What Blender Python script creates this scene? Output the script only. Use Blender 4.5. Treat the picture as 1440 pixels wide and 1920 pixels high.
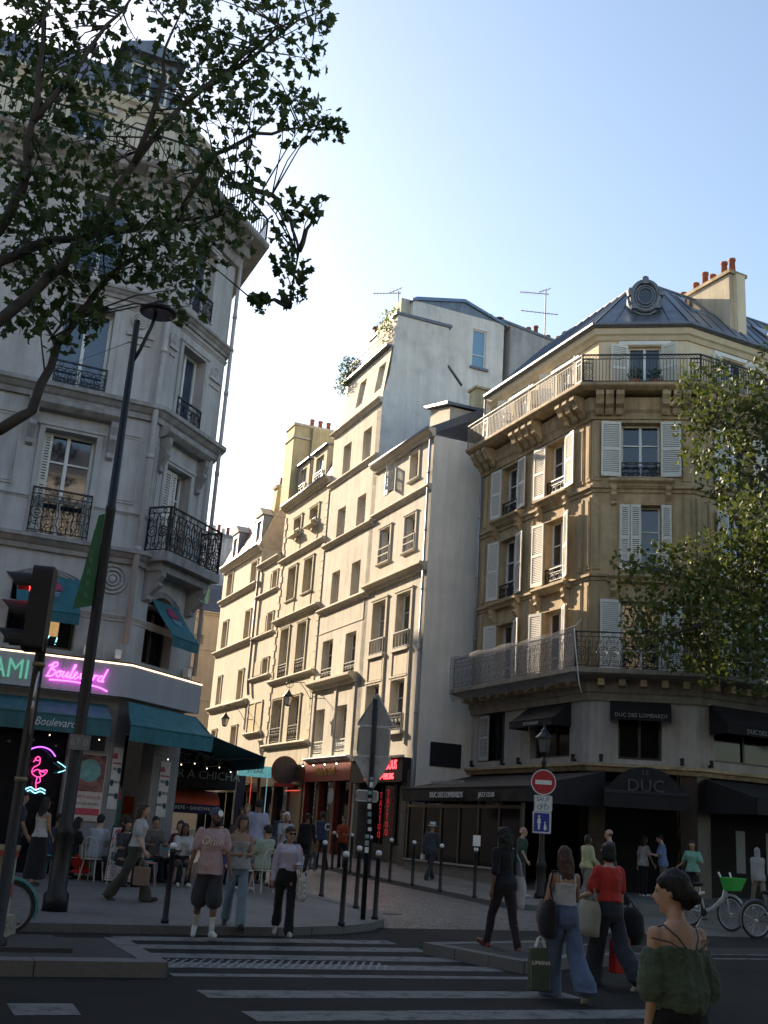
import bpy, bmesh, math, random
from mathutils import Vector as V, Matrix, noise
from math import sin, cos, pi, radians as rad
random.seed(11)
for o in list(bpy.data.objects): bpy.data.objects.remove(o)
sc = bpy.context.scene
COL = sc.collection

# ------------------------------------------------------------------ camera, sky, sun, exposure
PITCH, ROLL = rad(16.3), rad(3.87)
fw = V((0, cos(PITCH), sin(PITCH))); r0 = V((1, 0, 0)); u0 = r0.cross(fw)
cup = u0*cos(ROLL) - r0*sin(ROLL); crt = r0*cos(ROLL) + u0*sin(ROLL)
cd = bpy.data.cameras.new('camera'); cam = bpy.data.objects.new('camera', cd); COL.objects.link(cam)
M = Matrix((crt, cup, -fw)).transposed().to_4x4(); M.translation = V((0, 0, 1.65)); cam.matrix_world = M
cd.sensor_fit = 'VERTICAL'; cd.sensor_height = 36; cd.lens = 2056/1920*36; cd.clip_start = .1; cd.clip_end = 3000
sc.camera = cam
SUN_AZ, SUN_EL = -41.0, 23.0
w = bpy.data.worlds.new('World'); sc.world = w; w.use_nodes = True
nt = w.node_tree; nt.nodes.clear()
sky = nt.nodes.new('ShaderNodeTexSky'); sky.sky_type = 'NISHITA'; sky.sun_disc = False
sky.sun_elevation = rad(SUN_EL); sky.sun_rotation = rad(SUN_AZ); sky.air_density = 1.15; sky.dust_density = 1.5; sky.ozone_density = .9; sky.altitude = 40
bg = nt.nodes.new('ShaderNodeBackground'); bg.inputs[1].default_value = .076
out = nt.nodes.new('ShaderNodeOutputWorld'); nt.links.new(sky.outputs[0], bg.inputs[0]); nt.links.new(bg.outputs[0], out.inputs[0])
sd = bpy.data.lights.new('sun', 'SUN'); sd.energy = 3.7; sd.angle = rad(.53); sd.color = (1, .83, .62)
sun = bpy.data.objects.new('sun', sd); COL.objects.link(sun)
sv = V((sin(rad(SUN_AZ))*cos(rad(SUN_EL)), cos(rad(SUN_AZ))*cos(rad(SUN_EL)), sin(rad(SUN_EL))))
sun.rotation_euler = sv.to_track_quat('Z', 'Y').to_euler(); sun.location = sv*200
vs = sc.view_settings; vs.view_transform = 'Standard'; vs.look = 'None'; vs.gamma = 1; vs.exposure = 1.85
try: vs.use_curve_mapping = False
except Exception: pass
sc.cycles.max_bounces = 6; sc.cycles.diffuse_bounces = 3

# ------------------------------------------------------------------ materials
MATS = {}
def _nt(name):
    m = bpy.data.materials.new(name); m.use_nodes = True; n = m.node_tree; n.nodes.clear()
    o = n.nodes.new('ShaderNodeOutputMaterial'); b = n.nodes.new('ShaderNodeBsdfPrincipled')
    n.links.new(b.outputs[0], o.inputs[0]); MATS[name] = m
    return m, n, b
def _pos(n, sc3):
    g = n.nodes.new('ShaderNodeNewGeometry'); mp = n.nodes.new('ShaderNodeMapping'); mp.inputs['Scale'].default_value = sc3
    n.links.new(g.outputs['Position'], mp.inputs['Vector']); return mp.outputs[0]
def _noise(n, vec, scale, detail=4, rough=.6):
    t = n.nodes.new('ShaderNodeTexNoise'); t.inputs['Scale'].default_value = scale; t.inputs['Detail'].default_value = detail; t.inputs['Roughness'].default_value = rough
    n.links.new(vec, t.inputs['Vector']); return t.outputs['Fac']
def _ramp(n, fac, a, b, pa=.35, pb=.65):
    r = n.nodes.new('ShaderNodeValToRGB'); e = r.color_ramp.elements
    e[0].position = pa; e[1].position = pb; e[0].color = (*a, 1); e[1].color = (*b, 1); n.links.new(fac, r.inputs[0]); return r.outputs[0]
def _mix(n, a, b, fac=1., typ='MULTIPLY'):
    m = n.nodes.new('ShaderNodeMix'); m.data_type = 'RGBA'; m.blend_type = typ
    if isinstance(fac, float): m.inputs[0].default_value = fac
    else: n.links.new(fac, m.inputs[0])
    n.links.new(a, m.inputs[6]); n.links.new(b, m.inputs[7]); return m.outputs[2]
def mat(name, col, rough=.7, var=.12, scale=3., bump=.0, bscale=40., metal=0., spec=.5, emit=None, es=0., streak=0., stain=None, alpha=1., trans=0.):
    """procedural paint / plaster / metal: two noises vary the colour, an optional vertical streak noise weathers it, a fine noise gives relief"""
    if name in MATS: return MATS[name]
    m, n, b = _nt(name)
    p = _pos(n, (1, 1, 1))
    lo = tuple(max(0, c*(1-var)) for c in col); hi = tuple(min(1, c*(1+var*.6)) for c in col)
    c = _ramp(n, _noise(n, p, scale, 6), lo, hi, .3, .7)
    if streak:
        k = 1-streak
        s = _ramp(n, _noise(n, _pos(n, (2.2, 2.2, .16)), 1.6, 7, .7), (k, k*.97, k*.93), (1, 1, 1), .32, .6); c = _mix(n, c, s)
        s2 = _ramp(n, _noise(n, p, .55, 5), (1-streak*.6,)*3, (1, 1, 1), .35, .62); c = _mix(n, c, s2)
    if stain:
        s3 = _ramp(n, _noise(n, p, stain[1], 8, .75), stain[0], (1, 1, 1), .36, .5); c = _mix(n, c, s3)
    n.links.new(c, b.inputs['Base Color'])
    b.inputs['Roughness'].default_value = rough; b.inputs['Metallic'].default_value = metal; b.inputs['Specular IOR Level'].default_value = spec
    if trans: b.inputs['Transmission Weight'].default_value = trans
    b.inputs['Alpha'].default_value = alpha
    if bump:
        bp = n.nodes.new('ShaderNodeBump'); bp.inputs['Strength'].default_value = bump; bp.inputs['Distance'].default_value = .02
        n.links.new(_noise(n, p, bscale, 5), bp.inputs['Height']); n.links.new(bp.outputs[0], b.inputs['Normal'])
    if emit: b.inputs['Emission Color'].default_value = (*emit, 1); b.inputs['Emission Strength'].default_value = es
    return m
def glow(name, col, s): return mat(name, tuple(c*.3 for c in col), .4, 0, emit=col, es=s)
def fabric(name, col, rough=.85, var=.18, weave=260.):
    if name in MATS: return MATS[name]
    m, n, b = _nt(name); p = _pos(n, (1, 1, 1))
    c = _ramp(n, _noise(n, p, 5, 5), tuple(k*(1-var) for k in col), tuple(min(1, k*(1+var*.5)) for k in col), .3, .7)
    n.links.new(c, b.inputs['Base Color']); b.inputs['Roughness'].default_value = rough; b.inputs['Specular IOR Level'].default_value = .2
    b.inputs['Sheen Weight'].default_value = .15
    bp = n.nodes.new('ShaderNodeBump'); bp.inputs['Strength'].default_value = .35; bp.inputs['Distance'].default_value = .012
    n.links.new(_noise(n, p, 18, 4), bp.inputs['Height']); n.links.new(bp.outputs[0], b.inputs['Normal'])
    return m
def skin(name, col):
    m = mat(name, col, .5, .08, 14, spec=.35); b = [x for x in m.node_tree.nodes if x.type == 'BSDF_PRINCIPLED'][0]
    b.inputs['Subsurface Weight'].default_value = .06; b.inputs['Subsurface Radius'].default_value = (.02, .008, .004); return m

CREAM = mat('cream_plaster', (.62, .565, .47), .9, .09, 2.5, .25, 60, streak=.24, stain=((.9, .89, .86), 1.3))
CREAM2 = mat('buff_plaster', (.58, .51, .38), .9, .10, 2.2, .2, 50, streak=.24)
CREAM3 = mat('warm_plaster', (.61, .54, .42), .9, .08, 2.6, .15, 60, streak=.18)
TRIM = mat('stone_trim', (.60, .54, .43), .85, .12, 4, .15, 60, streak=.2)
BLANK = mat('render_wall', (.84, .795, .72), .92, .06, 1.1, .15, 30, streak=.12)
GREYW = mat('cement_wall', (.76, .73, .68), .92, .10, .8, .2, 25, streak=.14, stain=((.84, .85, .87), .9))
STONE = mat('golden_stone', (.56, .42, .245), .88, .16, 2.6, .2, 45, streak=.34)
STONE2 = mat('golden_stone_trim', (.53, .40, .24), .85, .16, 4, .2, 45, streak=.4)
PALE = mat('pale_stone', (.54, .525, .51), .85, .10, 2.5, .15, 50, streak=.26)
PALE2 = mat('pale_stone_trim', (.40, .38, .365), .85, .16, 4, .2, 50, streak=.38)
BEIGE = mat('beige_render', (.72, .58, .42), .9, .06, 2, .1, 50, streak=.12)
ATTIC = mat('attic_render', (.74, .63, .45), .9, .07, 2, .12, 50, streak=.12)
YELLOW = mat('yellow_chimney', (.66, .56, .33), .9, .12, 2, .2, 40, streak=.3)
ZINC = mat('zinc_roof', (.20, .225, .26), .42, .22, 2.2, .08, 30, metal=.55, streak=.25)
SLATE = mat('slate_roof', (.09, .10, .125), .5, .25, 6, .2, 30)
SLATEB = mat('light_zinc_roof', (.42, .36, .31), .5, .2, 3, .1, 30, metal=.3)
LEAD = mat('lead', (.16, .17, .19), .5, .2, 6, .1, 40, metal=.5)
TERRA = mat('terracotta', (.33, .105, .055), .8, .25, 9, .2, 40)
PIPE = mat('grey_pipe', (.34, .35, .37), .45, .15, 4, metal=.3)
PIPEP = mat('pale_pipe', (.46, .43, .41), .6, .15, 4)
WHITE = mat('white_paint', (.74, .74, .71), .5, .06, 6)
SHUT = mat('shutter_paint', (.70, .68, .61), .6, .08, 6)
SHUTG = mat('grey_shutter_paint', (.46, .46, .45), .6, .1, 6)
AER = mat('aerial_metal', (.12, .12, .13), .6, .1, 6)
IRON = mat('black_iron', (.016, .016, .018), .45, .2, 20, metal=.3)
IRONG = mat('weathered_iron', (.10, .09, .08), .6, .3, 20)
DARK = mat('dark_paint', (.010, .009, .010), .65, .3, 6)
DARKR = mat('dark_wood', (.022, .014, .011), .38, .3, 8)
VOID = mat('dark_interior', (.010, .009, .009), .9, .2, 3)
GLASS = mat('window_glass', (.018, .024, .034), .04, .2, 2, spec=.9)
GLASSC = mat('curtained_glass', (.33, .31, .27), .10, .25, 9, spec=.8)
GLASSG = mat('greenish_glass', (.07, .10, .08), .06, .3, 5, spec=.9)
SHOPG = mat('shop_glass', (.010, .010, .012), .08, .3, 3, spec=.3)
TEAL = mat('teal_canvas', (.035, .165, .20), .8, .14, 5, .15, 90, streak=.25)
TEALD = mat('faded_teal_canvas', (.045, .15, .17), .8, .16, 5, .15, 90, streak=.3)
BLACKC = mat('black_canvas', (.014, .013, .014), .85, .25, 4, .1, 90)
WHITEP = mat('white_panel', (.40, .40, .43), .5, .05, 3, streak=.1)
ASPH = mat('asphalt', (.022, .021, .020), .85, .35, .5, .6, 160, streak=.0, stain=((.6, .6, .6), .28), spec=.2)
ASPHS = mat('sidewalk_asphalt', (.16, .145, .13), .7, .22, .7, .4, 140, stain=((.7, .7, .7), .5), spec=.4)
GRAN = mat('granite', (.12, .115, .11), .7, .2, 30, .3, 90)
PAINT = mat('road_paint', (.18, .178, .17), .7, .15, 6, .3, 120, stain=((.22, .22, .22), 4.), spec=.2)
STEELB = mat('sign_back_grey', (.30, .31, .32), .45, .12, 6, metal=.4)
STEEL = mat('brushed_steel', (.5, .5, .5), .35, .1, 6, metal=.8)
WHITEB = mat('bollard_white', (.72, .72, .70), .4, .05, 6)
BARK = mat('plane_bark', (.055, .047, .036), .9, .4, 3, .6, 20)
SKINS = [skin('skin_light', (.44, .27, .19)), skin('skin_tan', (.31, .18, .115)), skin('skin_brown', (.15, .08, .05)), skin('skin_pale', (.5, .35, .28))]

def cobbles():
    m, n, b = _nt('setts'); p = _pos(n, (1, 1, 1))
    v = n.nodes.new('ShaderNodeTexVoronoi'); v.inputs['Scale'].default_value = 8.5; v.inputs['Randomness'].default_value = .55; n.links.new(p, v.inputs['Vector'])
    e = n.nodes.new('ShaderNodeTexVoronoi'); e.feature = 'DISTANCE_TO_EDGE'; e.inputs['Scale'].default_value = 8.5; e.inputs['Randomness'].default_value = .55; n.links.new(p, e.inputs['Vector'])
    j = _ramp(n, e.outputs['Distance'], (.25, .25, .25), (1, 1, 1), .02, .11)
    c = _ramp(n, _noise(n, p, 2, 5), (.135, .124, .112), (.26, .24, .215), .3, .7)
    h = n.nodes.new('ShaderNodeSeparateColor'); n.links.new(v.outputs['Color'], h.inputs[0])
    c2 = _ramp(n, h.outputs[0], (.7, .7, .7), (1.0, 1.0, 1.0), 0, 1)
    n.links.new(_mix(n, _mix(n, c, c2), j), b.inputs['Base Color']); b.inputs['Roughness'].default_value = .5
    bp = n.nodes.new('ShaderNodeBump'); bp.inputs['Strength'].default_value = .8; bp.inputs['Distance'].default_value = .03
    n.links.new(j, bp.inputs['Height']); n.links.new(bp.outputs[0], b.inputs['Normal']); return m
SETTS = cobbles()
def hairmat(col):
    nm = 'hair_%03d_%03d_%03d' % tuple(int(c*1000) for c in col)
    if nm in MATS: return MATS[nm]
    m, n, b = _nt(nm); f = _noise(n, _pos(n, (1, 1, .10)), 170, 3, .7)
    n.links.new(_ramp(n, f, tuple(c*.35 for c in col), tuple(min(1, c*1.7) for c in col), .35, .68), b.inputs['Base Color']); b.inputs['Roughness'].default_value = .5; b.inputs['Specular IOR Level'].default_value = .35
    bp = n.nodes.new('ShaderNodeBump'); bp.inputs['Strength'].default_value = .9; bp.inputs['Distance'].default_value = .012; n.links.new(f, bp.inputs['Height']); n.links.new(bp.outputs[0], b.inputs['Normal']); return m
def leafmat(name, a, b_):
    m, n, b = _nt(name)
    c = _ramp(n, _noise(n, _pos(n, (1, 1, 1)), 6, 3), a, b_, .3, .7); n.links.new(c, b.inputs['Base Color'])
    b.inputs['Roughness'].default_value = .5; b.inputs['Specular IOR Level'].default_value = .3
    t = n.nodes.new('ShaderNodeBsdfTranslucent'); n.links.new(_mix(n, c, c, 0., 'MIX'), t.inputs[0])
    ms = n.nodes.new('ShaderNodeMixShader'); ms.inputs[0].default_value = .35
    o = [x for x in n.nodes if x.type == 'OUTPUT_MATERIAL'][0]
    n.links.new(b.outputs[0], ms.inputs[1]); n.links.new(t.outputs[0], ms.inputs[2]); n.links.new(ms.outputs[0], o.inputs[0]); return m
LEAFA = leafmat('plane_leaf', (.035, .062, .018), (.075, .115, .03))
LEAFB = leafmat('sunny_leaf', (.05, .075, .014), (.12, .14, .028))  # yellower copy of the plane leaf, sunlight put into the colour
PLANT = leafmat('terrace_leaf', (.09, .14, .03), (.24, .28, .06))
PLANTD = leafmat('dark_shrub_leaf', (.03, .07, .04), (.06, .12, .06))

# ------------------------------------------------------------------ mesh helpers
LOC = {}
class F:
    """facade frame: u along the wall, d outwards, z up"""
    def __init__(s, x, y, az, side=1):
        a = rad(az); s.az = az; s.side = side; s.o = V((x, y, 0)); s.d = V((sin(a), cos(a), 0)); s.n = V((cos(a), -sin(a), 0))*side
    def __call__(s, u, d, z): return s.o + s.d*u + s.n*d + V((0, 0, z))
    def off(s, u, d=0): q = s(u, d, 0); return F(q.x, q.y, s.az, s.side)
class MB:
    def __init__(s): s.v = []; s.f = []
    def poly(s, pts): k = len(s.v); s.v += [V(p) for p in pts]; s.f.append(tuple(range(k, k+len(pts))))
    def hexa(s, p):
        k = len(s.v); s.v += [V(q) for q in p]
        for a in ((0, 3, 2, 1), (4, 5, 6, 7), (0, 1, 5, 4), (1, 2, 6, 5), (2, 3, 7, 6), (3, 0, 4, 7)): s.f.append(tuple(k+i for i in a))
        return s
    def box(s, fr, u0, u1, d0, d1, z0, z1):
        s.hexa([fr(u0, d0, z0), fr(u1, d0, z0), fr(u1, d1, z0), fr(u0, d1, z0), fr(u0, d0, z1), fr(u1, d0, z1), fr(u1, d1, z1), fr(u0, d1, z1)]); return s
    def prism(s, fr, prof, u0, u1):
        """closed profile of (d, z) extruded along u"""
        k = len(s.v); n = len(prof)
        s.v += [fr(u0, d, z) for d, z in prof] + [fr(u1, d, z) for d, z in prof]
        for i in range(n): j = (i+1) % n; s.f.append((k+i, k+j, k+n+j, k+n+i))
        s.f.append(tuple(range(k+n-1, k-1, -1))); s.f.append(tuple(range(k+n, k+2*n))); return s
    def slab(s, fr, prof, d0, d1):
        """closed outline of (u, z) extruded along d"""
        k = len(s.v); n = len(prof)
        s.v += [fr(u, d0, z) for u, z in prof] + [fr(u, d1, z) for u, z in prof]
        for i in range(n): j = (i+1) % n; s.f.append((k+i, k+j, k+n+j, k+n+i))
        s.f.append(tuple(range(k+n-1, k-1, -1))); s.f.append(tuple(range(k+n, k+2*n))); return s
    def tube(s, pts, r, n=6, cap=True):
        pts = [V(p) for p in pts]; R = r if isinstance(r, (list, tuple)) else [r]*len(pts); k = len(s.v); prev = None
        for i, p in enumerate(pts):
            t = (pts[min(i+1, len(pts)-1)] - pts[max(i-1, 0)])
            t = t.normalized() if t.length > 1e-9 else V((0, 0, 1))
            if prev is None: a = t.orthogonal().normalized()
            else: a = (prev - t*prev.dot(t)); a = a.normalized() if a.length > 1e-6 else t.orthogonal().normalized()
            prev = a; b = t.cross(a)
            for j in range(n): g = 2*pi*j/n; s.v.append(p + (a*cos(g) + b*sin(g))*R[i])
        for i in range(len(pts)-1):
            for j in range(n): q = (j+1) % n; s.f.append((k+i*n+j, k+i*n+q, k+(i+1)*n+q, k+(i+1)*n+j))
        if cap: s.f.append(tuple(range(k+n-1, k-1, -1))); e = k+(len(pts)-1)*n; s.f.append(tuple(range(e, e+n)))
        return s
    def lathe(s, c, prof, n=12, ax=None, sx=1., sy=1.):
        c = V(c); k = len(s.v); ax = V(ax).normalized() if ax else V((0, 0, 1)); a = ax.orthogonal().normalized() if abs(ax.z) < .99 else V((1, 0, 0)); b = ax.cross(a)
        for r, z in prof:
            for j in range(n): g = 2*pi*j/n; s.v.append(c + ax*z + (a*cos(g)*sx + b*sin(g)*sy)*r)
        for i in range(len(prof)-1):
            for j in range(n): q = (j+1) % n; s.f.append((k+i*n+j, k+i*n+q, k+(i+1)*n+q, k+(i+1)*n+j))
        s.f.append(tuple(range(k+n-1, k-1, -1))); e = k+(len(prof)-1)*n; s.f.append(tuple(range(e, e+n))); return s
    def build(s, name, m, parent=None, smooth=False, loc=None):
        me = bpy.data.meshes.new(name)
        o = bpy.data.objects.new(name, me); COL.objects.link(o)
        if parent is not None: L = LOC[parent.name]; o.parent = parent
        else: L = V(loc) if loc is not None else V((0, 0, 0)); o.location = L
        LOC[o.name] = L
        me.from_pydata([v-L for v in s.v], [], s.f)
        bm = bmesh.new(); bm.from_mesh(me); bmesh.ops.recalc_face_normals(bm, faces=bm.faces); bm.to_mesh(me); bm.free()
        if smooth: me.polygons.foreach_set('use_smooth', [True]*len(me.polygons))
        if m: me.materials.append(m)
        return o
def tag(o, label, cat, group=None, kind=None):
    if label: o['label'] = label
    if cat: o['category'] = cat
    if group: o['group'] = group
    if kind: o['kind'] = kind
    return o
def thing(name, label, cat, loc=(0, 0, 0), group=None):
    o = bpy.data.objects.new(name, None); COL.objects.link(o); o.location = loc; LOC[o.name] = V(loc); o.empty_display_size = .2
    return tag(o, label, cat, group)
def copy_tree(o, parent=None, delta=None):
    c = o.copy(); COL.objects.link(c); c.parent = parent; LOC[c.name] = LOC[o.name]
    if parent is None and delta is not None: c.location = V(o.location) + V(delta); LOC[c.name] = V(c.location)
    for ch in [x for x in o.children]: copy_tree(ch, c)
    return c
def gz(y): return .016*max(0, min(y, 95)-16)
def P(D, az): return D*sin(rad(az)), D*cos(rad(az))
TMP = bpy.data.scenes.new('workbench')
def evaluated_mesh(o):
    TMP.collection.objects.link(o); vl = TMP.view_layers[0]; vl.update(); me = bpy.data.meshes.new_from_object(o.evaluated_get(vl.depsgraph)); TMP.collection.objects.unlink(o); return me
def text(s, size, fr, u, z, d, m, parent, ext=.01, shear=0., align='CENTER', name='lettering', sx=1., flip=False):
    c = bpy.data.curves.new('t', 'FONT'); c.body = s; c.size = size; c.extrude = ext; c.shear = shear; c.align_x = align; c.align_y = 'CENTER'; c.resolution_u = 2
    t = bpy.data.objects.new('t', c); me = evaluated_mesh(t); bpy.data.objects.remove(t); bpy.data.curves.remove(c)
    k = -1 if flip else 1
    b = MB(); b.v = [fr(u + v.co.x*sx*k, d + v.co.z, z + v.co.y) for v in me.vertices]; b.f = [tuple(p.vertices) for p in me.polygons]
    bpy.data.meshes.remove(me)
    return b.build(name, m, parent)

# ------------------------------------------------------------------ facade pieces
def wall(mb, fr, u0, u1, z0, z1, holes=(), dep=.28):
    us = sorted({u0, u1, *[h[0] for h in holes], *[h[1] for h in holes]}); zs = sorted({z0, z1, *[h[2] for h in holes], *[h[3] for h in holes]})
    for i in range(len(us)-1):
        for j in range(len(zs)-1):
            a, b, c, e = us[i], us[i+1], zs[j], zs[j+1]; mu, mz = (a+b)/2, (c+e)/2
            if any(h[0] < mu < h[1] and h[2] < mz < h[3] for h in holes): continue
            mb.poly([fr(a, 0, c), fr(b, 0, c), fr(b, 0, e), fr(a, 0, e)])
    for a, b, c, e in [h[:4] for h in holes]:
        mb.poly([fr(a, 0, c), fr(b, 0, c), fr(b, -dep, c), fr(a, -dep, c)]); mb.poly([fr(a, 0, e), fr(b, 0, e), fr(b, -dep, e), fr(a, -dep, e)])
        mb.poly([fr(a, 0, c), fr(a, 0, e), fr(a, -dep, e), fr(a, -dep, c)]); mb.poly([fr(b, 0, c), fr(b, 0, e), fr(b, -dep, e), fr(b, -dep, c)])
    return mb
def window(root, fr, u0, u1, z0, z1, dep=.28, trans=(), glass=None, fmat=None, leaves=2, t=.065, openleaf=0):
    b = MB(); d0, d1 = -dep-.03, -dep+.035
    b.box(fr, u0, u0+t, d0, d1, z0, z1); b.box(fr, u1-t, u1, d0, d1, z0, z1)
    b.box(fr, u0+t, u1-t, d0, d1, z0, z0+t*1.3); b.box(fr, u0+t, u1-t, d0, d1, z1-t, z1)
    n = leaves; edges = [u0+t+(u1-u0-2*t)*i/n for i in range(n+1)]
    for i in range(1, n): b.box(fr, edges[i]-t*.65, edges[i]+t*.65, d0+.005, d1+.012, z0+t*1.3, z1-t)
    for q in trans: z = z0+(z1-z0)*q; b.box(fr, u0+t, u1-t, d0+.01, d1-.004, z-.022, z+.022)
    w_ = b.build('window', fmat or WHITE, root)
    for i in range(n):
        g = MB(); a = edges[i]+(t*.6 if i else 0); e = edges[i+1]-(t*.6 if i < n-1 else 0)
        tilt = random.uniform(-.006, .006)
        g.hexa([fr(a, -dep-.05, z0), fr(e, -dep-.05, z0), fr(e, -dep-.015+tilt, z0), fr(a, -dep-.015-tilt, z0), fr(a, -dep-.05, z1), fr(e, -dep-.05, z1), fr(e, -dep-.015+tilt*1.4, z1), fr(a, -dep-.015-tilt*.6, z1)])
        gm = glass[i % len(glass)] if isinstance(glass, (list, tuple)) else (glass or GLASS)
        g.build('pane', gm, w_)
    return w_
def surround(root, fr, u0, u1, z0, z1, wd=.12, pr=.05, m=None, sill=True):
    b = MB(); b.box(fr, u0-wd, u0, .002, pr, z0, z1+wd); b.box(fr, u1, u1+wd, .002, pr, z0, z1+wd); b.box(fr, u0, u1, .002, pr, z1, z1+wd)
    b.box(fr, u0-wd*1.25, u1+wd*1.25, pr, pr+.03, z1+wd*.55, z1+wd); b.build('window_surround', m or TRIM, root)
    if sill: MB().prism(fr, [(-.1, z0-.1), (.1, z0-.1), (.13, z0-.05), (.13, z0-.01), (-.1, z0+.012)], u0-wd, u1+wd).build('sill', m or TRIM, root)
def ledge(root, fr, u0, u1, z, h=.2, pr=.16, m=None, name='ledge', dent=0):
    MB().prism(fr, [(-.02, z-h), (pr*.35, z-h), (pr*.45, z-h*.62), (pr*.8, z-h*.42), (pr, z-h*.3), (pr, z-.03), (pr*.9, z), (-.02, z+.03)], u0, u1).build(name, m or TRIM, root)
def arc(c, r, a0, a1, n, fr, d): return [fr(c[0]+r*cos(a0+(a1-a0)*i/n), d, c[1]+r*sin(a0+(a1-a0)*i/n)) for i in range(n+1)]
def railing(root, fr, u0, u1, z0, z1, d=.05, style='bars', m=None, name='railing', r=.011, step=.11):
    b = MB(); h = z1-z0
    b.box(fr, u0, u1, d-.022, d+.022, z1-.03, z1+.01); b.box(fr, u0, u1, d-.014, d+.014, z0+.04, z0+.065)
    if style != 'bars': b.box(fr, u0, u1, d-.012, d+.012, z1-.17, z1-.15)
    b.box(fr, u0, u0+.03, d-.016, d+.016, z0, z1); b.box(fr, u1-.03, u1, d-.016, d+.016, z0, z1)
    n = max(2, round((u1-u0)/step)); st = (u1-u0)/n
    if style in ('bars', 'band'):
        for i in range(1, n): b.box(fr, u0+i*st-.009, u0+i*st+.009, d-.009, d+.009, z0+.065, z1-(.16 if style == 'band' else .03))
        if style == 'band':
            for i in range(n): c = (u0+(i+.5)*st, z1-.09); b.tube(arc(c, .045, 0, 2*pi, 8, fr, d), .008, 4)
    else:
        m_ = max(1, round((u1-u0)/.34)); sw = (u1-u0)/m_; zc = z0+(h-.15)/2+.02; R = min(sw*.42, h*.3)
        for i in range(m_):
            c = u0+(i+.5)*sw
            b.tube(arc((c, zc), R, 0, 2*pi, 12, fr, d), r, 4, False)
            b.tube(arc((c, zc), R*.5, .5, 2*pi+.2, 9, fr, d), r*.85, 4)
            for sx in (-1, 1):
                b.tube([fr(c+sx*sw*.5, d, z0+.06), fr(c+sx*sw*.3, d, z0+h*.22), fr(c+sx*sw*.42, d, zc), fr(c+sx*sw*.3, d, z1-.17-h*.16), fr(c+sx*sw*.5, d, z1-.16)], r, 4)
                b.tube(arc((c+sx*sw*.28, z0+h*.16), sw*.14, 0, 4.6, 7, fr, d), r*.85, 4)
                b.tube(arc((c+sx*sw*.28, z1-.17-h*.12), sw*.13, pi, 4.6+pi, 7, fr, d), r*.85, 4)
            b.tube(arc((c, z1-.09), .05, 0, 2*pi, 8, fr, d), r*.75, 4)
            b.tube([fr(c, d, z0+.06), fr(c, d, zc-R)], r, 4); b.tube([fr(c, d, zc+R), fr(c, d, z1-.16)], r, 4)
    return b.build(name, m or IRON, root)
def shutter(root, fr, u0, u1, z0, z1, d0=.03, d1=.07, m=None, slatstep=.062, hinge=None, ang=0.):
    """louvred shutter leaf; ang swings it off the wall about its hinge edge"""
    if hinge is not None:
        hp = fr(hinge, d0, 0); sgn = 1 if (u0+u1)/2 > hinge else -1
        d2 = fr.d*cos(ang)*sgn + fr.n*sin(ang); n2 = fr.n*cos(ang) - fr.d*sgn*sin(ang)
        g = F(0, 0, 0); g.o = hp; g.d = d2; g.n = n2; wid = abs(u1-u0); u0, u1 = 0, wid; d0, d1 = 0, .04
    else: g = fr
    b = MB(); t = .06
    b.box(g, u0, u0+t, d0, d1, z0, z1); b.box(g, u1-t, u1, d0, d1, z0, z1)
    zm = z0+(z1-z0)*.47
    for a, e in ((z0, z0+.12), (zm, zm+.09), (z1-.1, z1)): b.box(g, u0+t, u1-t, d0, d1, a, e)
    for a, e in ((z0+.12, zm), (zm+.09, z1-.1)):
        n = max(1, int((e-a)/slatstep)); st = (e-a)/n
        for i in range(n):
            z = a+i*st
            b.hexa([g(u0+t, d1-.004, z), g(u1-t, d1-.004, z), g(u1-t, d1-.012, z-.004), g(u0+t, d1-.012, z-.004), g(u0+t, d0+.012, z+st*.74), g(u1-t, d0+.012, z+st*.74), g(u1-t, d0+.004, z+st*.70), g(u0+t, d0+.004, z+st*.70)])
    return b.build('shutter', m or SHUT, root)
def pipe(root, pts, r=.05, m=None, joints=True):
    b = MB().tube(pts, r, 8)
    if joints:
        for i in range(len(pts)-1):
            p, q = V(pts[i]), V(pts[i+1]); L = (q-p).length
            for k in range(int(L/2.4)): c = p+(q-p)*((k+.7)*2.4/L) if (k+.7)*2.4 < L else None; c and b.tube([c-(q-p).normalized()*.06, c+(q-p).normalized()*.06], r*1.25, 8)
    return b.build('drainpipe', m or PIPE, root, True)
def awning(root, fr, u0, u1, zt, zb, pr, val=.25, m=None, d0=.03, name='awning', sides=False, scal=0, inset=0.):
    b = MB(); n = max(2, int((u1-u0)/.5))
    for i in range(n):
        a, e = u0+(u1-u0)*i/n, u0+(u1-u0)*(i+1)/n; sag = .02
        mid = lambda u: fr(u, d0+(pr-d0)*.5, (zt+zb)/2-sag)
        k = lambda u: u+(inset*(1-2*(u-u0)/(u1-u0)))
        b.poly([fr(k(a), d0, zt), fr(k(e), d0, zt), mid(e), mid(a)]); b.poly([mid(a), mid(e), fr(e, pr, zb), fr(a, pr, zb)])
        j = .012*sin(i*2.1)
        b.poly([fr(a, pr+.006, zb), fr(e, pr+.006, zb), fr(e, pr-.01+j, zb-val), fr(a, pr-.01-j, zb-val)])
    if sides:
        for u in (u0, u1): b.poly([fr(u, d0, zt), fr(u, pr, zb), fr(u, pr, zb-val), fr(u, d0, zb-val)])
    b.tube([fr(u0, pr, zb), fr(u1, pr, zb)], .025, 6)
    o = b.build(name, m or TEAL, root); md = o.modifiers.new('t', 'SOLIDIFY'); md.thickness = .012; md.offset = 0; return o
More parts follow.
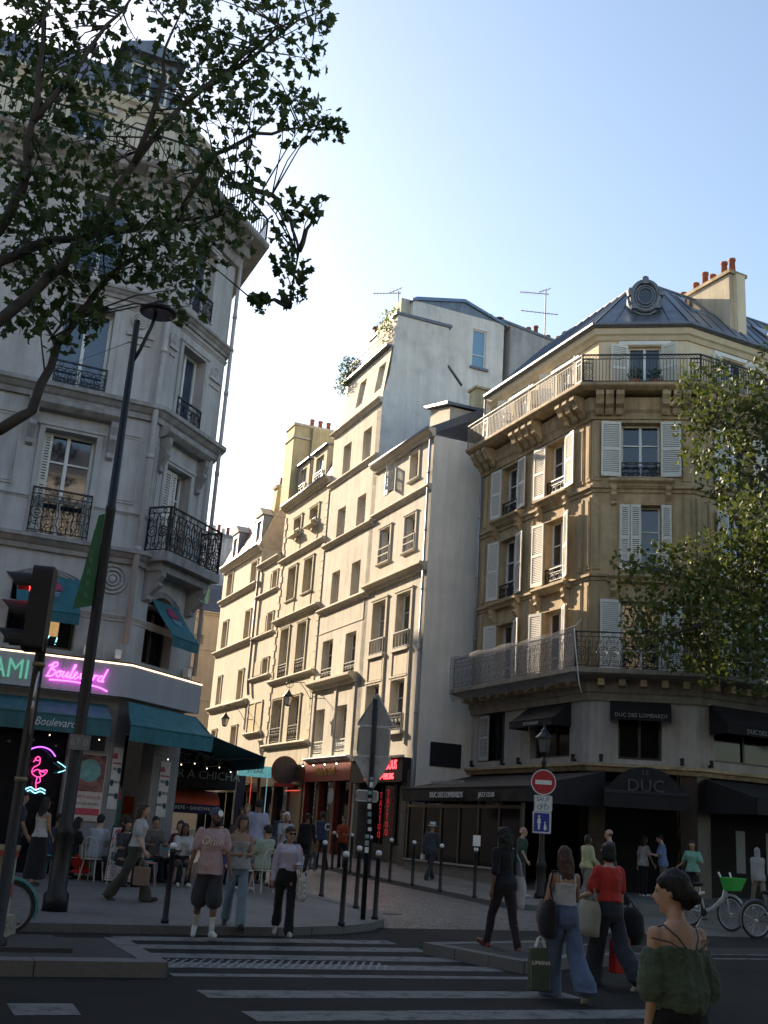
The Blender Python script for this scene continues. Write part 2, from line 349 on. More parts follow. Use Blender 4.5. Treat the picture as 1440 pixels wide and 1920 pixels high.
def lantern(mbI, mbG, c, s=1.):
    c = V(c)
    fr = F(c.x, c.y, 30)
    def ring(r, z): return [fr(r*cos(a), r*sin(a), c.z+z) for a in [pi/4+i*pi/2 for i in range(4)]]
    lo, hi = ring(.12*s, 0), ring(.20*s, .38*s)
    k = [(lo[i], lo[(i+1) % 4], hi[(i+1) % 4], hi[i]) for i in range(4)]
    for q in k: mbG.poly(q)
    for i in range(4): mbI.tube([lo[i], hi[i]], .014*s, 4); mbI.tube([lo[i], lo[(i+1) % 4]], .014*s, 4); mbI.tube([hi[i], hi[(i+1) % 4]], .018*s, 4)
    mbI.lathe(c+V((0, 0, .38*s)), [(.25*s, 0), (.24*s, .03*s), (.10*s, .17*s), (.10*s, .20*s), (.05*s, .26*s), (.03*s, .33*s), (.001, .36*s)], 8)
    mbI.lathe(c+V((0, 0, -.06*s)), [(.03*s, 0), (.10*s, .03*s), (.12*s, .06*s)], 8)
# ================================================================== the ground
FR = F(1.83, 41.86, -23.1, -1)                    # plane of the sunlit row
def FS(u, d=0): q = FR(u, d, 0); return F(q.x, q.y, 66.9, 1)      # cross walls that face the boulevard
FRP = F(6.80, 34.33, -23.1, -1); FC = F(6.80, 34.33, 100.1, 1); c2 = FC(3.2, 0, 0); FD = F(c2.x, c2.y, 64, 1)
FL1 = F(-5.96, 26.33, 65.5, 1); FL2 = F(-5.96, 26.33, 22.3, 1); p2 = FL2(2.95, 0, 0); FL3 = F(p2.x, p2.y, -23.1, 1)
EB = V((sin(rad(65.5)), cos(rad(65.5)), 0)); ES = V((sin(rad(-23.1)), cos(rad(-23.1)), 0))
def sheet(name, m, pts, h=0., parent=None, ystep=3., thick=0.):
    """flat polygon draped on the rising ground"""
    bm = bmesh.new(); vs_ = [bm.verts.new((p[0], p[1], 0)) for p in pts]; bm.faces.new(vs_)
    ys = [p[1] for p in pts]; y = 16.
    while y < min(max(ys), 96):
        if y > min(ys): bmesh.ops.bisect_plane(bm, geom=bm.verts[:]+bm.edges[:]+bm.faces[:], plane_co=(0, y, 0), plane_no=(0, 1, 0))
        y += 79. if y == 16 else 200.
    for v in bm.verts: v.co.z = gz(v.co.y)+h
    if thick:
        r = bmesh.ops.extrude_face_region(bm, geom=bm.faces[:])
        for g in r['geom']:
            if isinstance(g, bmesh.types.BMVert): g.co.z -= thick
    bmesh.ops.recalc_face_normals(bm, faces=bm.faces)
    me = bpy.data.meshes.new(name); bm.to_mesh(me); bm.free(); me.materials.append(m)
    o = bpy.data.objects.new(name, me); COL.objects.link(o); LOC[o.name] = V((0, 0, 0)); o.parent = parent; return o
road = sheet('ground', ASPH, [(-900, -700), (900, -700), (900, 1500), (-900, 1500)]); road['kind'] = 'structure'
lk = [(-.2, 19.0), (.25, 19.75), (.48, 20.7), (.45, 22.0)]       # rounded corner of the left pavement
lpts = [tuple((V((-2.2, 17.55, 0))-EB*26).xy), (-2.2, 17.55), (-1.2, 18.05), *lk, tuple((V((.45, 22, 0))+ES*70).xy), tuple((V((-20, 29, 0))+ES*70).xy), (-45, 22)]
sl = sheet('left_pavement', ASPHS, lpts, .12, thick=.15); sl['kind'] = 'structure'
kR = V((3.05, 27.5, 0)); kd = V((-.36, .933, 0))
rpts = [tuple((kR+kd*50).xy), tuple(kR.xy), (3.5, 26.75), (4.3, 26.5), (5.5, 26.9), tuple((V((5.5, 26.9, 0))+EB*40).xy), tuple((V((6, 36, 0))+EB*45).xy), (10, 40), tuple((V((8, 44, 0))+ES*45).xy)]
sr = sheet('right_pavement', ASPHS, rpts, .12, thick=.15); sr['kind'] = 'structure'
st = sheet('cobbled_street', SETTS, [(.42, 20.3), (3.3, 21.7), (8.3, 23.6), (22, 29.8), (21, 35), (5.4, 27.1), (4.3, 26.6), (3.4, 26.8), tuple((kR+V((.05, 0, 0))).xy), tuple((kR+kd*50).xy), tuple((V((.4, 22, 0))+ES*60).xy), (.4, 22)], .004); st['kind'] = 'structure'
def kerb(parent, pts, h0, h1, wd=.28, L=1.0, inner=1):
    pts = [V((p[0], p[1], 0)) for p in pts]
    for a, b in zip(pts, pts[1:]):
        n = max(1, round((b-a).length/L)); d = (b-a).normalized(); nrm = V((-d.y, d.x, 0))*inner
        for i in range(n):
            p, q = a+(b-a)*(i/n)+d*.006, a+(b-a)*((i+1)/n)-d*.006; e = random.uniform(-.006, .006)
            m_ = MB(); o_ = -nrm*(.012+e); w_ = nrm*wd
            c = [p+o_, q+o_, q+w_, p+w_]
            m_.hexa([V((v.x, v.y, gz(v.y)+h0)) for v in c]+[V((v.x, v.y, gz(v.y)+h1+e*.5)) for v in c]); m_.build('kerb_stone', GRAN, parent)
kerb(sl, [lpts[0], lpts[1]], -.1, .124); kerb(sl, [lpts[1], lpts[2], *lk], -.1, .124, L=.6); kerb(sl, [lk[-1], tuple((V((.45, 22, 0))+ES*24).xy)], -.1, .124)
kerb(sr, [tuple((kR+kd*26).xy), tuple(kR.xy)], -.1, .124); kerb(sr, [rpts[1], rpts[2], rpts[3], rpts[4]], -.1, .124, L=.6); kerb(sr, [rpts[4], tuple((V((5.5, 26.9, 0))+EB*14).xy)], -.1, .124)
# traffic islands
ia = V((-2.02, 12.85, 0)); ib = ia-EB*14; ic = ib+ES*2.4; id_ = ia+ES*2.35
ISL = mat('island_asphalt', (.045, .042, .039), .85, .3, 1.2, .5, 150)
isl = sheet('left_island', ISL, [tuple(q.xy) for q in (ib, ia, id_, ic)], .15, thick=.2); isl['kind'] = 'structure'
kerb(isl, [tuple(ib.xy), tuple(ia.xy)], -.05, .156, .30, 1.35); kerb(isl, [tuple(ia.xy), tuple(id_.xy)], -.05, .156, .26, .8)
MB().box(F((ia-EB*14+ES*.75).x, (ia-EB*14+ES*.75).y, 65.5, -1), 0, 13.1, 0, 1.4, .15, .195).build('raised_paving', ISL, isl)
ipts = [(1.0, 17.0), (2.25, 15.5), (3.2, 16.65), (4.3, 17.5), (2.9, 18.4)]
isr = sheet('right_island', ISL, ipts, .15, thick=.2); isr['kind'] = 'structure'
kerb(isr, [ipts[0], ipts[1], ipts[2], ipts[3]], -.05, .156, .2, .7); kerb(isr, [ipts[4], ipts[0]], -.05, .156, .2, .7)
# painted crossing: one piece of paint per stripe
def stripe(x, y, L, wd, name='crossing_stripe', h=.004):
    a = V((x, y, 0)); c = [a-ES*wd/2, a-ES*wd/2+EB*L, a+ES*wd/2+EB*(L+.02), a+ES*wd/2]
    b = MB(); n = 6; top = []
    for i in range(n):
        p = [c[0].lerp(c[1], i/n), c[0].lerp(c[1], (i+1)/n), c[3].lerp(c[2], (i+1)/n), c[3].lerp(c[2], i/n)]
        b.poly([V((q.x, q.y, gz(q.y)+h)) for q in p])
    b.build(name, PAINT, road)
for x, y, L, wd in ((-.35, 9.55, 4.6, .5), (-.90, 10.72, 4.6, .52), (-1.48, 11.85, 4.4, .5), (-2.0, 13.1, 5.0, .24), (-2.27, 13.9, 4.6, .5), (-2.50, 14.78, 4.6, .48), (-3.0, 15.6, 4.4, .46), (-3.35, 16.4, 4.3, .44)): stripe(x, y, L, wd)
for x, y, L in ((4.3, 18.3, 5.5), (4.0, 18.75, 6.5)): stripe(x, y, L, .13, 'lane_line')
stripe(-2.9, 10.25, .55, .6, 'lane_dash'); stripe(-4.1, 9.7, .5, .6, 'lane_dash'); stripe(3.4, 19.6, .8, .25, 'lane_dash')
b = MB()                                           # tactile studs on the crossing
for i in range(26):
    for j in range(7):
        q = V((-2.2, 13.75, 0))+EB*(.1+i*.115+.05*(j % 2))+ES*(.0+j*.11)
        k = len(b.v); r_ = .026; z = gz(q.y)+.005
        b.v += [V((q.x+r_*cos(a), q.y+r_*sin(a), z)) for a in [t_*pi/3 for t_ in range(6)]]+[V((q.x, q.y, z+.01))]
        b.f += [(k+t_, k+(t_+1) % 6, k+6) for t_ in range(6)]
tag(b.build('tactile_stud', mat('stud_grey', (.30, .30, .29), .6, .2, 9), road), None, None, kind='stuff')
for pts in ([(-4.2, 8.6), (-1.4, 9.6), (-1.1, 8.9), (-3.9, 7.8)], [(1.4, 8.3), (5.2, 9.9), (5.5, 9.3), (1.8, 7.6)], [(4.8, 20.2), (8.4, 21.7), (8.7, 21.0), (5.1, 19.4)]):
    sheet('asphalt_patch', mat('fresh_asphalt', (.021, .021, .022), .8, .3, 2, .5, 150), pts, .004, road)
# iron manhole cover in the street
c = V((-.35, 24.0, 0)); tag(MB().lathe((c.x+.9, c.y-.6, gz(23.4)+.0), [(.36, 0), (.36, .014), (.30, .014), (.28, .02), (.001, .02)], 20).build('manhole_cover', IRONG, None), 'round iron manhole cover in the cobbles beside the bollards', 'manhole cover')

# ================================================================== sunlit row, near to far
def base(name, label, fr, u): q = fr(u, 0, 0); return thing(name, label, 'building', (q.x, q.y, gz(q.y)), 'houses of the sunlit row')
def closed(mb, fr, u0, u1, z0, z1, deep=9., side0=True, side1=True, d=0):
    """side, back and top of a house body behind its front"""
    if side0: mb.poly([fr(u0, d, z0), fr(u0, -deep, z0), fr(u0, -deep, z1), fr(u0, d, z1)])
    if side1: mb.poly([fr(u1, d, z0), fr(u1, -deep, z0), fr(u1, -deep, z1), fr(u1, d, z1)])
    mb.poly([fr(u0, -deep, z0), fr(u1, -deep, z0), fr(u1, -deep, z1), fr(u0, -deep, z1)]); mb.poly([fr(u0, d, z1), fr(u1, d, z1), fr(u1, -deep, z1), fr(u0, -deep, z1)])
CG = [GLASS, GLASSC]
# ---- A: narrow house with the tattoo shop
A = base('narrow_house', 'narrow cream house with grey blank side wall and red tattoo shop sign', FR, 0)
holes = [(1.3, 2.1, 15.85, 17.0), (3.75, 4.75, 15.9, 17.0), (1.25, 2.3, 12.78, 14.3), (3.75, 4.85, 12.8, 14.32), (1.25, 2.6, 8.85, 11.08), (3.7, 5.05, 8.85, 11.1), (1.35, 2.7, 5.55, 7.55), (3.8, 5.1, 5.55, 7.55), (.5, 5.4, .2, 4.3)]
wb = wall(MB(), FR, 0, 5.75, 0, 17.35, holes, .3)
wb.poly([FR(0, -9, 0), FR(5.75, -9, 0), FR(5.75, -9, 17), FR(0, -9, 17)]); wb.build('wall', CREAM, A)
f0 = FS(0); MB().slab(f0, [(0, 0), (8, 0), (8, 21.6), (4.6, 19.8), (2.5, 18.72), (.4, 17.6), (0, 17.4)], -.02, -.35).build('side_wall', BLANK, A)
for i, h in enumerate(holes[:8]):
    g = [GLASS, GLASSC] if i in (1, 5) else ([GLASSG, GLASSG] if i in (4, 5, 2, 3) else GLASS)
    window(A, FR, *h, dep=.3, trans=(.33, .66) if i > 1 else (.5,), glass=g, fmat=WHITE if i > 1 else IRONG)
    if i > 1 or i == 0: surround(A, FR, *h, .12 if i < 4 else .16, .06, CREAM if i < 4 else CREAM3, i < 4)
    if i in (2, 3):
        b = MB(); [b.box(FR, h[0]-.02, h[1]+.02, .06, .09, h[2]+z, h[2]+z+.04) for z in (.32, .62)]; [b.box(FR, u, u+.03, .06, .085, h[2], h[2]+.64) for u in (h[0]-.02, h[1]-.01)]; b.build('window_bar', TRIM, A)
        MB().box(FR, h[1]-.16, h[1]-.02, -.28, -.0, h[2], h[3]-.05).build('folded_shutter', SHUTG, A)
    if i in (4, 5): b = railing(A, FR, h[0]-.05, h[1]+.05, h[2]-.05, h[2]+.62, .08, 'bars', IRONG, 'window_railing', step=.28); MB().box(FR, h[0]-.14, h[1]+.14, 0, .14, h[2]-.17, h[2]-.05).build('sill', TRIM, A)
    if i in (6, 7): railing(A, FR, h[0], h[1], h[2], h[2]+.65, .1, 'scroll', IRON, 'window_railing'); MB().box(FR, h[0]-.15, h[1]+.15, 0, .2, h[2]-.16, h[2]-.02).build('sill', TRIM, A)
shutter(A, FR, 3.62, 3.98, 15.9, 17.0, m=SHUTG, hinge=3.75, ang=1.2); shutter(A, FR, 4.4, 4.75, 15.9, 17.0, .0, .03, m=SHUTG)
for u in (1.12, 2.72, 3.55, 5.2):                    # long raised strips framing the window columns
    MB().box(FR, u-.06, u+.06, .003, .07, 5.0, 8.8).build('pilaster_strip', CREAM3, A)
for h in (holes[4], holes[5]): MB().box(FR, h[0]+.05, h[1]-.05, .003, .035, 7.75, 8.55).build('apron_panel', CREAM3, A)
ledge(A, FR, .0, 5.75, 15.2, .24, .2); ledge(A, FR, .05, 5.9, 12.0, .34, .34, CREAM3); ledge(A, FR, -.1, 5.9, 17.55, .34, .34, name='cornice')
MB().prism(FR, [(.3, 17.5), (.3, 17.56), (-4.6, 20.3), (-9, 18), (-9, 17.3), (0, 17.3)], .02, 5.72).build('roof', SLATE, A)
b = MB(); b.tube([FR(-.15, .36, 17.52), FR(5.8, .36, 17.55)], .07, 8); b.build('gutter', PIPE, A, True)
pipe(A, [FR(.12, .1, 17.4), FR(.12, .09, 4.9), FR(-.02, .12, 4.5), FR(-.02, .12, .6)], .055)
dq = FR.off(2.2, -1.0)                               # roof dormer
d_ = MB().slab(dq, [(-1.5, 18.2), (.4, 18.2), (.4, 19.5), (-1.5, 19.0)], 0, -1.6); d_.build('dormer', CREAM, A); MB().slab(dq, [(-1.7, 19.02), (.6, 19.55), (.6, 19.66), (-1.7, 19.14)], .25, -1.9).build('dormer_roof', LEAD, A)
ch = FS(.9); MB().box(ch, 2.3, 3.1, -.6, 0, 18.6, 20.2).box(ch, 2.22, 3.18, -.68, .08, 20.2, 20.3).build('chimney', YELLOW, A)
MB().box(FS(0, 0), .55, 1.85, .005, .05, 4.2, 5.08).build('wall_board', DARK, A)
MB().box(f0, .0, .9, -.04, .012, .0, 3.3).build('stained_base', PALE2, A)
# tattoo shop front
MB().box(FR, .5, 5.4, -1.6, -1.4, .2, 4.3).build('shop_backing', VOID, A)
b = MB(); b.box(FR, .4, .9, -.35, .12, .3, 4.0); b.box(FR, 5.0, 5.5, -.35, .12, .3, 4.0); b.box(FR, .9, 5.0, -.5, -.38, .3, 1.25); b.build('shop_pier', mat('pier_grey', (.14, .13, .11), .8, .2, 5, streak=.3), A)
b = MB(); b.box(FR, .9, 2.3, -.45, -.40, 1.25, 3.6); b.box(FR, 2.5, 5.0, -.45, -.40, 1.25, 3.6); b.build('shop_pane', SHOPG, A)
b = MB(); [b.box(FR, u-.04, u+.04, -.42, -.34, 1.2, 3.6) for u in (.94, 2.34, 2.5, 3.7, 4.96)]; b.build('shop_frame', DARKR, A)
MB().box(FR, .45, 5.45, -.1, .35, 3.55, 4.45).build('sign_box', DARK, A); MB().box(FR, .4, 5.5, .30, .44, 4.45, 4.53).build('sign_canopy', mat('canopy_metal', (.6, .58, .55), .4, .1, 5, metal=.4), A)
RED = glow('red_led', (1, .05, .06), 1.5); REDD = glow('red_neon', (.9, .02, .03), .1)
text('NOU GRIBOUS', .50, FR, 2.25, 4.17, .36, RED, A, .012, flip=True, sx=.78, name='lit_lettering'); text('TATTOO • PEAU • PERCING', .32, FR, 2.6, 3.75, .36, RED, A, .012, flip=True, sx=.72, name='lit_lettering')
for i, chh in enumerate('TATTOO'):
    text(chh, .36, FR, 3.0, 3.18-i*.30, -.3, REDD, A, .01, flip=True, name='neon_letter'); text(chh, .36, FR, 3.7, 3.08-i*.30, -.3, REDD, A, .01, flip=True, name='neon_letter')
# ---- B: tall house with the roof terrace
Bh = base('tall_house', 'tall cream house with roof terrace, plants and grey cement gable', FR, 5.75)
U0, U1 = 5.75, 11.72
rows = [(21.55, 22.95, 5.95, 6.8, 8.5, 9.35), (18.32, 19.87, 6.75, 7.75, 9.23, 10.25), (15.17, 16.62, 6.88, 7.9, 9.34, 10.38), (11.93, 13.47, 6.95, 8.0, 9.44, 10.48), (8.3, 10.2, 6.85, 8.1, 9.65, 11.0), (4.95, 6.98, 7.3, 8.5, 10.0, 11.15)]
holes = []
for r_ in rows[1:]: holes += [(r_[2], r_[3], r_[0], r_[1]), (r_[4], r_[5], r_[0], r_[1])]
wb = wall(MB(), FR, U0, U1, 4.6, 21.0, holes, .34); wb.build('wall', CREAM, Bh)
FT = FR.off(0, -.12)
fm = F(0, 0, -23.1, -1); fm.o = FR(0, 0, 0); lean = .10
class Lean(F):
    pass
fl = Lean(0, 0, -23.1, -1); fl.o = FR.o.copy(); fl.d = FR.d; fl.n = FR.n
fl.__class__.__call__ = lambda s, u, d, z: s.o+s.d*u+s.n*(d-max(0, z-20.95)*.13)+V((0, 0, z))
h1 = [(5.95+.25, 6.8+.25, 21.6, 23.0), (8.5, 9.35, 21.6, 23.0)]
wb = wall(MB(), fl, U0+.05, U1-.5, 21.0, 23.75, h1, .25); wb.build('mansard_wall', CREAM, Bh)
MB().slab(fl, [(U1-.5, 21.0), (U1, 21.0), (U1-.1, 23.8), (U1-.5, 23.8)], -.3, -.02).build('zinc_cheek', ZINC, Bh)
for i, h in enumerate(h1): window(Bh, fl, *h, dep=.25, trans=(.5,), glass=CG)
for i, h in enumerate(holes):
    window(Bh, FR, *h, dep=.34, trans=(.33, .66), glass=[[GLASS, GLASSC], GLASSC, GLASS, [GLASSC, GLASS]][i % 4])
    if i >= 6: railing(Bh, FR, h[0], h[1], h[2]+.02, h[2]+.55, -.03, 'scroll', IRONG if i < 8 else WHITE, 'window_railing', step=.12)
    if i < 2: MB().box(FR, h[0]-.04, h[1]+.04, -.1, .05, h[2]-.07, h[2]+.01).build('sill', TRIM, Bh)
for z, pr in ((20.95, .26), (18.2, .2), (15.05, .24), (11.78, .24)): ledge(Bh, FR, U0-.02, U1+.04, z, .24, pr)
ledge(Bh, FR, U0+.7, 12.5-.6, 8.3, .42, .42, CREAM3, 'cornice')
MB().box(FR, U0+.4, U1-.1, .003, .03, 10.6, 10.64).box(FR, U0+.4, U0+.44, .003, .03, 10.64, 11.5).build('panel_moulding', TRIM, Bh)
for u in (6.55, 8.75, 11.45): MB().box(FR, u-.12, u+.12, .003, .06, 4.7, 7.85).build('pilaster_strip', CREAM, Bh)
ledge(Bh, FR, U0+.6, U1+.05, 4.75, .18, .3, WHITE, 'shop_cornice')
fb = FS(5.75)
MB().slab(fb, [(0, 0), (9.5, 0), (9.5, 21), (4.06, 21.6), (4.02, 22.43), (3.29, 23.23), (3.23, 25.3), (.52, 25.3), (.30, 22.2), (0, 21)], -.02, -.5).build('gable_wall', GREYW, Bh)
MB().slab(fb.off(0, .0), [(.40, 25.3), (3.38, 25.32), (3.38, 25.46), (.40, 25.44)], .06, -.6).build('gable_coping', LEAD, Bh)
MB().slab(fb, [(3.28, 23.3), (4.08, 22.46), (4.1, 22.52), (3.3, 23.38)], .04, -.3).build('gable_flashing', LEAD, Bh)
fb2 = FS(6.35); wb = MB()
hh = (4.85, 5.62, 23.9, 25.95)
wall(wb, fb2, 1.5, 6.6, 21, 26.6, [hh], .2); wb.build('upper_gable_wall', GREYW, Bh)
MB().slab(fb2, [(1.5, 26.6), (6.6, 26.6), (6.25, 26.85), (4.3, 27.3), (1.62, 26.72)], 0, -5.3).build('upper_roof', ZINC, Bh)
MB().slab(fb2, [(1.42, 26.62), (1.65, 26.78), (4.3, 27.36), (6.7, 26.62), (6.7, 26.5), (4.3, 27.2), (1.65, 26.6), (1.42, 26.5)], .1, -5.4).build('roof_edge', mat('blue_zinc', (.15, .21, .30), .4, .15, 4, metal=.4), Bh)
window(Bh, fb2, *hh, dep=.12, trans=(.34,), leaves=1, glass=mat('sky_blue_glass', (.16, .30, .42), .05, .05, 2, spec=.9)); MB().box(fb2, 4.75, 5.75, -.05, .12, 23.78, 23.9).build('sill', LEAD, Bh)
wb = MB(); closed(wb, FR, U0+.5, U1, 0, 21, 9, False, True); closed(wb, FR, U0+.62, U1, 21, 26.6, 7, False, True, -1.5); wb.poly([FR(U0+.62, -1.5, 21), FR(U1, -1.5, 21), FR(U1, -1.5, 26.6), FR(U0+.62, -1.5, 26.6)]); wb.build('rear_wall', GREYW, Bh)
MB().box(FR, U0+.2, U1-.1, -1.6, -.1, 23.7, 23.8).build('terrace_floor', LEAD, Bh)
rl = railing(Bh, FR.off(0, -.38), U0+.3, U1-.2, 23.8, 24.75, 0, 'bars', mat('rust_rail', (.36, .2, .13), .6, .2, 5), 'terrace_railing', step=.16)
MB().slab(FR.off(0, -.6), [(9.3, 23.8), (11.3, 23.8), (11.3, 24.3), (9.3, 24.3)], 0, .12).build('terrace_screen', TERRA, Bh)
MB().slab(FR.off(0, -1.2), [(10.6, 23.8), (11.7, 23.8), (11.7, 25.1), (10.6, 25.3)], 0, -1).build('terrace_hut', mat('pale_green_panel', (.42, .5, .46), .7, .1, 3), Bh)
MB().slab(FR.off(0, -1.0), [(6.6, 23.8), (9.4, 23.8), (9.4, 26.3), (6.6, 26.7)], 0, -.5).build('terrace_wall', CREAM, Bh); MB().slab(FR.off(0, -.97), [(6.9, 24.0), (8.6, 24.0), (8.6, 26.1), (6.9, 26.3)], 0, .02).build('terrace_pane', GLASS, Bh)
def leaves_mesh(mb, c, n, r, size, rnd, flat=1., star=False):
    for i in range(n):
        while True:
            p = V((rnd.uniform(-1, 1), rnd.uniform(-1, 1), rnd.uniform(-1, 1)))
            if p.length < 1: break
        leaf(mb, V(c)+V((p.x*r, p.y*r, p.z*r*flat)), size*rnd.uniform(.6, 1.25), rnd, star)
STAR = [(0, -.48), (.2, -.36), (.46, -.34), (.36, -.1), (.54, .14), (.27, .2), (0, .6), (-.27, .2), (-.54, .14), (-.36, -.1), (-.46, -.34), (-.2, -.36)]
def leaf(mb, p, s, rnd, star=False, droop=0.):
    ax = V((rnd.gauss(0, 1), rnd.gauss(0, 1), rnd.gauss(0, .8))).normalized(); t = ax.orthogonal().normalized(); q = Matrix.Rotation(rnd.uniform(0, 6.28), 3, ax); a = q @ t; b = ax.cross(a)
    k = len(mb.v)
    if star:
        cu = rnd.uniform(-.1, .7); cy = rnd.uniform(-.5, .5); wx = rnd.uniform(.6, 1.05)
        mb.v += [p+(a*x*wx*j+b*y*j)*s+ax*(s*(cu*(abs(x)-.15)+cy*y*abs(y))) for x, y, j in [(x, y, rnd.uniform(.78, 1.18)) for x, y in STAR]]+[p]
        mb.f += [(k+i, k+(i+1) % 12, k+12) for i in range(12)]
    else:
        mb.v += [p-b*s*.5, p+a*s*.24+ax*s*.06, p+b*s*.55, p-a*s*.24+ax*s*.06]; mb.f += [(k, k+1, k+2), (k, k+2, k+3)]
rnd = random.Random(5)
def planter(label, c, n, r, size, m, trough=True, group='roof terrace plants', h=.3, tall=1.):
    c = V(c); t = thing('potted_plant', label, 'plant', c, group)
    if trough: MB().lathe(c, [(.14, 0), (.2, h), (.17, h), (.02, h-.03)], 10).build('pot', TERRA, t)
    b = MB()
    for i in range(6): a = i*1.05; b.tube([c+V((0, 0, h-.05)), c+V((cos(a)*r*.3, sin(a)*r*.3, h+r*.7*tall)), c+V((cos(a)*r*.7, sin(a)*r*.7, h+r*1.3*tall))], .012, 4)
    b.build('stem', BARK, t); b = MB(); leaves_mesh(b, c+V((0, 0, h+r*.8*tall)), n, r, size, rnd, tall); b.build('foliage', m, t)
planter('bright green bush hanging over the roof terrace railing near the gable', FR(6.5, -.55, 23.8), 420, .75, .17, PLANT, tall=1.35)
planter('dark leafy shrub at the far end of the roof terrace', FR(11.2, -.35, 23.8), 380, .62, .17, PLANTD)
planter('yellow green trailing plant below the far end of the terrace railing', FR(11.5, -.15, 23.1), 260, .5, .15, PLANT, False, h=.1, tall=1.3)
# ---- C: house with quoins and two dormers
Ch = base('quoined_house', 'buff house with quoin strips, balcony railings and two pale dormers', FR, 11.8)
U0, U1 = 11.74, 18.55
holes = [(13.15, 14.4, 16.55, 17.62), (15.7, 16.86, 16.55, 17.62), (13.3, 14.55, 13.13, 14.9), (15.8, 17.05, 13.13, 14.9), (13.42, 14.75, 9.0, 11.6), (16.05, 17.36, 9.0, 11.62), (13.5, 14.95, 5.72, 7.88), (16.1, 17.7, 5.72, 7.92)]
wb = wall(MB(), FR, U0, U1, 4.4, 18.6, holes, .32); closed(wb, FR, U0, U1, 0, 18.6); wb.build('wall', CREAM2, Ch)
for i, h in enumerate(holes):
    window(Ch, FR, *h, dep=.32, trans=() if i in (2, 3) else (.5,), glass=[GLASS, GLASS, YELLOW, YELLOW, GLASSC, GLASS, GLASS, GLASSC][i] if i not in (2, 3) else mat('ochre_blind', (.40, .33, .19), .6, .1, 4), fmat=WHITE if i not in (2, 3) else TRIM)
    surround(Ch, FR, *h, .13, .06, CREAM2, i in (2, 3))
    if i < 2: railing(Ch, FR, h[0], h[1], h[2], h[2]+.36, .14, 'scroll', IRONG, 'window_railing'); MB().box(FR, h[0]-.05, h[1]+.05, .1, .4, h[2]-.02, h[2]+.02).build('flower_shelf', TRIM, Ch); MB().box(FR, h[0]+.1, h[1]-.1, .14, .36, h[2]+.02, h[2]+.24).build('flower_box', YELLOW, Ch)
    if i >= 4: railing(Ch, FR, h[0], h[1], h[2]+.02, h[2]+.75, .02, 'scroll', IRONG, 'window_railing')
    if i in (0, 1, 2, 3): MB().box(FR, h[0]-.05, h[1]+.05, .003, .035, h[2]-.85, h[2]-.15).build('apron_panel', CREAM2, Ch)
for z, pr in ((15.6, .24), (12.25, .28), (9.0, .24), (5.65, .26)): ledge(Ch, FR, U0, U1, z, .24, pr)
ledge(Ch, FR, U0-.02, U1+.1, 18.75, .3, .34, name='cornice')
MB().box(FR, U0+.02, U1-.02, .003, .025, 4.45, 5.38).build('plain_frieze', CREAM2, Ch)
qa = MB().box(FR, 0, .42, .003, .045, 0, .34).build('quoin', CREAM3, Ch); qb = MB().box(FR, 0, .26, .003, .045, 0, .34).build('quoin', CREAM3, Ch)
for side in (0, 1):
    for k in range(34):
        z = 5.75+k*.375
        if z > 18.1: break
        s_ = qa if k % 2 else qb; c_ = s_.copy(); COL.objects.link(c_); c_.parent = Ch
        u = U0+.03 if side == 0 else U1-.03-(.42 if k % 2 else .26)
        c_.location = FR.d*u+V((0, 0, z))
for o_ in (qa, qb): bpy.data.objects.remove(o_)
MB().prism(FR, [(.05, 18.7), (-.7, 20.9), (-4, 22.4), (-9, 20.5), (-9, 18.6), (0, 18.6)], U0, U1).build('roof', SLATE, Ch)
for a, e in ((12.75, 14.75), (15.35, 17.2)):
    wb = wall(MB(), FR.off(0, -.05), a, e, 18.75, 20.75, [(a+.45, e-.4, 18.95, 20.4)], .2); wb.box(FR, a, a+.06, -1.6, -.08, 18.7, 20.8).box(FR, e-.06, e, -1.6, -.08, 18.7, 20.8); wb.build('dormer', CREAM2, Ch)
    MB().prism(FR, [(.12, 20.72), (.12, 20.8), (-1.9, 21.2), (-1.9, 21.0)], a-.12, e+.12).build('dormer_roof', ZINC, Ch)
    window(Ch, FR.off(0, -.05), a+.45, e-.4, 18.95, 20.4, dep=.2, glass=CG); railing(Ch, FR, a+.4, e-.35, 18.9, 19.5, .02, 'scroll', IRON, 'window_railing')
b = MB(); b.tube([FR(U0, .34, 18.72), FR(U1, .34, 18.74)], .07, 8); b.build('gutter', PIPE, Ch, True)
# ---- big yellow chimney stack behind C
fch = FS(17.3); ck = thing('chimney_stack', 'big yellow chimney stack with terracotta pots above the dormers', 'chimney', fch(.3, -.5, 19))
b = MB(); b.box(fch, -.3, 2.1, -1.6, -.2, 18.6, 23.3); b.build('stack', YELLOW, ck); b = MB(); b.box(fch, -.36, 2.16, -1.66, -.14, 22.55, 22.68); b.box(fch, -.36, 2.16, -1.66, -.14, 23.3, 23.45); b.build('stack_coping', TRIM, ck)
for u in (.9, 1.4, 1.9): MB().lathe(fch(u, -.8, 23.45), [(.13, 0), (.11, .5), (.14, .52), (.14, .6), (.09, .6)], 8).build('chimney_pot', TERRA, ck, True)
MB().box(fch, .72, 2.14, -.15, .05, 20.4, 23.25).build('stack_breast', YELLOW, ck)
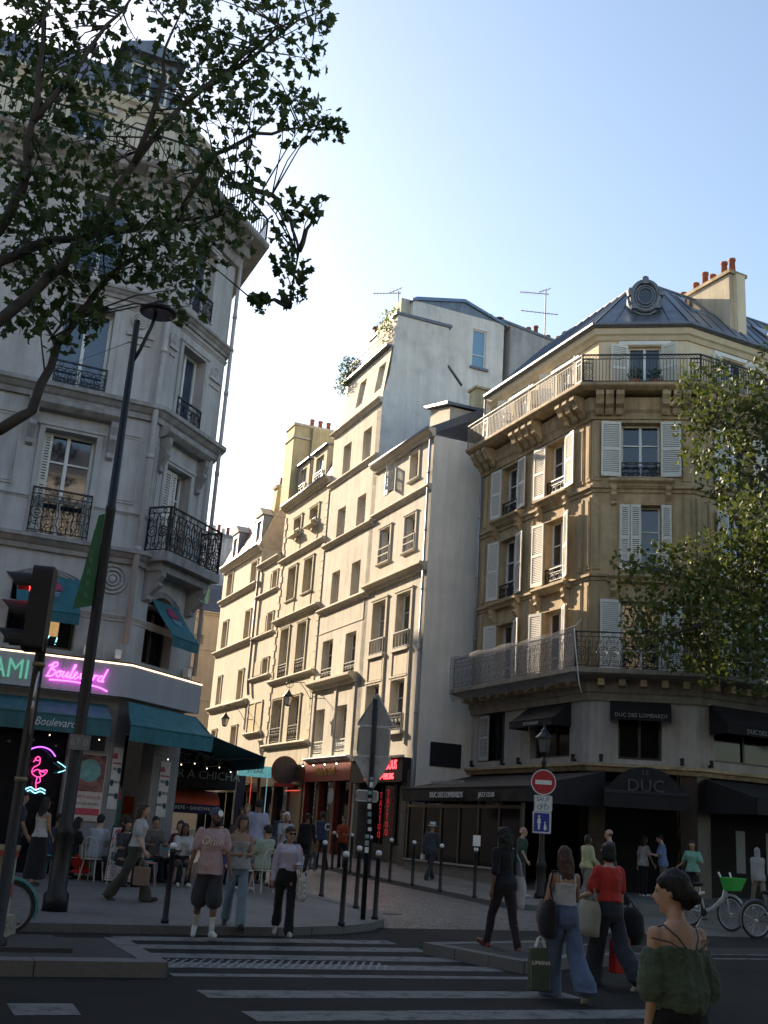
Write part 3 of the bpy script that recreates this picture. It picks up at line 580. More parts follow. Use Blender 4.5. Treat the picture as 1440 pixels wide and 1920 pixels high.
# ---- D: single-window house
Dh = base('one_window_house', 'slim cream house with one window and one blind panel per floor', FR, 18.6)
U0, U1 = 18.55, 22.4
holes = [(19.0, 19.8, 14.35, 15.25), (19.1, 20.0, 11.95, 12.9), (19.2, 20.15, 9.6, 10.38)]
wb = wall(MB(), FR, U0, U1, 4.4, 16.0, holes, .3); closed(wb, FR, U0, U1, 0, 16.0); wb.build('wall', CREAM3, Dh)
for h in holes:
    window(Dh, FR, *h, dep=.3, trans=(.5,), glass=GLASS); surround(Dh, FR, *h, .1, .05, CREAM3, False)
    MB().box(FR, h[1]+.35, h[1]+1.5, .003, .03, h[2], h[3]).build('blind_panel', CREAM2, Dh)
    ledge(Dh, FR, U0+.1, U1-.15, h[2]-.12, .2, .2)
for a in (19.55, 20.8): MB().box(FR, a, a+1.12, .003, .02, 6.5, 8.05).build('blind_window', mat('ochre_panel', (.50, .38, .19), .8, .12, 3, streak=.2), Dh)
MB().box(FR, 19.45, 22.0, .003, .06, 8.05, 8.15).box(FR, 19.45, 19.55, .003, .06, 6.5, 8.05).box(FR, 20.68, 20.78, .003, .06, 6.5, 8.05).box(FR, 21.93, 22.02, .003, .06, 6.5, 8.05).build('blind_window_frame', TRIM, Dh); ledge(Dh, FR, 19.2, 22.2, 6.45, .2, .24)
ledge(Dh, FR, U0, U1, 16.1, .3, .3, name='cornice'); MB().prism(FR, [(.2, 16.1), (-4.5, 18.6), (-9, 16.4), (-9, 16), (0, 16)], U0, U1).build('roof', SLATE, Dh)
pipe(Dh, [FR(22.2, .14, 15.8), FR(22.2, .14, 9.3), FR(21.9, .14, 8.6)], .08, mat('old_pipe', (.30, .27, .24), .6, .2, 4))
# ---- E: far house with mansard
Eh = base('mansard_house', 'cream house with two blue dormers and ribbed metal mansard', FR, 22.4)
U0, U1 = 22.4, 30.4
holes = [(23.05, 24.2, 15.45, 16.6), (28.15, 29.28, 15.45, 16.85), (23.42, 24.45, 12.1, 13.68), (28.17, 29.25, 12.1, 13.72), (23.72, 24.68, 8.55, 10.2), (28.25, 29.05, 8.58, 10.25), (23.9, 25.0, 5.2, 7.0), (28.2, 29.2, 5.2, 7.0)]
wb = wall(MB(), FR, U0, U1, 4.2, 17.2, holes, .3); closed(wb, FR, U0, U1, 0, 17.2); wb.build('wall', CREAM3, Eh)
for i, h in enumerate(holes): window(Eh, FR, *h, dep=.3, trans=(.33, .66), glass=[GLASSC, GLASS][i % 2]); surround(Eh, FR, *h, .11, .05, CREAM3, False)
for z in (15.25, 11.95, 8.42): ledge(Eh, FR, U0, U1, z, .3, .28)
ledge(Eh, FR, U0, U1, 17.4, .34, .34, name='cornice')
MB().prism(FR, [(.25, 17.4), (-.8, 20.0), (-4, 20.8), (-9, 19), (-9, 17.2), (0, 17.2)], U0, U1).build('roof', SLATEB, Eh)
for k in range(15): u = U0+.35+k*.53; MB().hexa([FR(u, .27, 17.42), FR(u+.06, .27, 17.42), FR(u+.06, .2, 17.42), FR(u, .2, 17.42), FR(u, -.76, 20.04), FR(u+.06, -.76, 20.04), FR(u+.06, -.84, 20.04), FR(u, -.84, 20.04)]).build('roof_rib', TERRA if k % 3 else LEAD, Eh)
for a, e in ((22.5, 23.75), (27.4, 28.65)):
    bl = mat('blue_grey_zinc', (.16, .19, .25), .5, .15, 4, metal=.3); wb = wall(MB(), FR.off(0, .12), a, e, 17.5, 19.3, [(a+.2, e-.2, 17.6, 19.0)], .15); wb.box(FR, a, a+.06, -1.3, .1, 17.4, 19.3).box(FR, e-.06, e, -1.3, .1, 17.4, 19.3); wb.build('dormer', bl, Eh)
    MB().slab(FR.off(0, .2), [(a-.12, 19.3), (e+.12, 19.3), ((a+e)/2, 19.85)], 0, -1.6).build('dormer_roof', TRIM, Eh); window(Eh, FR.off(0, .12), a+.2, e-.2, 17.6, 19.0, dep=.13, glass=GLASS)
b = MB(); b.tube([FR(U0, .36, 17.35), FR(U1, .36, 17.4)], .07, 8); b.build('gutter', PIPE, Eh, True)
fe = FS(22.45); MB().slab(fe, [(.15, 16.4), (4.0, 16.4), (4.0, 21.4), (1.3, 21.4), (.6, 21.1), (.35, 17.6)], .0, -.7).build('party_wall', YELLOW, Eh); MB().slab(fe, [(.5, 21.05), (1.35, 21.42), (4.1, 21.42), (4.1, 21.55), (1.3, 21.55), (.45, 21.2)], .06, -.76).build('party_coping', TRIM, Eh)
MB().lathe(fe(.9, -.3, 21.35), [(.13, 0), (.11, .4), (.14, .45), (.09, .45)], 8).build('chimney_pot', TERRA, Eh, True)
# ---- F: far houses closing the view
ff = FS(35.5); fq = ff(0, 0, 0)
Fh = thing('beige_house', 'plain beige house with dark roof closing the far end of the street', 'building', (fq.x, fq.y, gz(fq.y)))
hs = [(-.35, .25, 13.2, 15.0), (-.6, -.1, 9.8, 11.6), (-.6, -.1, 6.6, 8.2)]
wb = wall(MB(), ff, -.95, 4.5, 0, 15.4, hs, .2); closed(wb, ff, -.95, 4.5, 0, 15.4, 8); wb.build('wall', BEIGE, Fh)
for h in hs: window(Fh, ff, *h, dep=.2, glass=GLASSC); railing(Fh, ff, h[0]-.1, h[1]+.1, h[2], h[2]+.6, .1, 'bars', IRON, 'window_railing')
ledge(Fh, ff, -.95, 4.5, 15.5, .25, .25, BEIGE, 'cornice'); ledge(Fh, ff, -.95, 4.5, 12.9, .12, .06, BEIGE); ledge(Fh, ff, -.95, 4.5, 9.5, .12, .06, BEIGE)
MB().prism(ff, [(.2, 15.5), (-1.4, 17.4), (-4, 18.3), (-8, 16), (-8, 15.4), (0, 15.4)], -.95, 4.5).build('roof', SLATE, Fh)
wb = MB().slab(ff.off(0, -.35), [(-.3, 15.8), (.65, 15.8), (.65, 17.4), (-.3, 17.4)], 0, -1.2); wb.build('dormer', SLATE, Fh); MB().slab(ff.off(0, -.3), [(-.15, 15.9), (.5, 15.9), (.5, 17.2), (-.15, 17.2)], 0, -.02).build('dormer_pane', mat('green_curtain', (.05, .26, .20), .3, .3, 3), Fh)
fg = FS(41); fq = fg(0, 0, 0)
Gh = thing('grey_gable_house', 'grey stained gable wall with a row of chimney pots, farthest roof', 'building', (fq.x, fq.y, gz(fq.y)))
MB().box(fg, -.9, 6, -6, 0, 0, 22.4).build('wall', mat('stained_gable', (.52, .52, .54), .9, .12, 1.5, .1, 30, streak=.3, stain=((.25, .28, .28), 1.2)), Gh)
b = MB(); b.box(fg, -1, 6.1, -.6, .08, 22.4, 22.6); b.build('gable_coping', LEAD, Gh)
for k in range(8): MB().lathe(fg(.3+k*.36, -.3, 22.6), [(.14, 0), (.12, .45+.12*(k % 3)), (.15, .5+.12*(k % 3)), (.1, .5+.12*(k % 3))], 8).build('chimney_pot', TERRA if k % 2 else GREYW, Gh, True)
# ---- chimney wall and aerials behind A
fk = FS(7.2); fq = fk(6.5, -.3, 20)
ck = thing('chimney_wall', 'grey chimney wall with a row of terracotta pots left of the zinc roof', 'chimney', fq)
MB().slab(fk, [(6.35, 18), (11.6, 18), (11.6, 26.6), (9.8, 26.9), (6.9, 27.2), (6.45, 26.9)], 0, -.8).build('stack', mat('grey_render', (.40, .40, .41), .9, .12, 1.5, .2, 30, streak=.3), ck); MB().slab(fk, [(6.4, 26.85), (6.95, 27.2), (11.7, 26.7), (11.7, 26.82), (6.95, 27.34), (6.4, 27.0)], .08, -.88).build('stack_coping', LEAD, ck)
for k, u in enumerate((6.35, 7.0, 7.35, 8.75, 9.2, 9.95, 10.6, 11.1)):
    hgt = (.3, .35, .3, .5, .75, .45, .6, .9)[k]; b = MB().lathe(fk(u, -.4, 27.05-.05*k), [(.13, 0), (.11, hgt), (.15, hgt+.02), (.14, hgt+.1), (.08, hgt+.1)], 8); b.build('chimney_pot', TERRA, ck, True)
    if k in (0, 1, 7): MB().lathe(fk(u, -.4, 27.05-.05*k+hgt+.16), [(.05, 0), (.26, .02), (.24, .06), (.03, .12)], 10).build('pot_cowl', LEAD, ck)
def aerial(label, fr, u, z0, z1, arms):
    t = thing('tv_aerial', label, 'aerial', fr(u, -.4, z0), 'roof aerials'); MB().tube([fr(u, -.4, z0), fr(u, -.4, z1)], .032, 6).build('mast', AER, t)
    for (z, L0, L1, n, tilt) in arms:
        b = MB(); b.tube([fr(u+L0, -.4, z-tilt), fr(u+L1, -.4, z+tilt)], .02, 4)
        for k in range(n): q = u+L0+(L1-L0)*(k+.5)/n; h_ = .22-.1*k/n; zz = z-tilt+2*tilt*(k+.5)/n; b.tube([fr(q, -.4-h_, zz), fr(q, -.4+h_, zz)], .009, 4); b.tube([fr(q, -.4, zz-.1), fr(q, -.4, zz+.1)], .008, 4)
        b.build('antenna_arm', AER, t)
aerial('tall roof aerial with two crossed arms beside the chimney pots', fk, 9.75, 26.3, 30.0, [(29.6, -1.6, .2, 10, .18), (28.55, -1.5, .8, 9, .18), (29.95, -.4, .3, 4, .2)])
fk2 = FS(8.3); aerial('small roof aerial above the green terrace plants', fk2, 1.7, 26.4, 28.2, [(27.9, -1.4, .15, 9, .22), (28.2, -.5, .2, 4, .25)])
b = thing('roof_vents', 'two small metal cowl pots on the terrace roof under the aerial', 'roof vent', FS(11)(1.8, -.3, 26.6))
for u in (-.4, .35): MB().lathe(FS(11)(2.1+u, -.3, 26.7), [(.12, 0), (.12, .42), (.24, .46), (.22, .52), (.03, .6)], 10).build('vent_pipe', TERRA if u < 0 else LEAD, b)
# ================================================================== golden stone corner house on the right
def isect(f1, d1, f2, d2):
    """corner of two facade lines pushed out by d1, d2"""
    p, q = f1.o+f1.n*d1, f2.o+f2.n*d2; a, b = f1.d, f2.d
    den = a.x*b.y-a.y*b.x; t = ((q.x-p.x)*b.y-(q.y-p.y)*b.x)/den; return p+a*t
UL, UR = 7.62, 14.
def outline(d): return [FRP(UL, d, 0), isect(FRP, d, FC, d), isect(FC, d, FD, d), FD(UR, d, 0)]
def ring(name, root, m, prof):
    """moulding of (d, z) profile carried round the three faces"""
    b = MB(); n = len(prof); rows_ = []
    for d, z in prof: rows_.append([V((p.x, p.y, z)) for p in outline(d)])
    for s_ in range(3):
        k = len(b.v); b.v += [rows_[i][s_] for i in range(n)]+[rows_[i][s_+1] for i in range(n)]
        for i in range(n): j = (i+1) % n; b.f.append((k+i, k+j, k+n+j, k+n+i))
        if s_ == 0: b.f.append(tuple(k+i for i in range(n)))
        if s_ == 2: b.f.append(tuple(k+n+i for i in range(n)))
    return b.build(name, m, root)
Rh = thing('corner_house', 'golden stone corner house with white louvred shutters and zinc roof', 'building', (6.8, 34.33, gz(34)))
r3, r2, r1 = (7.02, 9.22), (10.22, 12.42), (13.4, 15.28)
FACES = [(FRP, 0, UL, [(1.58, 2.82), (4.74, 5.95)], 'L'), (FC, 0, 3.2, [(.93, 2.18)], 'C'), (FD, 0, UR, [(1.45, 2.6), (5.2, 6.35), (9., 10.15)], 'R')]
wb = MB()
for fr, a, e, cols, k in FACES: wall(wb, fr, a, e, 6.2, 15.6, [(c[0], c[1], *r) for c in cols for r in (r3, r2, r1)], .3)
wb.build('wall', STONE, Rh)
wb = MB()
mez = {'L': [(5.2, 7.1, 4.36, 6.05), (1.1, 3.5, 4.36, 6.0)], 'C': [(.87, 2.17, 4.3, 5.95)], 'R': [(.7, 3.6, 4.4, 6.1), (5, 7.6, 4.4, 6.1)]}
for fr, a, e, cols, k in FACES: wall(wb, fr, a, e, 4.1, 6.2, mez[k], .3)
wb.build('mezzanine_wall', mat('grey_stone', (.42, .40, .37), .85, .12, 3, .15, 45, streak=.25), Rh)
wb = MB()
for fr, a, e, cols, k in FACES: wall(wb, fr, a, e, 0, 4.1, [(.5, e-.5, .3, 3.9)], .4)
wb.build('ground_wall', DARKR, Rh)
att = {'L': [(1.5, 2.65, 16.55, 18.2), (4.55, 5.7, 16.55, 18.2)], 'C': [(1.0, 2.1, 16.5, 18.22)], 'R': [(1.55, 2.6, 16.55, 18.2), (4.3, 5.3, 16.55, 18.2)]}
FRPa, FCa, FDa = FRP.off(0, -.3), FC.off(0, -.3), FD.off(0, -.3)
ca, cb = isect(FRP, -.3, FC, -.3), isect(FC, -.3, FD, -.3)
FRPa.o, FCa.o, FDa.o = ca.copy(), ca.copy(), cb.copy()
wb = MB()
for fr, e, k in ((FRPa, UL, 'L'), (FCa, (cb-ca).length, 'C'), (FDa, UR, 'R')): wall(wb, fr, 0, e, 16.3, 18.75, att[k], .2)
wb.build('attic_wall', ATTIC, Rh)
wb = MB(); bk = [FRP(UL, -8, 0), FD(UR, -10, 0)]
for z0, z1 in ((0, 18.75),):
    a, b_ = FRP(UL, 0, 0), FRP(UL, -8, 0); c_, d_ = FD(UR, -10, 0), FD(UR, 0, 0)
    for p, q in ((a, b_), (b_, c_), (c_, d_)): wb.poly([p+V((0, 0, z0)), q+V((0, 0, z0)), q+V((0, 0, z1)), p+V((0, 0, z1))])
wb.build('rear_wall', GREYW, Rh)
# windows, shutters, hoods
def console(root, fr, u, zt, h=.62, pr=.26, wd=.17, m=None):
    pf = [(0, zt), (pr, zt), (pr, zt-h*.16), (pr*.75, zt-h*.34), (pr*.95, zt-h*.48), (pr*.6, zt-h*.66), (pr*.34, zt-h*.8), (pr*.38, zt-h*.93), (0, zt-h)]
    return MB().prism(fr, [(d+.003, z) for d, z in pf], u-wd/2, u+wd/2).build('bracket', m or STONE2, root)
def hood(root, fr, u0, u1, z, m=None, pr=.32):
    MB().prism(fr, [(0.002, z-.24), (pr*.55, z-.24), (pr*.65, z-.16), (pr*.92, z-.1), (pr, z-.07), (pr, z), (.002, z+.06)], u0, u1).build('hood', m or STONE2, root)
    for u in (u0+.18, u1-.18): console(root, fr, u, z-.24, m=m)
for fr, a, e, cols, k in FACES:
    for ci, c in enumerate(cols):
        for ri, r in enumerate((r3, r2, r1)):
            window(Rh, fr, c[0], c[1], *r, dep=.3, trans=(.3, .62), glass=GLASS)
            MB().box(fr, c[0]-.1, c[0], .002, .05, r[0], r[1]+.1).box(fr, c[1], c[1]+.1, .002, .05, r[0], r[1]+.1).box(fr, c[0], c[1], .002, .05, r[1], r[1]+.1).build('window_surround', STONE2, Rh)
            wd = (c[1]-c[0])/2+.02
            if k == 'C' and ri == 1:
                shutter(Rh, fr, c[0]-.05, c[0]+.27, *r, .06, .1); shutter(Rh, fr, c[0]+.29, c[0]+.62, *r, .06, .1); shutter(Rh, fr, c[1]+.02, c[1]+.34, *r, .06, .1)
            else:
                an = .10+.2*random.random() if ri < 2 else .12
                shutter(Rh, fr, c[0]-wd, c[0], r[0]-.02, r[1]+.02, .055, .1, SHUT, hinge=c[0]-.02, ang=an+(.25 if k == 'L' and ci == 0 and ri < 2 else 0)); shutter(Rh, fr, c[1], c[1]+wd, r[0]-.02, r[1]+.02, .055, .1, SHUT, hinge=c[1]+.02, ang=an)
            if ri > 0 and not (k == 'C' and ri == 1): railing(Rh, fr, c[0], c[1], r[0]+.02, r[0]+.5, -.02, 'scroll', IRON, 'window_railing')
            if ri < 2: hood(Rh, fr, c[0]-.42, c[1]+.42, r[1]+.84)
            if ri == 2: ledge(Rh, fr, c[0]-.15, c[1]+.15, r[0]-.02, .1, .1, STONE2, 'sill')
for fr, u in [(FRP, .22), (FRP, .62), (FRP, 3.75), (FRP, 7.2), (FC, .12), (FC, 3.02), (FD, .25), (FD, .75), (FD, 3.9)]:
    for z0, z1 in ((7.1, 9.85), (10.25, 12.7), (13.25, 15.3)):
        MB().box(fr, u-.13, u+.13, .002, .045, z0, z1).build('pilaster', STONE2, Rh); MB().box(fr, u-.08, u+.08, .045, .06, z0+.12, z1-.12).build('pilaster_panel', STONE, Rh)
ring('string_course', Rh, STONE2, [(-.1, 9.88), (.05, 9.88), (.07, 9.98), (.14, 10.0), (.14, 10.08), (-.1, 10.12)]); ring('string_course', Rh, STONE2, [(-.1, 12.84), (.05, 12.84), (.07, 12.94), (.14, 12.98), (.14, 13.06), (-.1, 13.1)])
ring('cornice', Rh, STONE2, [(-.2, 15.4), (.08, 15.4), (.12, 15.6), (.2, 15.7), (.26, 16.1), (-.2, 16.1)]); ring('upper_balcony', Rh, STONE2, [(-.4, 16.22), (.62, 16.22), (.78, 16.3), (.82, 16.34), (.82, 16.43), (-.4, 16.46)])
for fr, us in ((FRP, [.3, .75, 1.2, 3.0, 3.45, 3.9, 4.35, 6.4, 6.85, 7.3]), (FC, [.2, .52, .86, 2.35, 2.7, 3.0]), (FD, [.3, .7, 1.1, 3.1, 3.5, 3.9])):
    for u in us: MB().prism(fr, [(.25, 16.2), (.68, 16.2), (.70, 16.05), (.58, 15.92), (.52, 15.78), (.34, 15.68), (.26, 15.55), (.2, 15.5)], u-.13, u+.13).build('corbel', STONE2, Rh)
ring('lower_cornice', Rh, mat('dim_stone', (.33, .29, .23), .85, .2, 3, .2, 45, streak=.35), [(-.2, 6.05), (.1, 6.05), (.14, 6.25), (.2, 6.3), (.22, 6.62), (.85, 6.72), (.98, 6.78), (.98, 6.92), (-.2, 6.96)])
for fr, e in ((FRP, UL), (FC, 3.2), (FD, 9.)):
    n = int(e/.62)
    for i in range(n): u = (i+.5)*e/n; MB().box(fr, u-.1, u+.1, .2, .62, 6.45, 6.66).build('dentil', STONE2, Rh)
ring('ground_cornice', Rh, STONE2, [(-.2, 3.9), (.12, 3.9), (.2, 4.0), (.28, 4.05), (.28, 4.12), (-.2, 4.18)])
def ringrail(d, z0, z1, style, name, m, parts=(0, 1, 2), **kw):
    P_ = outline(d)
    fs = [(F(P_[1].x, P_[1].y, FRP.az, -1), (P_[0]-P_[1]).length), (F(P_[1].x, P_[1].y, FC.az, 1), (P_[2]-P_[1]).length), (F(P_[2].x, P_[2].y, FD.az, 1), 9.)]
    for i in parts: railing(Rh, fs[i][0], 0.01, fs[i][1], z0, z1, 0, style, m, name, **kw)
    return fs
fs1 = ringrail(.72, 16.44, 17.45, 'band', 'upper_railing', IRON, (1, 2)); ringrail(.72, 16.44, 17.45, 'band', 'upper_railing', mat('sunlit_iron', (.20, .17, .14), .6, .2, 10), (0,))  # street stretch gets a lighter iron, sunlight put into its colour
for f_, u in ((fs1[0][0], .0), (fs1[1][0], 0), (fs1[1][0], fs1[1][1]-.34), (fs1[0][0], 6.4)): railing(Rh, f_, u+.02, u+.36, 16.47, 17.3, .0, 'scroll', IRON, 'railing_panel', .008)
fs0 = ringrail(.86, 6.95, 8.05, 'scroll', 'lower_railing', IRON)
# debris netting over the street side of the lower balcony
nf, nl = fs0[0]; m_net, n_, b_ = _nt('debris_net'); n_.links.new(_ramp(n_, _noise(n_, _pos(n_, (1, 1, 1.6)), 34, 4), (.13, .13, .135), (.33, .33, .335), .35, .66), b_.inputs['Base Color']); b_.inputs['Roughness'].default_value = .6; b_.inputs['Alpha'].default_value = .55
b = MB(); N = 30
for i in range(N):
    for j in range(6):
        def q(i, j): u = -.05+(nl+.25)*i/N; z = 6.5+1.65*j/6; return nf(u, .07+.014*sin(i*.8+j*.5)+(.012*cos(j*.9+i*.35))-(.12 if j == 0 else 0), z+.03*sin(i*.9)*(j == 6)-(.02*sin(i*1.3) if j == 0 else 0))
        b.poly([q(i, j), q(i+1, j), q(i+1, j+1), q(i, j+1)])
net = b.build('balcony_netting', m_net, None, True); tag(net, 'grey debris netting wrapped around the lower balcony railing', 'netting')
b = MB(); b.tube([nf(-.05, .1, 8.13), nf(-.2, .1, 7.2), nf(-.3, .06, 6.4), nf(-.35, .0, 6.1)], .014, 5); b.tube([nf(-.35, .05, 8.36), nf(-.15, .08, 8.2), nf(.5, .08, 8.15)], .02, 5); tag(b.build('tied_net_end', WHITE, None, True), 'white twisted cord tying the balcony netting at the corner', 'cord')
# attic windows and shutters
for fr, k in ((FRPa, 'L'), (FCa, 'C'), (FDa, 'R')):
    for h in att[k]:
        window(Rh, fr, *h, dep=.2, trans=(), glass=GLASS); MB().box(fr, h[0]-.32, h[1]+.32, .002, .05, h[3]+.04, h[3]+.18).build('lintel', WHITE, Rh)
        an = .5 if k == 'L' else .35
        shutter(Rh, fr, h[0]-.6, h[0], h[2], h[3], m=SHUT, hinge=h[0]-.02, ang=an); shutter(Rh, fr, h[1], h[1]+.6, h[2], h[3], m=SHUT, hinge=h[1]+.02, ang=an+.3)
ring('eave_moulding', Rh, ATTIC, [(-.3, 18.42), (-.24, 18.42), (-.16, 18.55), (-.08, 18.6), (-.02, 18.78), (-.3, 18.8)])
ring('gutter', Rh, LEAD, [(-.2, 18.76), (.06, 18.8), (.12, 18.86), (.12, 18.94), (.05, 18.96), (-.2, 18.92)])
# zinc roof with standing seams
o0 = outline(.0); o1 = outline(-2.7); zr0, zr1 = 18.92, 21.75
b = MB()
for i in range(3): b.poly([o0[i]+V((0, 0, zr0)), o0[i+1]+V((0, 0, zr0)), o1[i+1]+V((0, 0, zr1)), o1[i]+V((0, 0, zr1))])
b.poly([o1[0]+V((0, 0, zr1)), o1[1]+V((0, 0, zr1)), o1[2]+V((0, 0, zr1)), o1[3]+V((0, 0, zr1)), FD(UR, -10, zr1-.8), FRP(UL, -8, zr1-.8)])
rf = b.build('roof', ZINC, Rh)
for i in range(3):
    n = int((o0[i+1]-o0[i]).length/.55)
    for k in range(n+1):
        t_ = k/n; p = o0[i].lerp(o0[i+1], t_)+V((0, 0, zr0+.02)); q_ = o1[i].lerp(o1[i+1], t_)+V((0, 0, zr1+.02)); MB().tube([p, q_], .028, 4).build('roof_seam', ZINC, rf)
MB().tube([v+V((0, 0, zr1)) for v in o1], .06, 6).build('ridge_roll', LEAD, rf)
# oval dormer window
fo = FC.off(0, -.55); oc = (1.75, 20.25)
b = MB(); n = 24
b.slab(fo, [(oc[0]+.62*cos(2*pi*i/n), oc[1]-.05+.66*sin(2*pi*i/n)) for i in range(n)], -.02, -1.7); b.build('oval_dormer', ZINC, Rh, False)
b = MB()
for R_, r_, d_ in ((.54, .09, .02), (.40, .055, .0), (.30, .04, .03)): b.tube([fo(oc[0]+R_*.86*cos(2*pi*i/n), d_, oc[1]+R_*1.05*sin(2*pi*i/n)) for i in range(n+1)], r_, 7, False)
b.build('oval_frame', LEAD, Rh, True)
MB().box(fo, oc[0]-.11, oc[0]+.11, -.05, .14, oc[1]+.44, oc[1]+.68).build('oval_keystone', LEAD, Rh); MB().lathe(fo(oc[0], .05, oc[1]+.68), [(.12, 0), (.09, .05), (.001, .09)], 8).build('oval_finial', LEAD, Rh)
for s_ in (-1, 1): MB().lathe(fo(oc[0]+s_*.52, .04, oc[1]+.12), [(.1, -.14), (.13, 0), (.08, .14), (.03, .2)], 8).build('oval_scroll', LEAD, Rh); MB().box(fo, oc[0]+s_*.36-.13, oc[0]+s_*.36+.13, -.03, .1, oc[1]-.5, oc[1]-.36).build('oval_foot', LEAD, Rh)
MB().slab(fo, [(oc[0]+.27*cos(2*pi*i/n), oc[1]+.34*sin(2*pi*i/n)) for i in range(n)], .0, .012).build('oval_pane', GLASS, Rh)
# chimney on the right wing
fc_ = FD.off(2.7, 0)
b = MB(); b.box(fc_, 0, .72, -4.6, -.9, 19.2, 22.05); b.build('chimney', mat('chimney_render', (.56, .48, .36), .9, .1, 2, .15, 40, streak=.3), Rh)
MB().box(fc_, -.08, .8, -4.7, -.8, 22.05, 22.18).build('chimney_coping', STONE2, Rh); MB().box(fc_, .2, .6, -.9, -.72, 19.4, 22.03).build('chimney_breast', ATTIC, Rh)
for k, (d, h) in enumerate(((-1.1, .55), (-1.5, .6), (-2.1, .35), (-2.5, .62), (-3.0, .4), (-3.7, .3), (-4.3, .35))): MB().lathe(fc_(.36, d, 22.18), [(.13, 0), (.11, h), (.14, h+.02), (.14, h+.1), (.09, h+.1)], 10).build('chimney_pot', TERRA, Rh, True)
# roof lights
def on_roof(fr, u, t_, w_, h_):
    def q(uu, tt, l=.0): return fr(uu, -2.7*tt, zr0+(zr1-zr0)*tt)+V((0, 0, .05+l))
    return [q(u, t_), q(u+w_, t_), q(u+w_, t_+h_), q(u, t_+h_)]
for u, t_, nm in ((1.3, .5, 'skylight'), (4.6, .35, 'skylight')):
    p = on_roof(FD, u, t_, .75, .32); b = MB(); b.hexa([v-V((0, 0, .04)) for v in p]+[v+V((0, 0, .05)) for v in p]); s_ = b.build(nm, LEAD, Rh); b = MB(); c_ = sum(p, V())/4; b.poly([c_+(v-c_)*.84+V((0, 0, .056)) for v in p]); b.build('pane', GLASS, s_)
pipe(Rh, [FRP(UL-.12, .08, 18.7), FRP(UL-.12, .08, 16.6)], .05); pipe(Rh, [FRP(UL-.1, .1, 15.4), FRP(UL-.1, .1, 7.0)], .055)
# upper balcony chairs and pots
def bistro_chair(t, c, yaw, m, s=1.):
    fr = F(c[0], c[1], math.degrees(yaw)); z = c[2]
    MB().lathe((fr(0, 0, z+.44)), [(.19, 0), (.2, .015), (.19, .03)], 14).build('seat', m, t)
    for a, e in ((-1, -1), (1, -1), (-1, 1), (1, 1)): MB().tube([fr(a*.14, e*.13, z+.44), fr(a*.19, e*.19, z)], .013, 6).build('leg', m, t)
    b = MB(); b.tube([fr(-.18, -.16, z+.44), fr(-.19, -.2, z+.75), fr(-.12, -.22, z+.88), fr(0, -.23, z+.91), fr(.12, -.22, z+.88), fr(.19, -.2, z+.75), fr(.18, -.16, z+.44)], .014, 6)
    for k in (-.1, 0, .1): b.tube([fr(k, -.17, z+.45), fr(k*.9, -.22, z+.9-abs(k)*.3)], .009, 5)
    b.build('backrest', m, t)
for u, yw, lb in ((1.0, .4, 'black folding chair on the upper balcony beside the corner railing'), (3.2, 2.2, 'black folding chair on the upper balcony between two shutters'), (5.1, 1.2, 'black folding chair on the upper balcony at its far end')):
    q = FRP(u, .25, 16.46); t = thing('balcony_chair', lb, 'chair', q, 'upper balcony chairs'); bistro_chair(t, q, yw, IRON)
for u, lb in ((1.35, 'left dark potted shrub on the corner upper balcony before the glass doors'), (2.0, 'right dark potted shrub on the corner upper balcony before the glass doors')): planter(lb, FC(u, .3, 16.46), 130, .28, .12, PLANTD, group='corner balcony pots', h=.22)
# ---- shop floor: glazed terrace with awnings
for fr, e in ((FRP, UL), (FC, 3.2), (FD, UR)): MB().box(fr, .5, e-.5, -1.2, -1.0, .2, 4.0).build('shop_backing', VOID, Rh)
tz = gz(34)+.12
b = MB(); b.box(FRP, -.4, 7.4, 2.45, 2.6, 0, tz+.42); b.box(FRP, 7.25, 7.4, 0.3, 2.45, 0, tz+.42); b.build('terrace_plinth', mat('terrace_stone', (.16, .15, .14), .7, .2, 6), Rh)
MB().box(FRP, -.42, 7.42, 2.43, 2.66, tz+.42, tz+.47).build('terrace_ledge', mat('ledge_stone', (.34, .32, .29), .7, .1, 6), Rh)
for k in range(7): u = -.36+k*1.28; MB().box(FRP, u-.05, u+.05, 2.48, 2.58, tz+.47, 3.1).build('terrace_post', DARKR, Rh)
for k in range(6): u = -.31+k*1.28; MB().box(FRP, u, u+1.18, 2.52, 2.54, tz+.47, 2.6).build('terrace_pane', SHOPG, Rh)
MB().box(FRP, -.4, 7.4, 2.46, 2.6, 2.6, 2.7).build('terrace_transom', DARKR, Rh)
awning(Rh, FRP, -.9, 7.5, 3.85, 3.22, 2.75, .42, BLACKC, sides=True); awning(Rh, FC, .4, 2.8, 3.6, 3.2, 1.9, .4, BLACKC); awning(Rh, FD, .3, 12, 3.85, 3.3, 2.1, .45, BLACKC, sides=True)
b = MB(); n = 14                                       # half-round awning over the corner door
R_ = 1.15; c_ = (1.6, 2.95)
for i in range(n):
    a0, a1 = pi*i/n, pi*(i+1)/n; q = lambda a, d, k: FC(c_[0]+R_*k*cos(a), d, c_[1]+R_*.95*k*sin(a))
    b.poly([q(a0, .05, 1), q(a1, .05, 1), q(a1, 1.3, .97), q(a0, 1.3, .97)]); b.poly([q(a0, 1.3, .97), q(a1, 1.3, .97), FC(c_[0], 1.36, c_[1])])
b.build('round_awning', BLACKC, Rh)
LET = mat('dim_lettering', (.30, .30, .31), .6, .1, 8); LETB = mat('white_lettering', (.62, .62, .62), .6, .1, 8); LETD = mat('faint_lettering', (.07, .07, .075), .6, .1, 8)
text('DUC', .50, FC, 1.6, 3.45, 1.39, LETD, Rh); text('LE', .2, FC, 1.6, 3.83, 1.39, LETD, Rh)
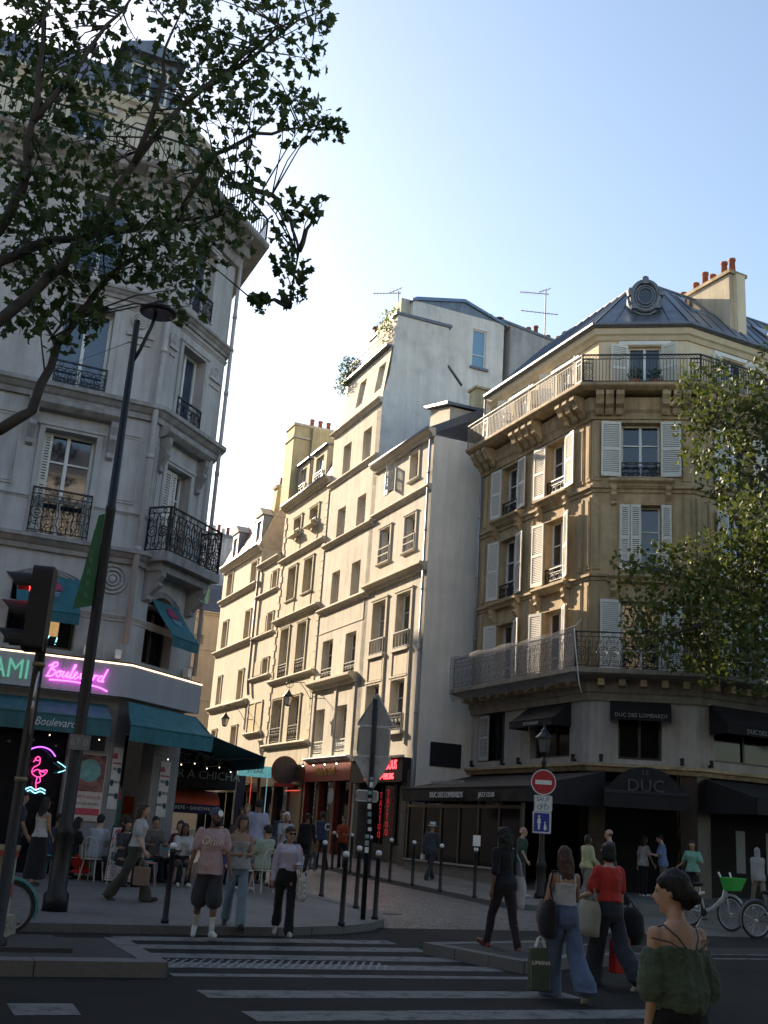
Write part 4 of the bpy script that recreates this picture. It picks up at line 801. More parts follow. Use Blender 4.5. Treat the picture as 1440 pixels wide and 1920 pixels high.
text('DUC DES LOMBARDS', .26, FRP, 4.05, 2.98, 2.80, LETB, Rh, flip=True, sx=.95); text("L'INCONTOURNABLE JAZZ CLUB", .16, FRP, 4.3, 3.40, 2.66, LET, Rh, flip=True); text('JAZZ CLUB', .2, FRP, 1.35, 2.98, 2.80, LETB, Rh, flip=True)
# mezzanine windows with short awnings
for fr, k in ((FRP, 'L'), (FC, 'C'), (FD, 'R')):
    for h in mez[k]: window(Rh, fr, *h, dep=.3, glass=SHOPG, fmat=DARKR, leaves=2)
shutter(Rh, FRP, 6.4, 7.05, 4.4, 6.0, -.05, 0, SHUTG)
awning(Rh, FRP, 1.0, 3.6, 6.05, 5.5, .75, .22, BLACKC, sides=True); awning(Rh, FC, .62, 2.42, 6.1, 5.72, .5, .28, BLACKC, sides=True); awning(Rh, FD, .5, 3.9, 6.15, 5.5, .8, .3, BLACKC, sides=True)
text('DUC DES LOMBARDS', .165, FC, 1.52, 5.58, .53, LET, Rh); text('RESTAURANT', .15, FRP, 2.2, 5.38, .78, LET, Rh, flip=True); text('DUC DES LOMBARDS', .2, FD, 2.2, 5.32, .83, LET, Rh)
for fr, us in ((FRP, (.6, 3.9, 5.0, 7.2)), (FC, (.35, 2.75)), (FD, (.4, 4.1))):
    for u in us: MB().box(fr, u-.05, u+.05, .1, .24, 4.18, 4.26).lathe(fr(u, .2, 4.32), [(.05, -.07), (.07, .06), (.05, .08)], 8).build('spotlight', DARK, Rh)
for u in (1.0, 2.2, 3.3): MB().box(FD, u, u+.35, .5, .52, 1.2, 2.4).build('menu_board', mat('menu_grey', (.11, .11, .11), .5, .2, 12), Rh)

# ================================================================== pale corner house on the left
Lh = thing('pale_corner_house', 'pale stone corner house with teal awnings and neon bar sign', 'building', (-5.96, 26.33, gz(26)))
L2 = 2.95
H1 = [(-2.64, -1.39, 7.95, 10.58), (-2.66, -1.40, 11.76, 14.0), (-2.62, -1.38, 14.95, 17.2), (-6.4, -5.15, 7.95, 10.58), (-6.4, -5.15, 11.76, 14.0), (-6.4, -5.15, 14.95, 17.2)]
H2 = [(.7, 1.88, 7.95, 10.45), (.77, 1.92, 11.72, 13.83), (.75, 1.85, 15.0, 17.1)]
wb = wall(MB(), FL1, -12, 0, 4.3, 18, H1+[(-2.82, -1.24, 5.28, 6.75), (-6.6, -5., 5.28, 6.75)], .3); wall(wb, FL2, 0, L2, 4.3, 18, H2+[(.68, 1.95, 5.28, 6.7)], .3)
wall(wb, FL3, 0, 14, 0, 18, [(2, 3.1, 7.95, 10.4), (6, 7.1, 7.95, 10.4), (10, 11.1, 7.95, 10.4), (2, 3.1, 11.7, 13.8), (6, 7.1, 11.7, 13.8), (10, 11.1, 11.7, 13.8)], .3)
a, e = FL1(-12, 0, 0), FL3(14, 0, 0); bc = a+(e-FL3(0, 0, 0))
for p, q in ((a, bc), (bc, e)): wb.poly([p, q, q+V((0, 0, 18)), p+V((0, 0, 18))])
wb.build('wall', PALE, Lh)
def loutline(d): return [FL1(-12, d, 0), isect(FL1, d, FL2, d), isect(FL2, d, FL3, d), FL3(14, d, 0)]
def lring(name, m, prof, parts=(0, 1, 2)):
    b = MB(); n = len(prof); rows_ = [[V((p.x, p.y, z)) for p in loutline(d)] for d, z in prof]
    for s_ in parts:
        k = len(b.v); b.v += [rows_[i][s_] for i in range(n)]+[rows_[i][s_+1] for i in range(n)]
        for i in range(n): j = (i+1) % n; b.f.append((k+i, k+j, k+n+j, k+n+i))
        b.f.append(tuple(k+i for i in range(n))); b.f.append(tuple(k+n+i for i in range(n)))
    return b.build(name, m, Lh)
def cyma(z, h, pr): return [(-.05, z-h), (pr*.3, z-h), (pr*.36, z-h*.7), (pr*.55, z-h*.6), (pr*.8, z-h*.38), (pr, z-h*.3), (pr, z-.02), (-.05, z+.02)]
lring('ledge', PALE2, cyma(7.9, .36, .3)); lring('ledge', PALE2, cyma(11.72, .42, .3)); lring('ledge', PALE2, cyma(14.72, .3, .2)); lring('cornice', PALE2, [(-.05, 17.3), (.12, 17.3), (.2, 17.55), (.35, 17.62), (.4, 17.85), (.8, 18.0), (.85, 18.06), (.85, 18.16), (-.05, 18.2)])
lring('string_moulding', PALE, cyma(14.3, .1, .07)); lring('string_moulding', PALE, cyma(8.85, .08, .06)); lring('string_moulding', PALE, cyma(6.3, .18, .08))
for fr, n in ((FL1, 8), (FL2, 2)):
    for i in range(n): u = (-.35-i*.75) if fr is FL1 else (.5+i*1.9); MB().prism(fr, [(.36, 17.98), (.75, 17.98), (.72, 17.86), (.5, 17.7), (.36, 17.5)], u-.11, u+.11).build('corbel', PALE2, Lh)
for fr, hs in ((FL1, H1), (FL2, H2)):
    for i, h in enumerate(hs):
        fl_ = i % 3
        window(Lh, fr, *h, dep=.3, trans=(.72,) if fl_ == 0 else (), glass=mat('sky_glass', (.03, .05, .085), .03, .1, 2, spec=1.) if fl_ else GLASS)
        surround(Lh, fr, *h, .14, .05, PALE, False)
        if fl_ == 0:
            MB().prism(fr, [(.002, 11.0), (.2, 11.02), (.3, 11.1), (.34, 11.14), (.34, 11.26), (.002, 11.28)], h[0]-.5, h[1]+.5).build('hood', PALE2, Lh)
            for u in (h[0]-.34, h[1]+.34): console(Lh, fr, u, 11.0, .95, .28, .17, PALE2)
            shutter(Lh, fr, h[0]+.02, h[0]+.24, h[2]+.1, h[3]-.03, -.26, -.22, SHUT, .07)
        else: railing(Lh, fr, h[0]-.02, h[1]+.02, h[2]+.02, h[2]+.62, .06, 'scroll', IRON, 'window_railing')
railing(Lh, FL1, -2.72, -1.3, 7.95, 9.05, .12, 'scroll', IRON, 'window_railing'); railing(Lh, FL1, -6.5, -5.05, 7.95, 9.05, .12, 'scroll', IRON, 'window_railing')
shutter(Lh, FL2, .72, 1.26, 8.0, 10.4, -.2, -.15, SHUT, .07); shutter(Lh, FL2, 1.28, 1.5, 8.0, 10.4, -.2, -.15, SHUT, .07)
# raised wall panels and roundels
def panel(fr, u0, u1, z0, z1):
    b = MB()
    for t_, pr in ((0, .03), (.07, .022)):
        for a_, e_, c_, d_ in ((u0+t_, u1-t_, z0+t_, z0+t_+.035), (u0+t_, u1-t_, z1-t_-.035, z1-t_), (u0+t_, u0+t_+.035, z0+t_+.035, z1-t_-.035), (u1-t_-.035, u1-t_, z0+t_+.035, z1-t_-.035)): b.box(fr, a_, e_, .002, pr, c_, d_)
    b.build('wall_panel', PALE, Lh)
for fr, u0, u1 in ((FL1, -.82, -.28), (FL1, -4.0, -3.2), (FL2, .12, .36), (FL2, 2.3, 2.75)): panel(fr, u0, u1, 9.05, 10.85)
for fr, u0, u1 in ((FL1, -1.0, -.2), (FL1, -4.1, -3.1), (FL2, .08, .45), (FL2, 2.2, 2.8)): panel(fr, u0, u1, 14.8, 17.1) if False else None
def roundel(fr, u, z, r=.3):
    b = MB()
    for R_, d in ((r, .03), (r*.7, .03), (r*.4, .035)): b.tube(arc((u, z), R_, 0, 2*pi, 18, fr, d), .03, 6, False)
    b.lathe(fr(u, .0, z), [(r*.3, 0), (r*.26, .05), (.01, .08)], 12, ax=fr.n); b.build('roundel', PALE, Lh, True)
roundel(FL1, -.55, 7.12, .34); roundel(FL1, -.75, 13.95, .2); roundel(FL2, .3, 13.75, .18); roundel(FL2, 2.5, 13.7, .2); roundel(FL1, -3.6, 13.95, .2)
for fr, u0, u1 in ((FL1, -1.05, -.35), (FL1, -3.9, -3.2), (FL2, .12, .5), (FL2, 2.2, 2.8)): MB().box(fr, u0, u1, .002, .06, 13.5, 13.6).box(fr, u0+.06, u1-.06, .002, .04, 13.3, 13.36).build('capital_band', PALE, Lh)
# arched mezzanine windows
for fr, u0, u1 in ((FL1, -2.82, -1.24), (FL1, -6.6, -5.), (FL2, .68, 1.95)):
    z0, z1 = 5.28, 6.75; window(Lh, fr, u0, u1, z0, z1, dep=.3, glass=SHOPG, fmat=mat('brown_frame', (.05, .04, .035), .5, .2, 6)); uc, hw = (u0+u1)/2, (u1-u0)/2
    b = MB(); n = 10
    for k in range(3): b.tube([fr(uc-(hw+.06*k+.03)+2*(hw+.06*k+.03)*i/n, .03, z1+.02+.05*k+.27*sin(pi*i/n)) for i in range(n+1)], .03, 5)
    b.build('arch_moulding', PALE2, Lh); MB().slab(fr, [(uc-hw+2*hw*i/n, z1+.27*sin(pi*i/n)) for i in range(n+1)], .004, .02).build('arch_tympanum', SHOPG, Lh)
# corner balcony on the cut corner
bf = FL2
def obox(m, name, u0, u1, d1, z0, z1): MB().slab(bf, [(u0, z0), (u1, z0), (u1, z1), (u0, z1)], 0, d1).build(name, m, Lh)
obox(PALE2, 'balcony_slab', .15, 2.75, .72, 7.72, 7.95); obox(PALE2, 'balcony_step', .3, 2.6, .5, 7.5, 7.72)
for u in (.45, 2.45): console(Lh, bf, u, 7.5, .75, .5, .2, PALE2)
railing(Lh, bf, .18, 2.72, 7.95, 9.1, .68, 'scroll', IRON, 'balcony_railing', .015)
for u in (.18, 2.72): fs_ = F(bf(u, 0, 0).x, bf(u, 0, 0).y, bf.az+90, -1); railing(Lh, fs_, .03, .66, 7.95, 9.1, 0, 'scroll', IRON, 'balcony_side_railing', .015)
# drainpipes
pipe(Lh, [FL1(-.06, .16, 17.4), FL1(-.06, .16, 14.9), FL1(-.08, .2, 12.0), FL1(-.08, .2, 5.6)], .075, PIPEP); pipe(Lh, [FL2(2.98, .14, 17.4), FL2(2.98, .14, 5.3)], .055, PIPEP)
# top balcony, attic and slate roof with dormer
P0 = loutline(.74)
fT = [(F(P0[1].x, P0[1].y, FL1.az, 1), -9, 0), (F(P0[1].x, P0[1].y, FL2.az, 1), 0, (P0[2]-P0[1]).length), (F(P0[2].x, P0[2].y, FL3.az, 1), 0, 10)]
for f_, a_, e_ in fT: railing(Lh, f_, a_, e_, 18.18, 18.98, 0, 'bars', IRON, 'top_railing', step=.13)
Q = loutline(-.9); fa = [(F(Q[1].x, Q[1].y, FL1.az, 1), -10, 0), (F(Q[1].x, Q[1].y, FL2.az, 1), 0, (Q[2]-Q[1]).length), (F(Q[2].x, Q[2].y, FL3.az, 1), 0, 12)]
wb = MB(); ha = [[(-2.9, -1.85, 18.25, 20.2), (-6.6, -5.5, 18.25, 20.2)], [(.55, 1.5, 18.25, 20.2)], []]
for (f_, a_, e_), h in zip(fa, ha): wall(wb, f_, a_, e_, 18.1, 20.7, h, .2)
wb.build('attic_wall', mat('attic_cream', (.62, .57, .47), .85, .1, 3, streak=.2), Lh)
for (f_, a_, e_), hs in zip(fa, ha):
    for h in hs: window(Lh, f_, *h, dep=.2, glass=mat('sky_glass', (.03, .05, .085))); MB().box(f_, h[0]-.2, h[1]+.2, .002, .12, 20.25, 20.4).build('lintel', PALE, Lh)
lring('eave', mat('attic_cream', (.62, .57, .47)), [(-1.0, 20.5), (-.8, 20.5), (-.72, 20.65), (-.62, 20.72), (-.62, 20.84), (-1.0, 20.86)])
b = MB(); q0, q1 = loutline(-.75), loutline(-2.3)
for i in range(3): b.poly([q0[i]+V((0, 0, 20.85)), q0[i+1]+V((0, 0, 20.85)), q1[i+1]+V((0, 0, 22.8)), q1[i]+V((0, 0, 22.8))])
b.poly([v+V((0, 0, 22.8)) for v in q1]+[bc+V((0, 0, 22.8))]); b.poly([q0[0]+V((0, 0, 20.85)), q1[0]+V((0, 0, 22.8)), bc+V((0, 0, 22.8)), bc+V((0, 0, 18))]); b.build('roof', mat('violet_slate', (.10, .105, .14), .45, .2, 6, .15, 30), Lh)
fd_ = fa[0][0].off(-.9, 0)
wb = wall(MB(), fd_, -.75, .75, 20.9, 22.5, [(-.55, .55, 21.05, 22.2)], .12); wb.box(fd_, -.75, -.7, -1.6, -.005, 20.9, 22.5).box(fd_, .7, .75, -1.6, -.005, 20.9, 22.5); wb.build('dormer', ZINC, Lh); window(Lh, fd_, -.55, .55, 21.05, 22.2, dep=.1, glass=GLASS)
MB().slab(fd_, [(-.95, 22.45), (.95, 22.45), (.95, 22.55), (0, 22.95), (-.95, 22.55)], .2, -1.9).build('dormer_roof', ZINC, Lh)
# shop floor
tz = gz(26)+.12
wb = MB(); wall(wb, FL1, -12, 0, 0, 4.3, [(-11.5, -1.0, tz, 3.7)], .35); wall(wb, FL2, 0, L2, 0, 4.3, [(.45, 1.75, tz, 3.6)], .35); wb.build('shop_wall', mat('shop_white', (.24, .235, .235), .7, .1, 4, streak=.2), Lh)
MB().box(FL1, -11.5, -1.0, -.5, -.4, tz, 3.7).build('shop_pane', SHOPG, Lh); MB().box(FL2, .45, 1.75, -.9, -.8, tz, 3.6).build('door_void', VOID, Lh)
for u in (-3.2, -4.7, -6.2, -7.7): MB().box(FL1, u-.05, u+.05, -.42, -.3, tz, 3.7).build('shop_mullion', DARK, Lh)
o_ = loutline(.34); i_ = loutline(.0)
fz = [(F(o_[1].x, o_[1].y, FL1.az, 1), -10., 0.), (F(o_[1].x, o_[1].y, FL2.az, 1), 0., (o_[2]-o_[1]).length+.05)]
lring('fascia', WHITEP, [(-.02, 4.32), (.34, 4.32), (.34, 5.06), (-.02, 5.06)], (0, 1)); lring('fascia_top', DARK, [(-.02, 5.06), (.30, 5.06), (.30, 5.14), (-.02, 5.16)], (0, 1))
STRIP = glow('warm_strip', (1., .62, .38), 1.0); lring('light_strip', STRIP, [(.30, 5.065), (.352, 5.065), (.352, 5.095), (.30, 5.095)], (0, 1))
for u in (-1.6, -3.1, -4.6): MB().box(fz[0][0], u, u+.012, .001, .004, 4.33, 5.05).build('fascia_joint', mat('joint_grey', (.3, .3, .32), .6, .1, 4), Lh)
f0_ = fz[0][0]; GREEN = mat('mint_letter', (.20, .50, .38), .5, .1, 6, emit=(.15, .5, .36), es=.16)
text('MIAMI', .62, f0_, -2.32, 4.66, .05, GREEN, Lh, .03, align='RIGHT', sx=.8, name='sign_letters')
# neon script: one bent tube per word
def neon(name, fr, strokes, u, z, s, d, m, r=.014, sh=.25, parent=None):
    b = MB()
    for st_ in strokes:
        pts = [V((x, y, 0)) for x, y in st_]; sm = []
        for i in range(len(pts)-1):
            p0, p1, p2_, p3 = pts[max(i-1, 0)], pts[i], pts[i+1], pts[min(i+2, len(pts)-1)]
            for k in range(4):
                t_ = k/4; sm.append(.5*((2*p1)+(-p0+p2_)*t_+(2*p0-5*p1+4*p2_-p3)*t_*t_+(-p0+3*p1-3*p2_+p3)*t_**3))
        sm.append(pts[-1]); b.tube([fr(u+(q.x+sh*q.y)*s, d, z+q.y*s) for q in sm], r, 5)
    return b.build(name, m, parent or Lh, True)
BOUL = [[(.1, -.1), (.3, 1.5), (.15, 1.2)], [(-.1, 1.1), (.5, 1.6), (.75, 1.3), (.35, .85), (.85, .6), (.6, .05), (.0, 0)], [(1.2, .7), (1., .3), (1.25, 0), (1.5, .3), (1.25, .7), (1.65, .6)], [(1.75, .7), (1.7, .15), (1.95, .05), (2.2, .7), (2.2, .1), (2.45, .2), (2.75, 1.4), (2.6, 1.45), (2.6, .1), (2.8, .05), (3.2, .55), (3.05, .75), (2.95, .3), (3.2, 0), (3.5, .3)], [(3.6, .7), (3.75, .05), (4.1, .75)], [(4.8, .65), (4.5, .6), (4.4, .15), (4.65, .05), (4.85, .65), (4.85, .1), (5.0, .1)], [(5.15, .7), (5.15, .05), (5.25, .55), (5.55, .65)], [(6.1, .6), (5.8, .6), (5.7, .15), (5.95, .05), (6.15, .3), (6.35, 1.5), (6.2, .1), (6.4, .1)], [(.5, -.38), (3.2, -.33), (6.0, -.62), (7.2, -1.0)]]
PINK = glow('magenta_neon', (1., .12, .95), 1.3); neon('neon_script', f0_, BOUL, -1.95, 4.6, .205, .06, PINK, .015)
WINBLUE = glow('ice_blue_neon', (.25, .8, 1.), .9); neon('window_neon', FL1, [[(0, .3), (-.2, .5), (-.35, .2), (-.1, .1), (.05, .45), (.1, .1), (.3, .2), (.35, .5), (.45, .1), (.55, .45), (.8, .4)], [(1.3, .5), (1.0, .4), (1.0, .1), (1.3, .15), (1.55, 1.0), (1.4, .1), (1.6, .1)], [(2.5, .9), (2.55, .35)], [(2.56, .1), (2.57, .05)]], -2.15, 5.4, .2, -.2, WINBLUE, .012)
MB().box(FL1, -2.35, -1.6, -.24, -.22, 5.6, 6.0).build('lit_picture', mat('warm_picture', (.4, .26, .12), .7, .9, 7, emit=(.5, .3, .12), es=.25), Lh)
# awnings of the bar
def corner_awning():
    tl, tr, fr_, fl_ = FL2(-.15, .36, 4.22), FL2(2.95, .36, 4.22), FL2(2.15, 1.4, 3.66), FL2(-.45, .72, 3.66); b = MB(); n = 8
    for i in range(n):
        a, e = i/n, (i+1)/n; q = lambda t_, k: tl.lerp(tr, t_).lerp(fl_.lerp(fr_, t_), k)-V((0, 0, .05*sin(pi*k)))
        for k in range(4): b.poly([q(a, k/4), q(e, k/4), q(e, (k+1)/4), q(a, (k+1)/4)])
        j = .015*sin(i*2.); b.poly([q(a, 1), q(e, 1), q(e, 1)-V((j, 0, .36)), q(a, 1)-V((-j, 0, .36))])
    b.poly([tr, fr_, fr_-V((0, 0, .3)), tr-V((0, 0, .1))]); b.tube([fl_, fr_], .025, 6); o = b.build('corner_awning', TEAL, Lh); md = o.modifiers.new('t', 'SOLIDIFY'); md.thickness = .012; md.offset = 0
awning(Lh, FL1, -10, -.3, 4.12, 3.72, .95, .38, TEALD); corner_awning()
awning(Lh, FL3, .6, 8, 4.15, 3.42, 2.5, .3, TEAL)
for u in (.7, 2.5): MB().tube([FL3(u, .1, 3.55), FL3(u, 1.2, 3.25), FL3(u, 2.4, 3.4)], .025, 6).build('awning_arm', IRON, Lh)
text('Boulevard', .26, FL1, -1.55, 3.53, .98, LETB, Lh, .004, .3, sx=.85); text('MIAMI', .24, FL1, -3.1, 3.53, .98, mat('red_print', (.45, .05, .08), .7), Lh, .004)
for fr, u0, u1, zt in ((FL1, -2.75, -1.32, 6.98), (FL2, .72, 1.95, 6.9)):
    awning(Lh, fr, u0, u1, zt, zt-.95, .8, .25, TEAL, name='window_awning', sides=False)
    b = MB(); n = 14; uc = (u0+u1)/2+.05; 
    def on_aw(x, y): t_ = .42-y; return fr(uc+x, .03+.77*t_+.02, zt-.95*t_+.02)
    b.poly([on_aw(.26*cos(pi*i/n), .3*sin(pi*i/n)-.02) for i in range(n+1)]); b.build('palm_print', mat('dusk_pink_print', (.30, .045, .10), .8, .5, 9), Lh)
    b = MB(); [b.poly([on_aw(-.22+.02*k, -.06-.05*k), on_aw(.22-.02*k, -.06-.05*k), on_aw(.2-.02*k, -.085-.05*k), on_aw(-.2+.02*k, -.085-.05*k)]) for k in range(3)]; b.build('wave_print', mat('pale_blue_print', (.25, .35, .45), .8), Lh)
# door posters and boards
POST = mat('poster_paper', (.56, .50, .48), .7, .12, 9); PINKP = mat('poster_red', (.42, .06, .08), .7, .2, 9); INK = mat('poster_ink', (.03, .05, .07), .7); DUSK = mat('poster_dusk', (.24, .10, .09), .6, .8, 5); AQ = mat('poster_aqua', (.16, .34, .34), .7, .3, 8)
def drinkposter(fr, u0, u1, z0, z1, d=.012):
    t = thing('drinks_poster', None, 'poster', fr((u0+u1)/2, d, z0), 'drinks posters'); u_ = u1-u0; h = z1-z0; uc = (u0+u1)/2
    MB().box(fr, u0, u1, d, d+.01, z0, z1).build('sheet', POST, t); MB().slab(fr, [(u0+u_*.22+.11*cos(pi*i/8), z1-.26+.13*sin(pi*i/8)) for i in range(9)], d+.012, d+.016).build('sunset_print', PINKP, t)
    MB().box(fr, u0+.03, u1-.03, d+.011, d+.015, z1-.38, z1-.34).build('rule', PINKP, t)
    for k, s_ in enumerate(('PINTE', 'PUNCH', 'SANGRIA')): text(s_, u_*.24, fr, uc+(-.08 if k != 1 else .1)*u_, z1-.5-k*.26*h*.8, d+.013, INK, t, .003); MB().lathe(fr(uc+(.3 if k != 1 else -.32)*u_, d+.012, z1-.52-k*.26*h*.8), [(.075, 0), (.075, .004)], 12, ax=fr.n).build('price_dot', INK, t)
    return t
drinkposter(FL2, .02, .40, tz+1.5, tz+2.9)['label'] = 'narrow drinks poster on the white pier left of the bar door'; drinkposter(FL2, 2.1, 2.55, tz+1.4, tz+2.75)['label'] = 'narrow drinks poster on the white pier right of the bar door'
t = thing('sunset_poster', 'large sunset poster with red lines on the bar wall beside the lamp post', 'poster', FL1(-.5, .02, tz+1.2)); fr = FL1
MB().box(fr, -.86, -.1, .012, .03, tz+1.2, tz+2.7).build('sheet', mat('poster_cream', (.50, .42, .38), .7, .15, 5), t); MB().box(fr, -.84, -.12, .031, .035, tz+1.85, tz+2.68).build('sky_print', DUSK, t); MB().slab(fr, [(-.48+.26*cos(2*pi*i/16), tz+2.32+.26*sin(2*pi*i/16)) for i in range(16)], .036, .04).build('sun_print', AQ, t)
text('HAPPY HOUR', .11, fr, -.48, tz+1.72, .032, PINKP, t, .003); text('TOUS LES JOURS', .08, fr, -.48, tz+1.58, .032, INK, t, .003); MB().box(fr, -.82, -.14, .031, .035, tz+1.33, tz+1.48).build('red_band', PINKP, t)
t = thing('chalk_board', 'black arched menu board above the sunset poster', 'menu board', FL1(-.9, .02, tz+2.75)); MB().slab(fr, [(-.78, tz+2.78), (-.2, tz+2.78), (-.2, tz+3.2), (-.32, tz+3.35), (-.49, tz+3.42), (-.66, tz+3.35), (-.78, tz+3.2)], .01, .05).build('board', DARK, t)
MB().slab(FL2.off(0, -.6), [(.7+.0, tz+1.0), (1.5, tz+1.0), (1.5, tz+1.9), (1.1, tz+2.3), (.7, tz+1.9)], 0, .02).build('door_panel', mat('dusk_green_panel', (.05, .12, .11), .5, .4, 5), Lh); MB().slab(FL2.off(0, -.57), [(1.1+.3*cos(pi*i/12), tz+1.75+.32*sin(pi*i/12)) for i in range(13)], 0, .01).build('door_sunset', PINKP, Lh)
# flamingo neon in the shop window
NP, NV = glow('hot_pink_neon', (1., .06, .30), .7), glow('violet_neon', (.5, .12, 1.), .7); t = thing('flamingo_neon', 'pink and violet neon bird sign glowing in the bar window', 'neon sign', FL1(-2.6, -.3, 2.0))
fn = FL1
neon('arch_tube', fn, [[(-.75, 0), (-.45, .3), (0, .42), (.45, .3), (.75, 0)]], -1.6, 2.85, .45, -.1, NV, .016, 0, t)
neon('bird_tube', fn, [[(-.15, .25), (.0, .42), (.15, .3), (.05, .2), (-.1, .22), (-.22, .1)], [(.15, .3), (.12, .0), (-.15, -.2), (-.2, -.5), (.1, -.7), (.45, -.6), (.62, -.3), (.3, -.35), (.05, -.3), (-.15, -.45)], [(.35, -.62), (.2, -.4), (.5, -.42)], [(.12, -.7), (.1, -1.1), (.18, -1.45)], [(.25, -.68), (.32, -.95), (.12, -1.05)]], -1.65, 2.65, .4, -.1, NP, .012, 0, t)
neon('wave_tube', fn, [[(-.5, 0), (-.25, .12), (0, 0), (.25, .1), (.5, 0)], [(-.5, -.15), (-.25, -.03), (0, -.15), (.25, -.05), (.5, -.15)]], -1.6, 2.08, .45, -.1, WINBLUE, .013, 0, t); neon('chevron_tube', fn, [[(0, .35), (.55, 0), (.1, -.25)]], -1.2, 2.6, .4, -.1, WINBLUE, .009, 0, t)
# little bulbs under the awning
BULB = glow('fairy_bulb', (1., .8, .55), 2.5)
t = thing('fairy_lights', 'string of small warm bulbs hanging under the teal awnings', 'string lights', FL1(-4, .5, 3.3)); b = MB(); pts = [FL1(-6+i*.55, .8, 3.3-.08*(i % 2)) for i in range(11)]+[FL2(.2+i*.6, 1.4, 3.0-.07*(i % 2)) for i in range(6)]
b.tube(pts, .004, 3); b.build('wire', IRON, t)
for p in pts: MB().lathe(p-V((0, 0, .05)), [(.005, 0), (.011, .012), (.005, .024)], 6).build('bulb', BULB, t)
# wall lamp on the mezzanine
for fr, u, on in ((FL1, -.22, 1), (FL1, -.95, 0), (FL2, 2.55, 0)):
    MB().box(fr, u-.07, u+.07, .1, .26, 5.2, 5.42).build('spot_box', WHITE, Lh)
# ---- neighbours of the left block, seen only by the light they stop
def rowhouse(label, fr, u0, u1, H, deep, m, name='row_house'):
    q = fr(u0, 0, 0); t = thing(name, label, 'building', (q.x, q.y, gz(q.y)), 'left row houses'); hs = []
    z = 5.
    while z+2 < H-3:
        u = u0+.8
        while u+1.1 < u1: hs.append((u, u+1.1, z, z+2)); u += 2.4
        z += 3.2
    wb = wall(MB(), fr, u0, u1, 0, H-2.2, hs, .25); closed(wb, fr, u0, u1, 0, H-2.2, deep); wb.build('wall', m, t)
    MB().prism(fr, [(.2, H-2.2), (-1.2, H), (-deep+1, H), (-deep, H-2.2)], u0, u1).build('roof', SLATE, t); ledge(t, fr, u0, u1, H-2.1, .3, .3, m=m, name='cornice')
    for h in hs: MB().box(fr, h[0], h[1], -.28, -.24, h[2], h[3]).build('window', GLASS, t)
rowhouse('tall stone house next behind the pale corner house', FL3, 14.02, 26, 26.3, 10, PALE); rowhouse('tallest stone house in the middle of the left row', FL3, 26.02, 37.6, 29.3, 10, PALE); rowhouse('tall cream house in the middle of the left row', FL3, 37.62, 44.3, 26.3, 10, CREAM3); rowhouse('low cream house in the left row opposite the quoined house', FL3, 44.4, 60, 21.3, 10, CREAM); rowhouse('low buff house at the end of the left row', FL3, 60.02, 90, 21.3, 10, CREAM2)  # unseen row; heights shaped to place the shade on facades and right tree
rowhouse('added unseen stone house right of the golden corner house', FD, 14.02, 44, 21, 10, PALE)  # unseen house added to close off side light
rowhouse('added unseen stone house left of the pale corner house', FL1, -32, -12.02, 22, 12, PALE)  # unseen house added to keep sun off the trees and crossing
# ================================================================== trees
LIMBS= [[(-5.17, 13.8, 6.47), (-4.86, 14.0, 6.84), (-4.76, 14.3, 7.98), (-4.31, 14.6, 9.22), (-3.43, 14.8, 10.21), (-2.77, 15.0, 10.65)], [(-5.35, 13.6, 7.96), (-4.91, 13.9, 8.8), (-4.51, 14.2, 9.68), (-4.13, 14.5, 11.07), (-3.57, 14.8, 12.42), (-2.97, 15.0, 13.27), (-2.3, 15.2, 14.32)], [(-4.13, 14.5, 11.07), (-3.81, 14.2, 12.19), (-3.77, 14.0, 12.8), (-3.55, 13.8, 13.62)], [(-5.62, 13.9, 9.0), (-5.22, 14.5, 9.71), (-4.21, 15.0, 10.25), (-3.56, 15.3, 10.64), (-2.81, 15.6, 11.07)], [(-3.54, 15.2, 10.58), (-3.05, 15.0, 11.68), (-2.44, 15.1, 12.19), (-1.78, 15.2, 12.41), (-1.26, 15.3, 12.49)], [(-2.75, 15.0, 11.17), (-2.08, 15.1, 11.1), (-1.77, 15.2, 10.76), (-1.59, 15.2, 10.21), (-1.63, 15.2, 9.25)], [(-5.54, 13.5, 9.27), (-5.28, 13.4, 9.9), (-5.24, 13.2, 10.79), (-5.2, 13.0, 11.87), (-5.21, 12.8, 13.05)], [(-5.24, 13.2, 10.79), (-4.79, 13.4, 11.95), (-4.37, 13.6, 13.08), (-4.07, 13.6, 13.88)], [(-3.57, 14.8, 12.42), (-2.88, 15.0, 13.28), (-2.22, 15.3, 14.3), (-1.5, 15.6, 15.16)], [(-4.31, 14.6, 9.22), (-4.62, 14.2, 8.31), (-4.8, 14.0, 7.87)], [(-1.63, 15.2, 9.25), (-1.89, 15.2, 9.35), (-2.18, 15.2, 9.29)], [(-1.59, 15.2, 10.21), (-1.5, 15.2, 10.59), (-1.31, 15.2, 10.84)]]
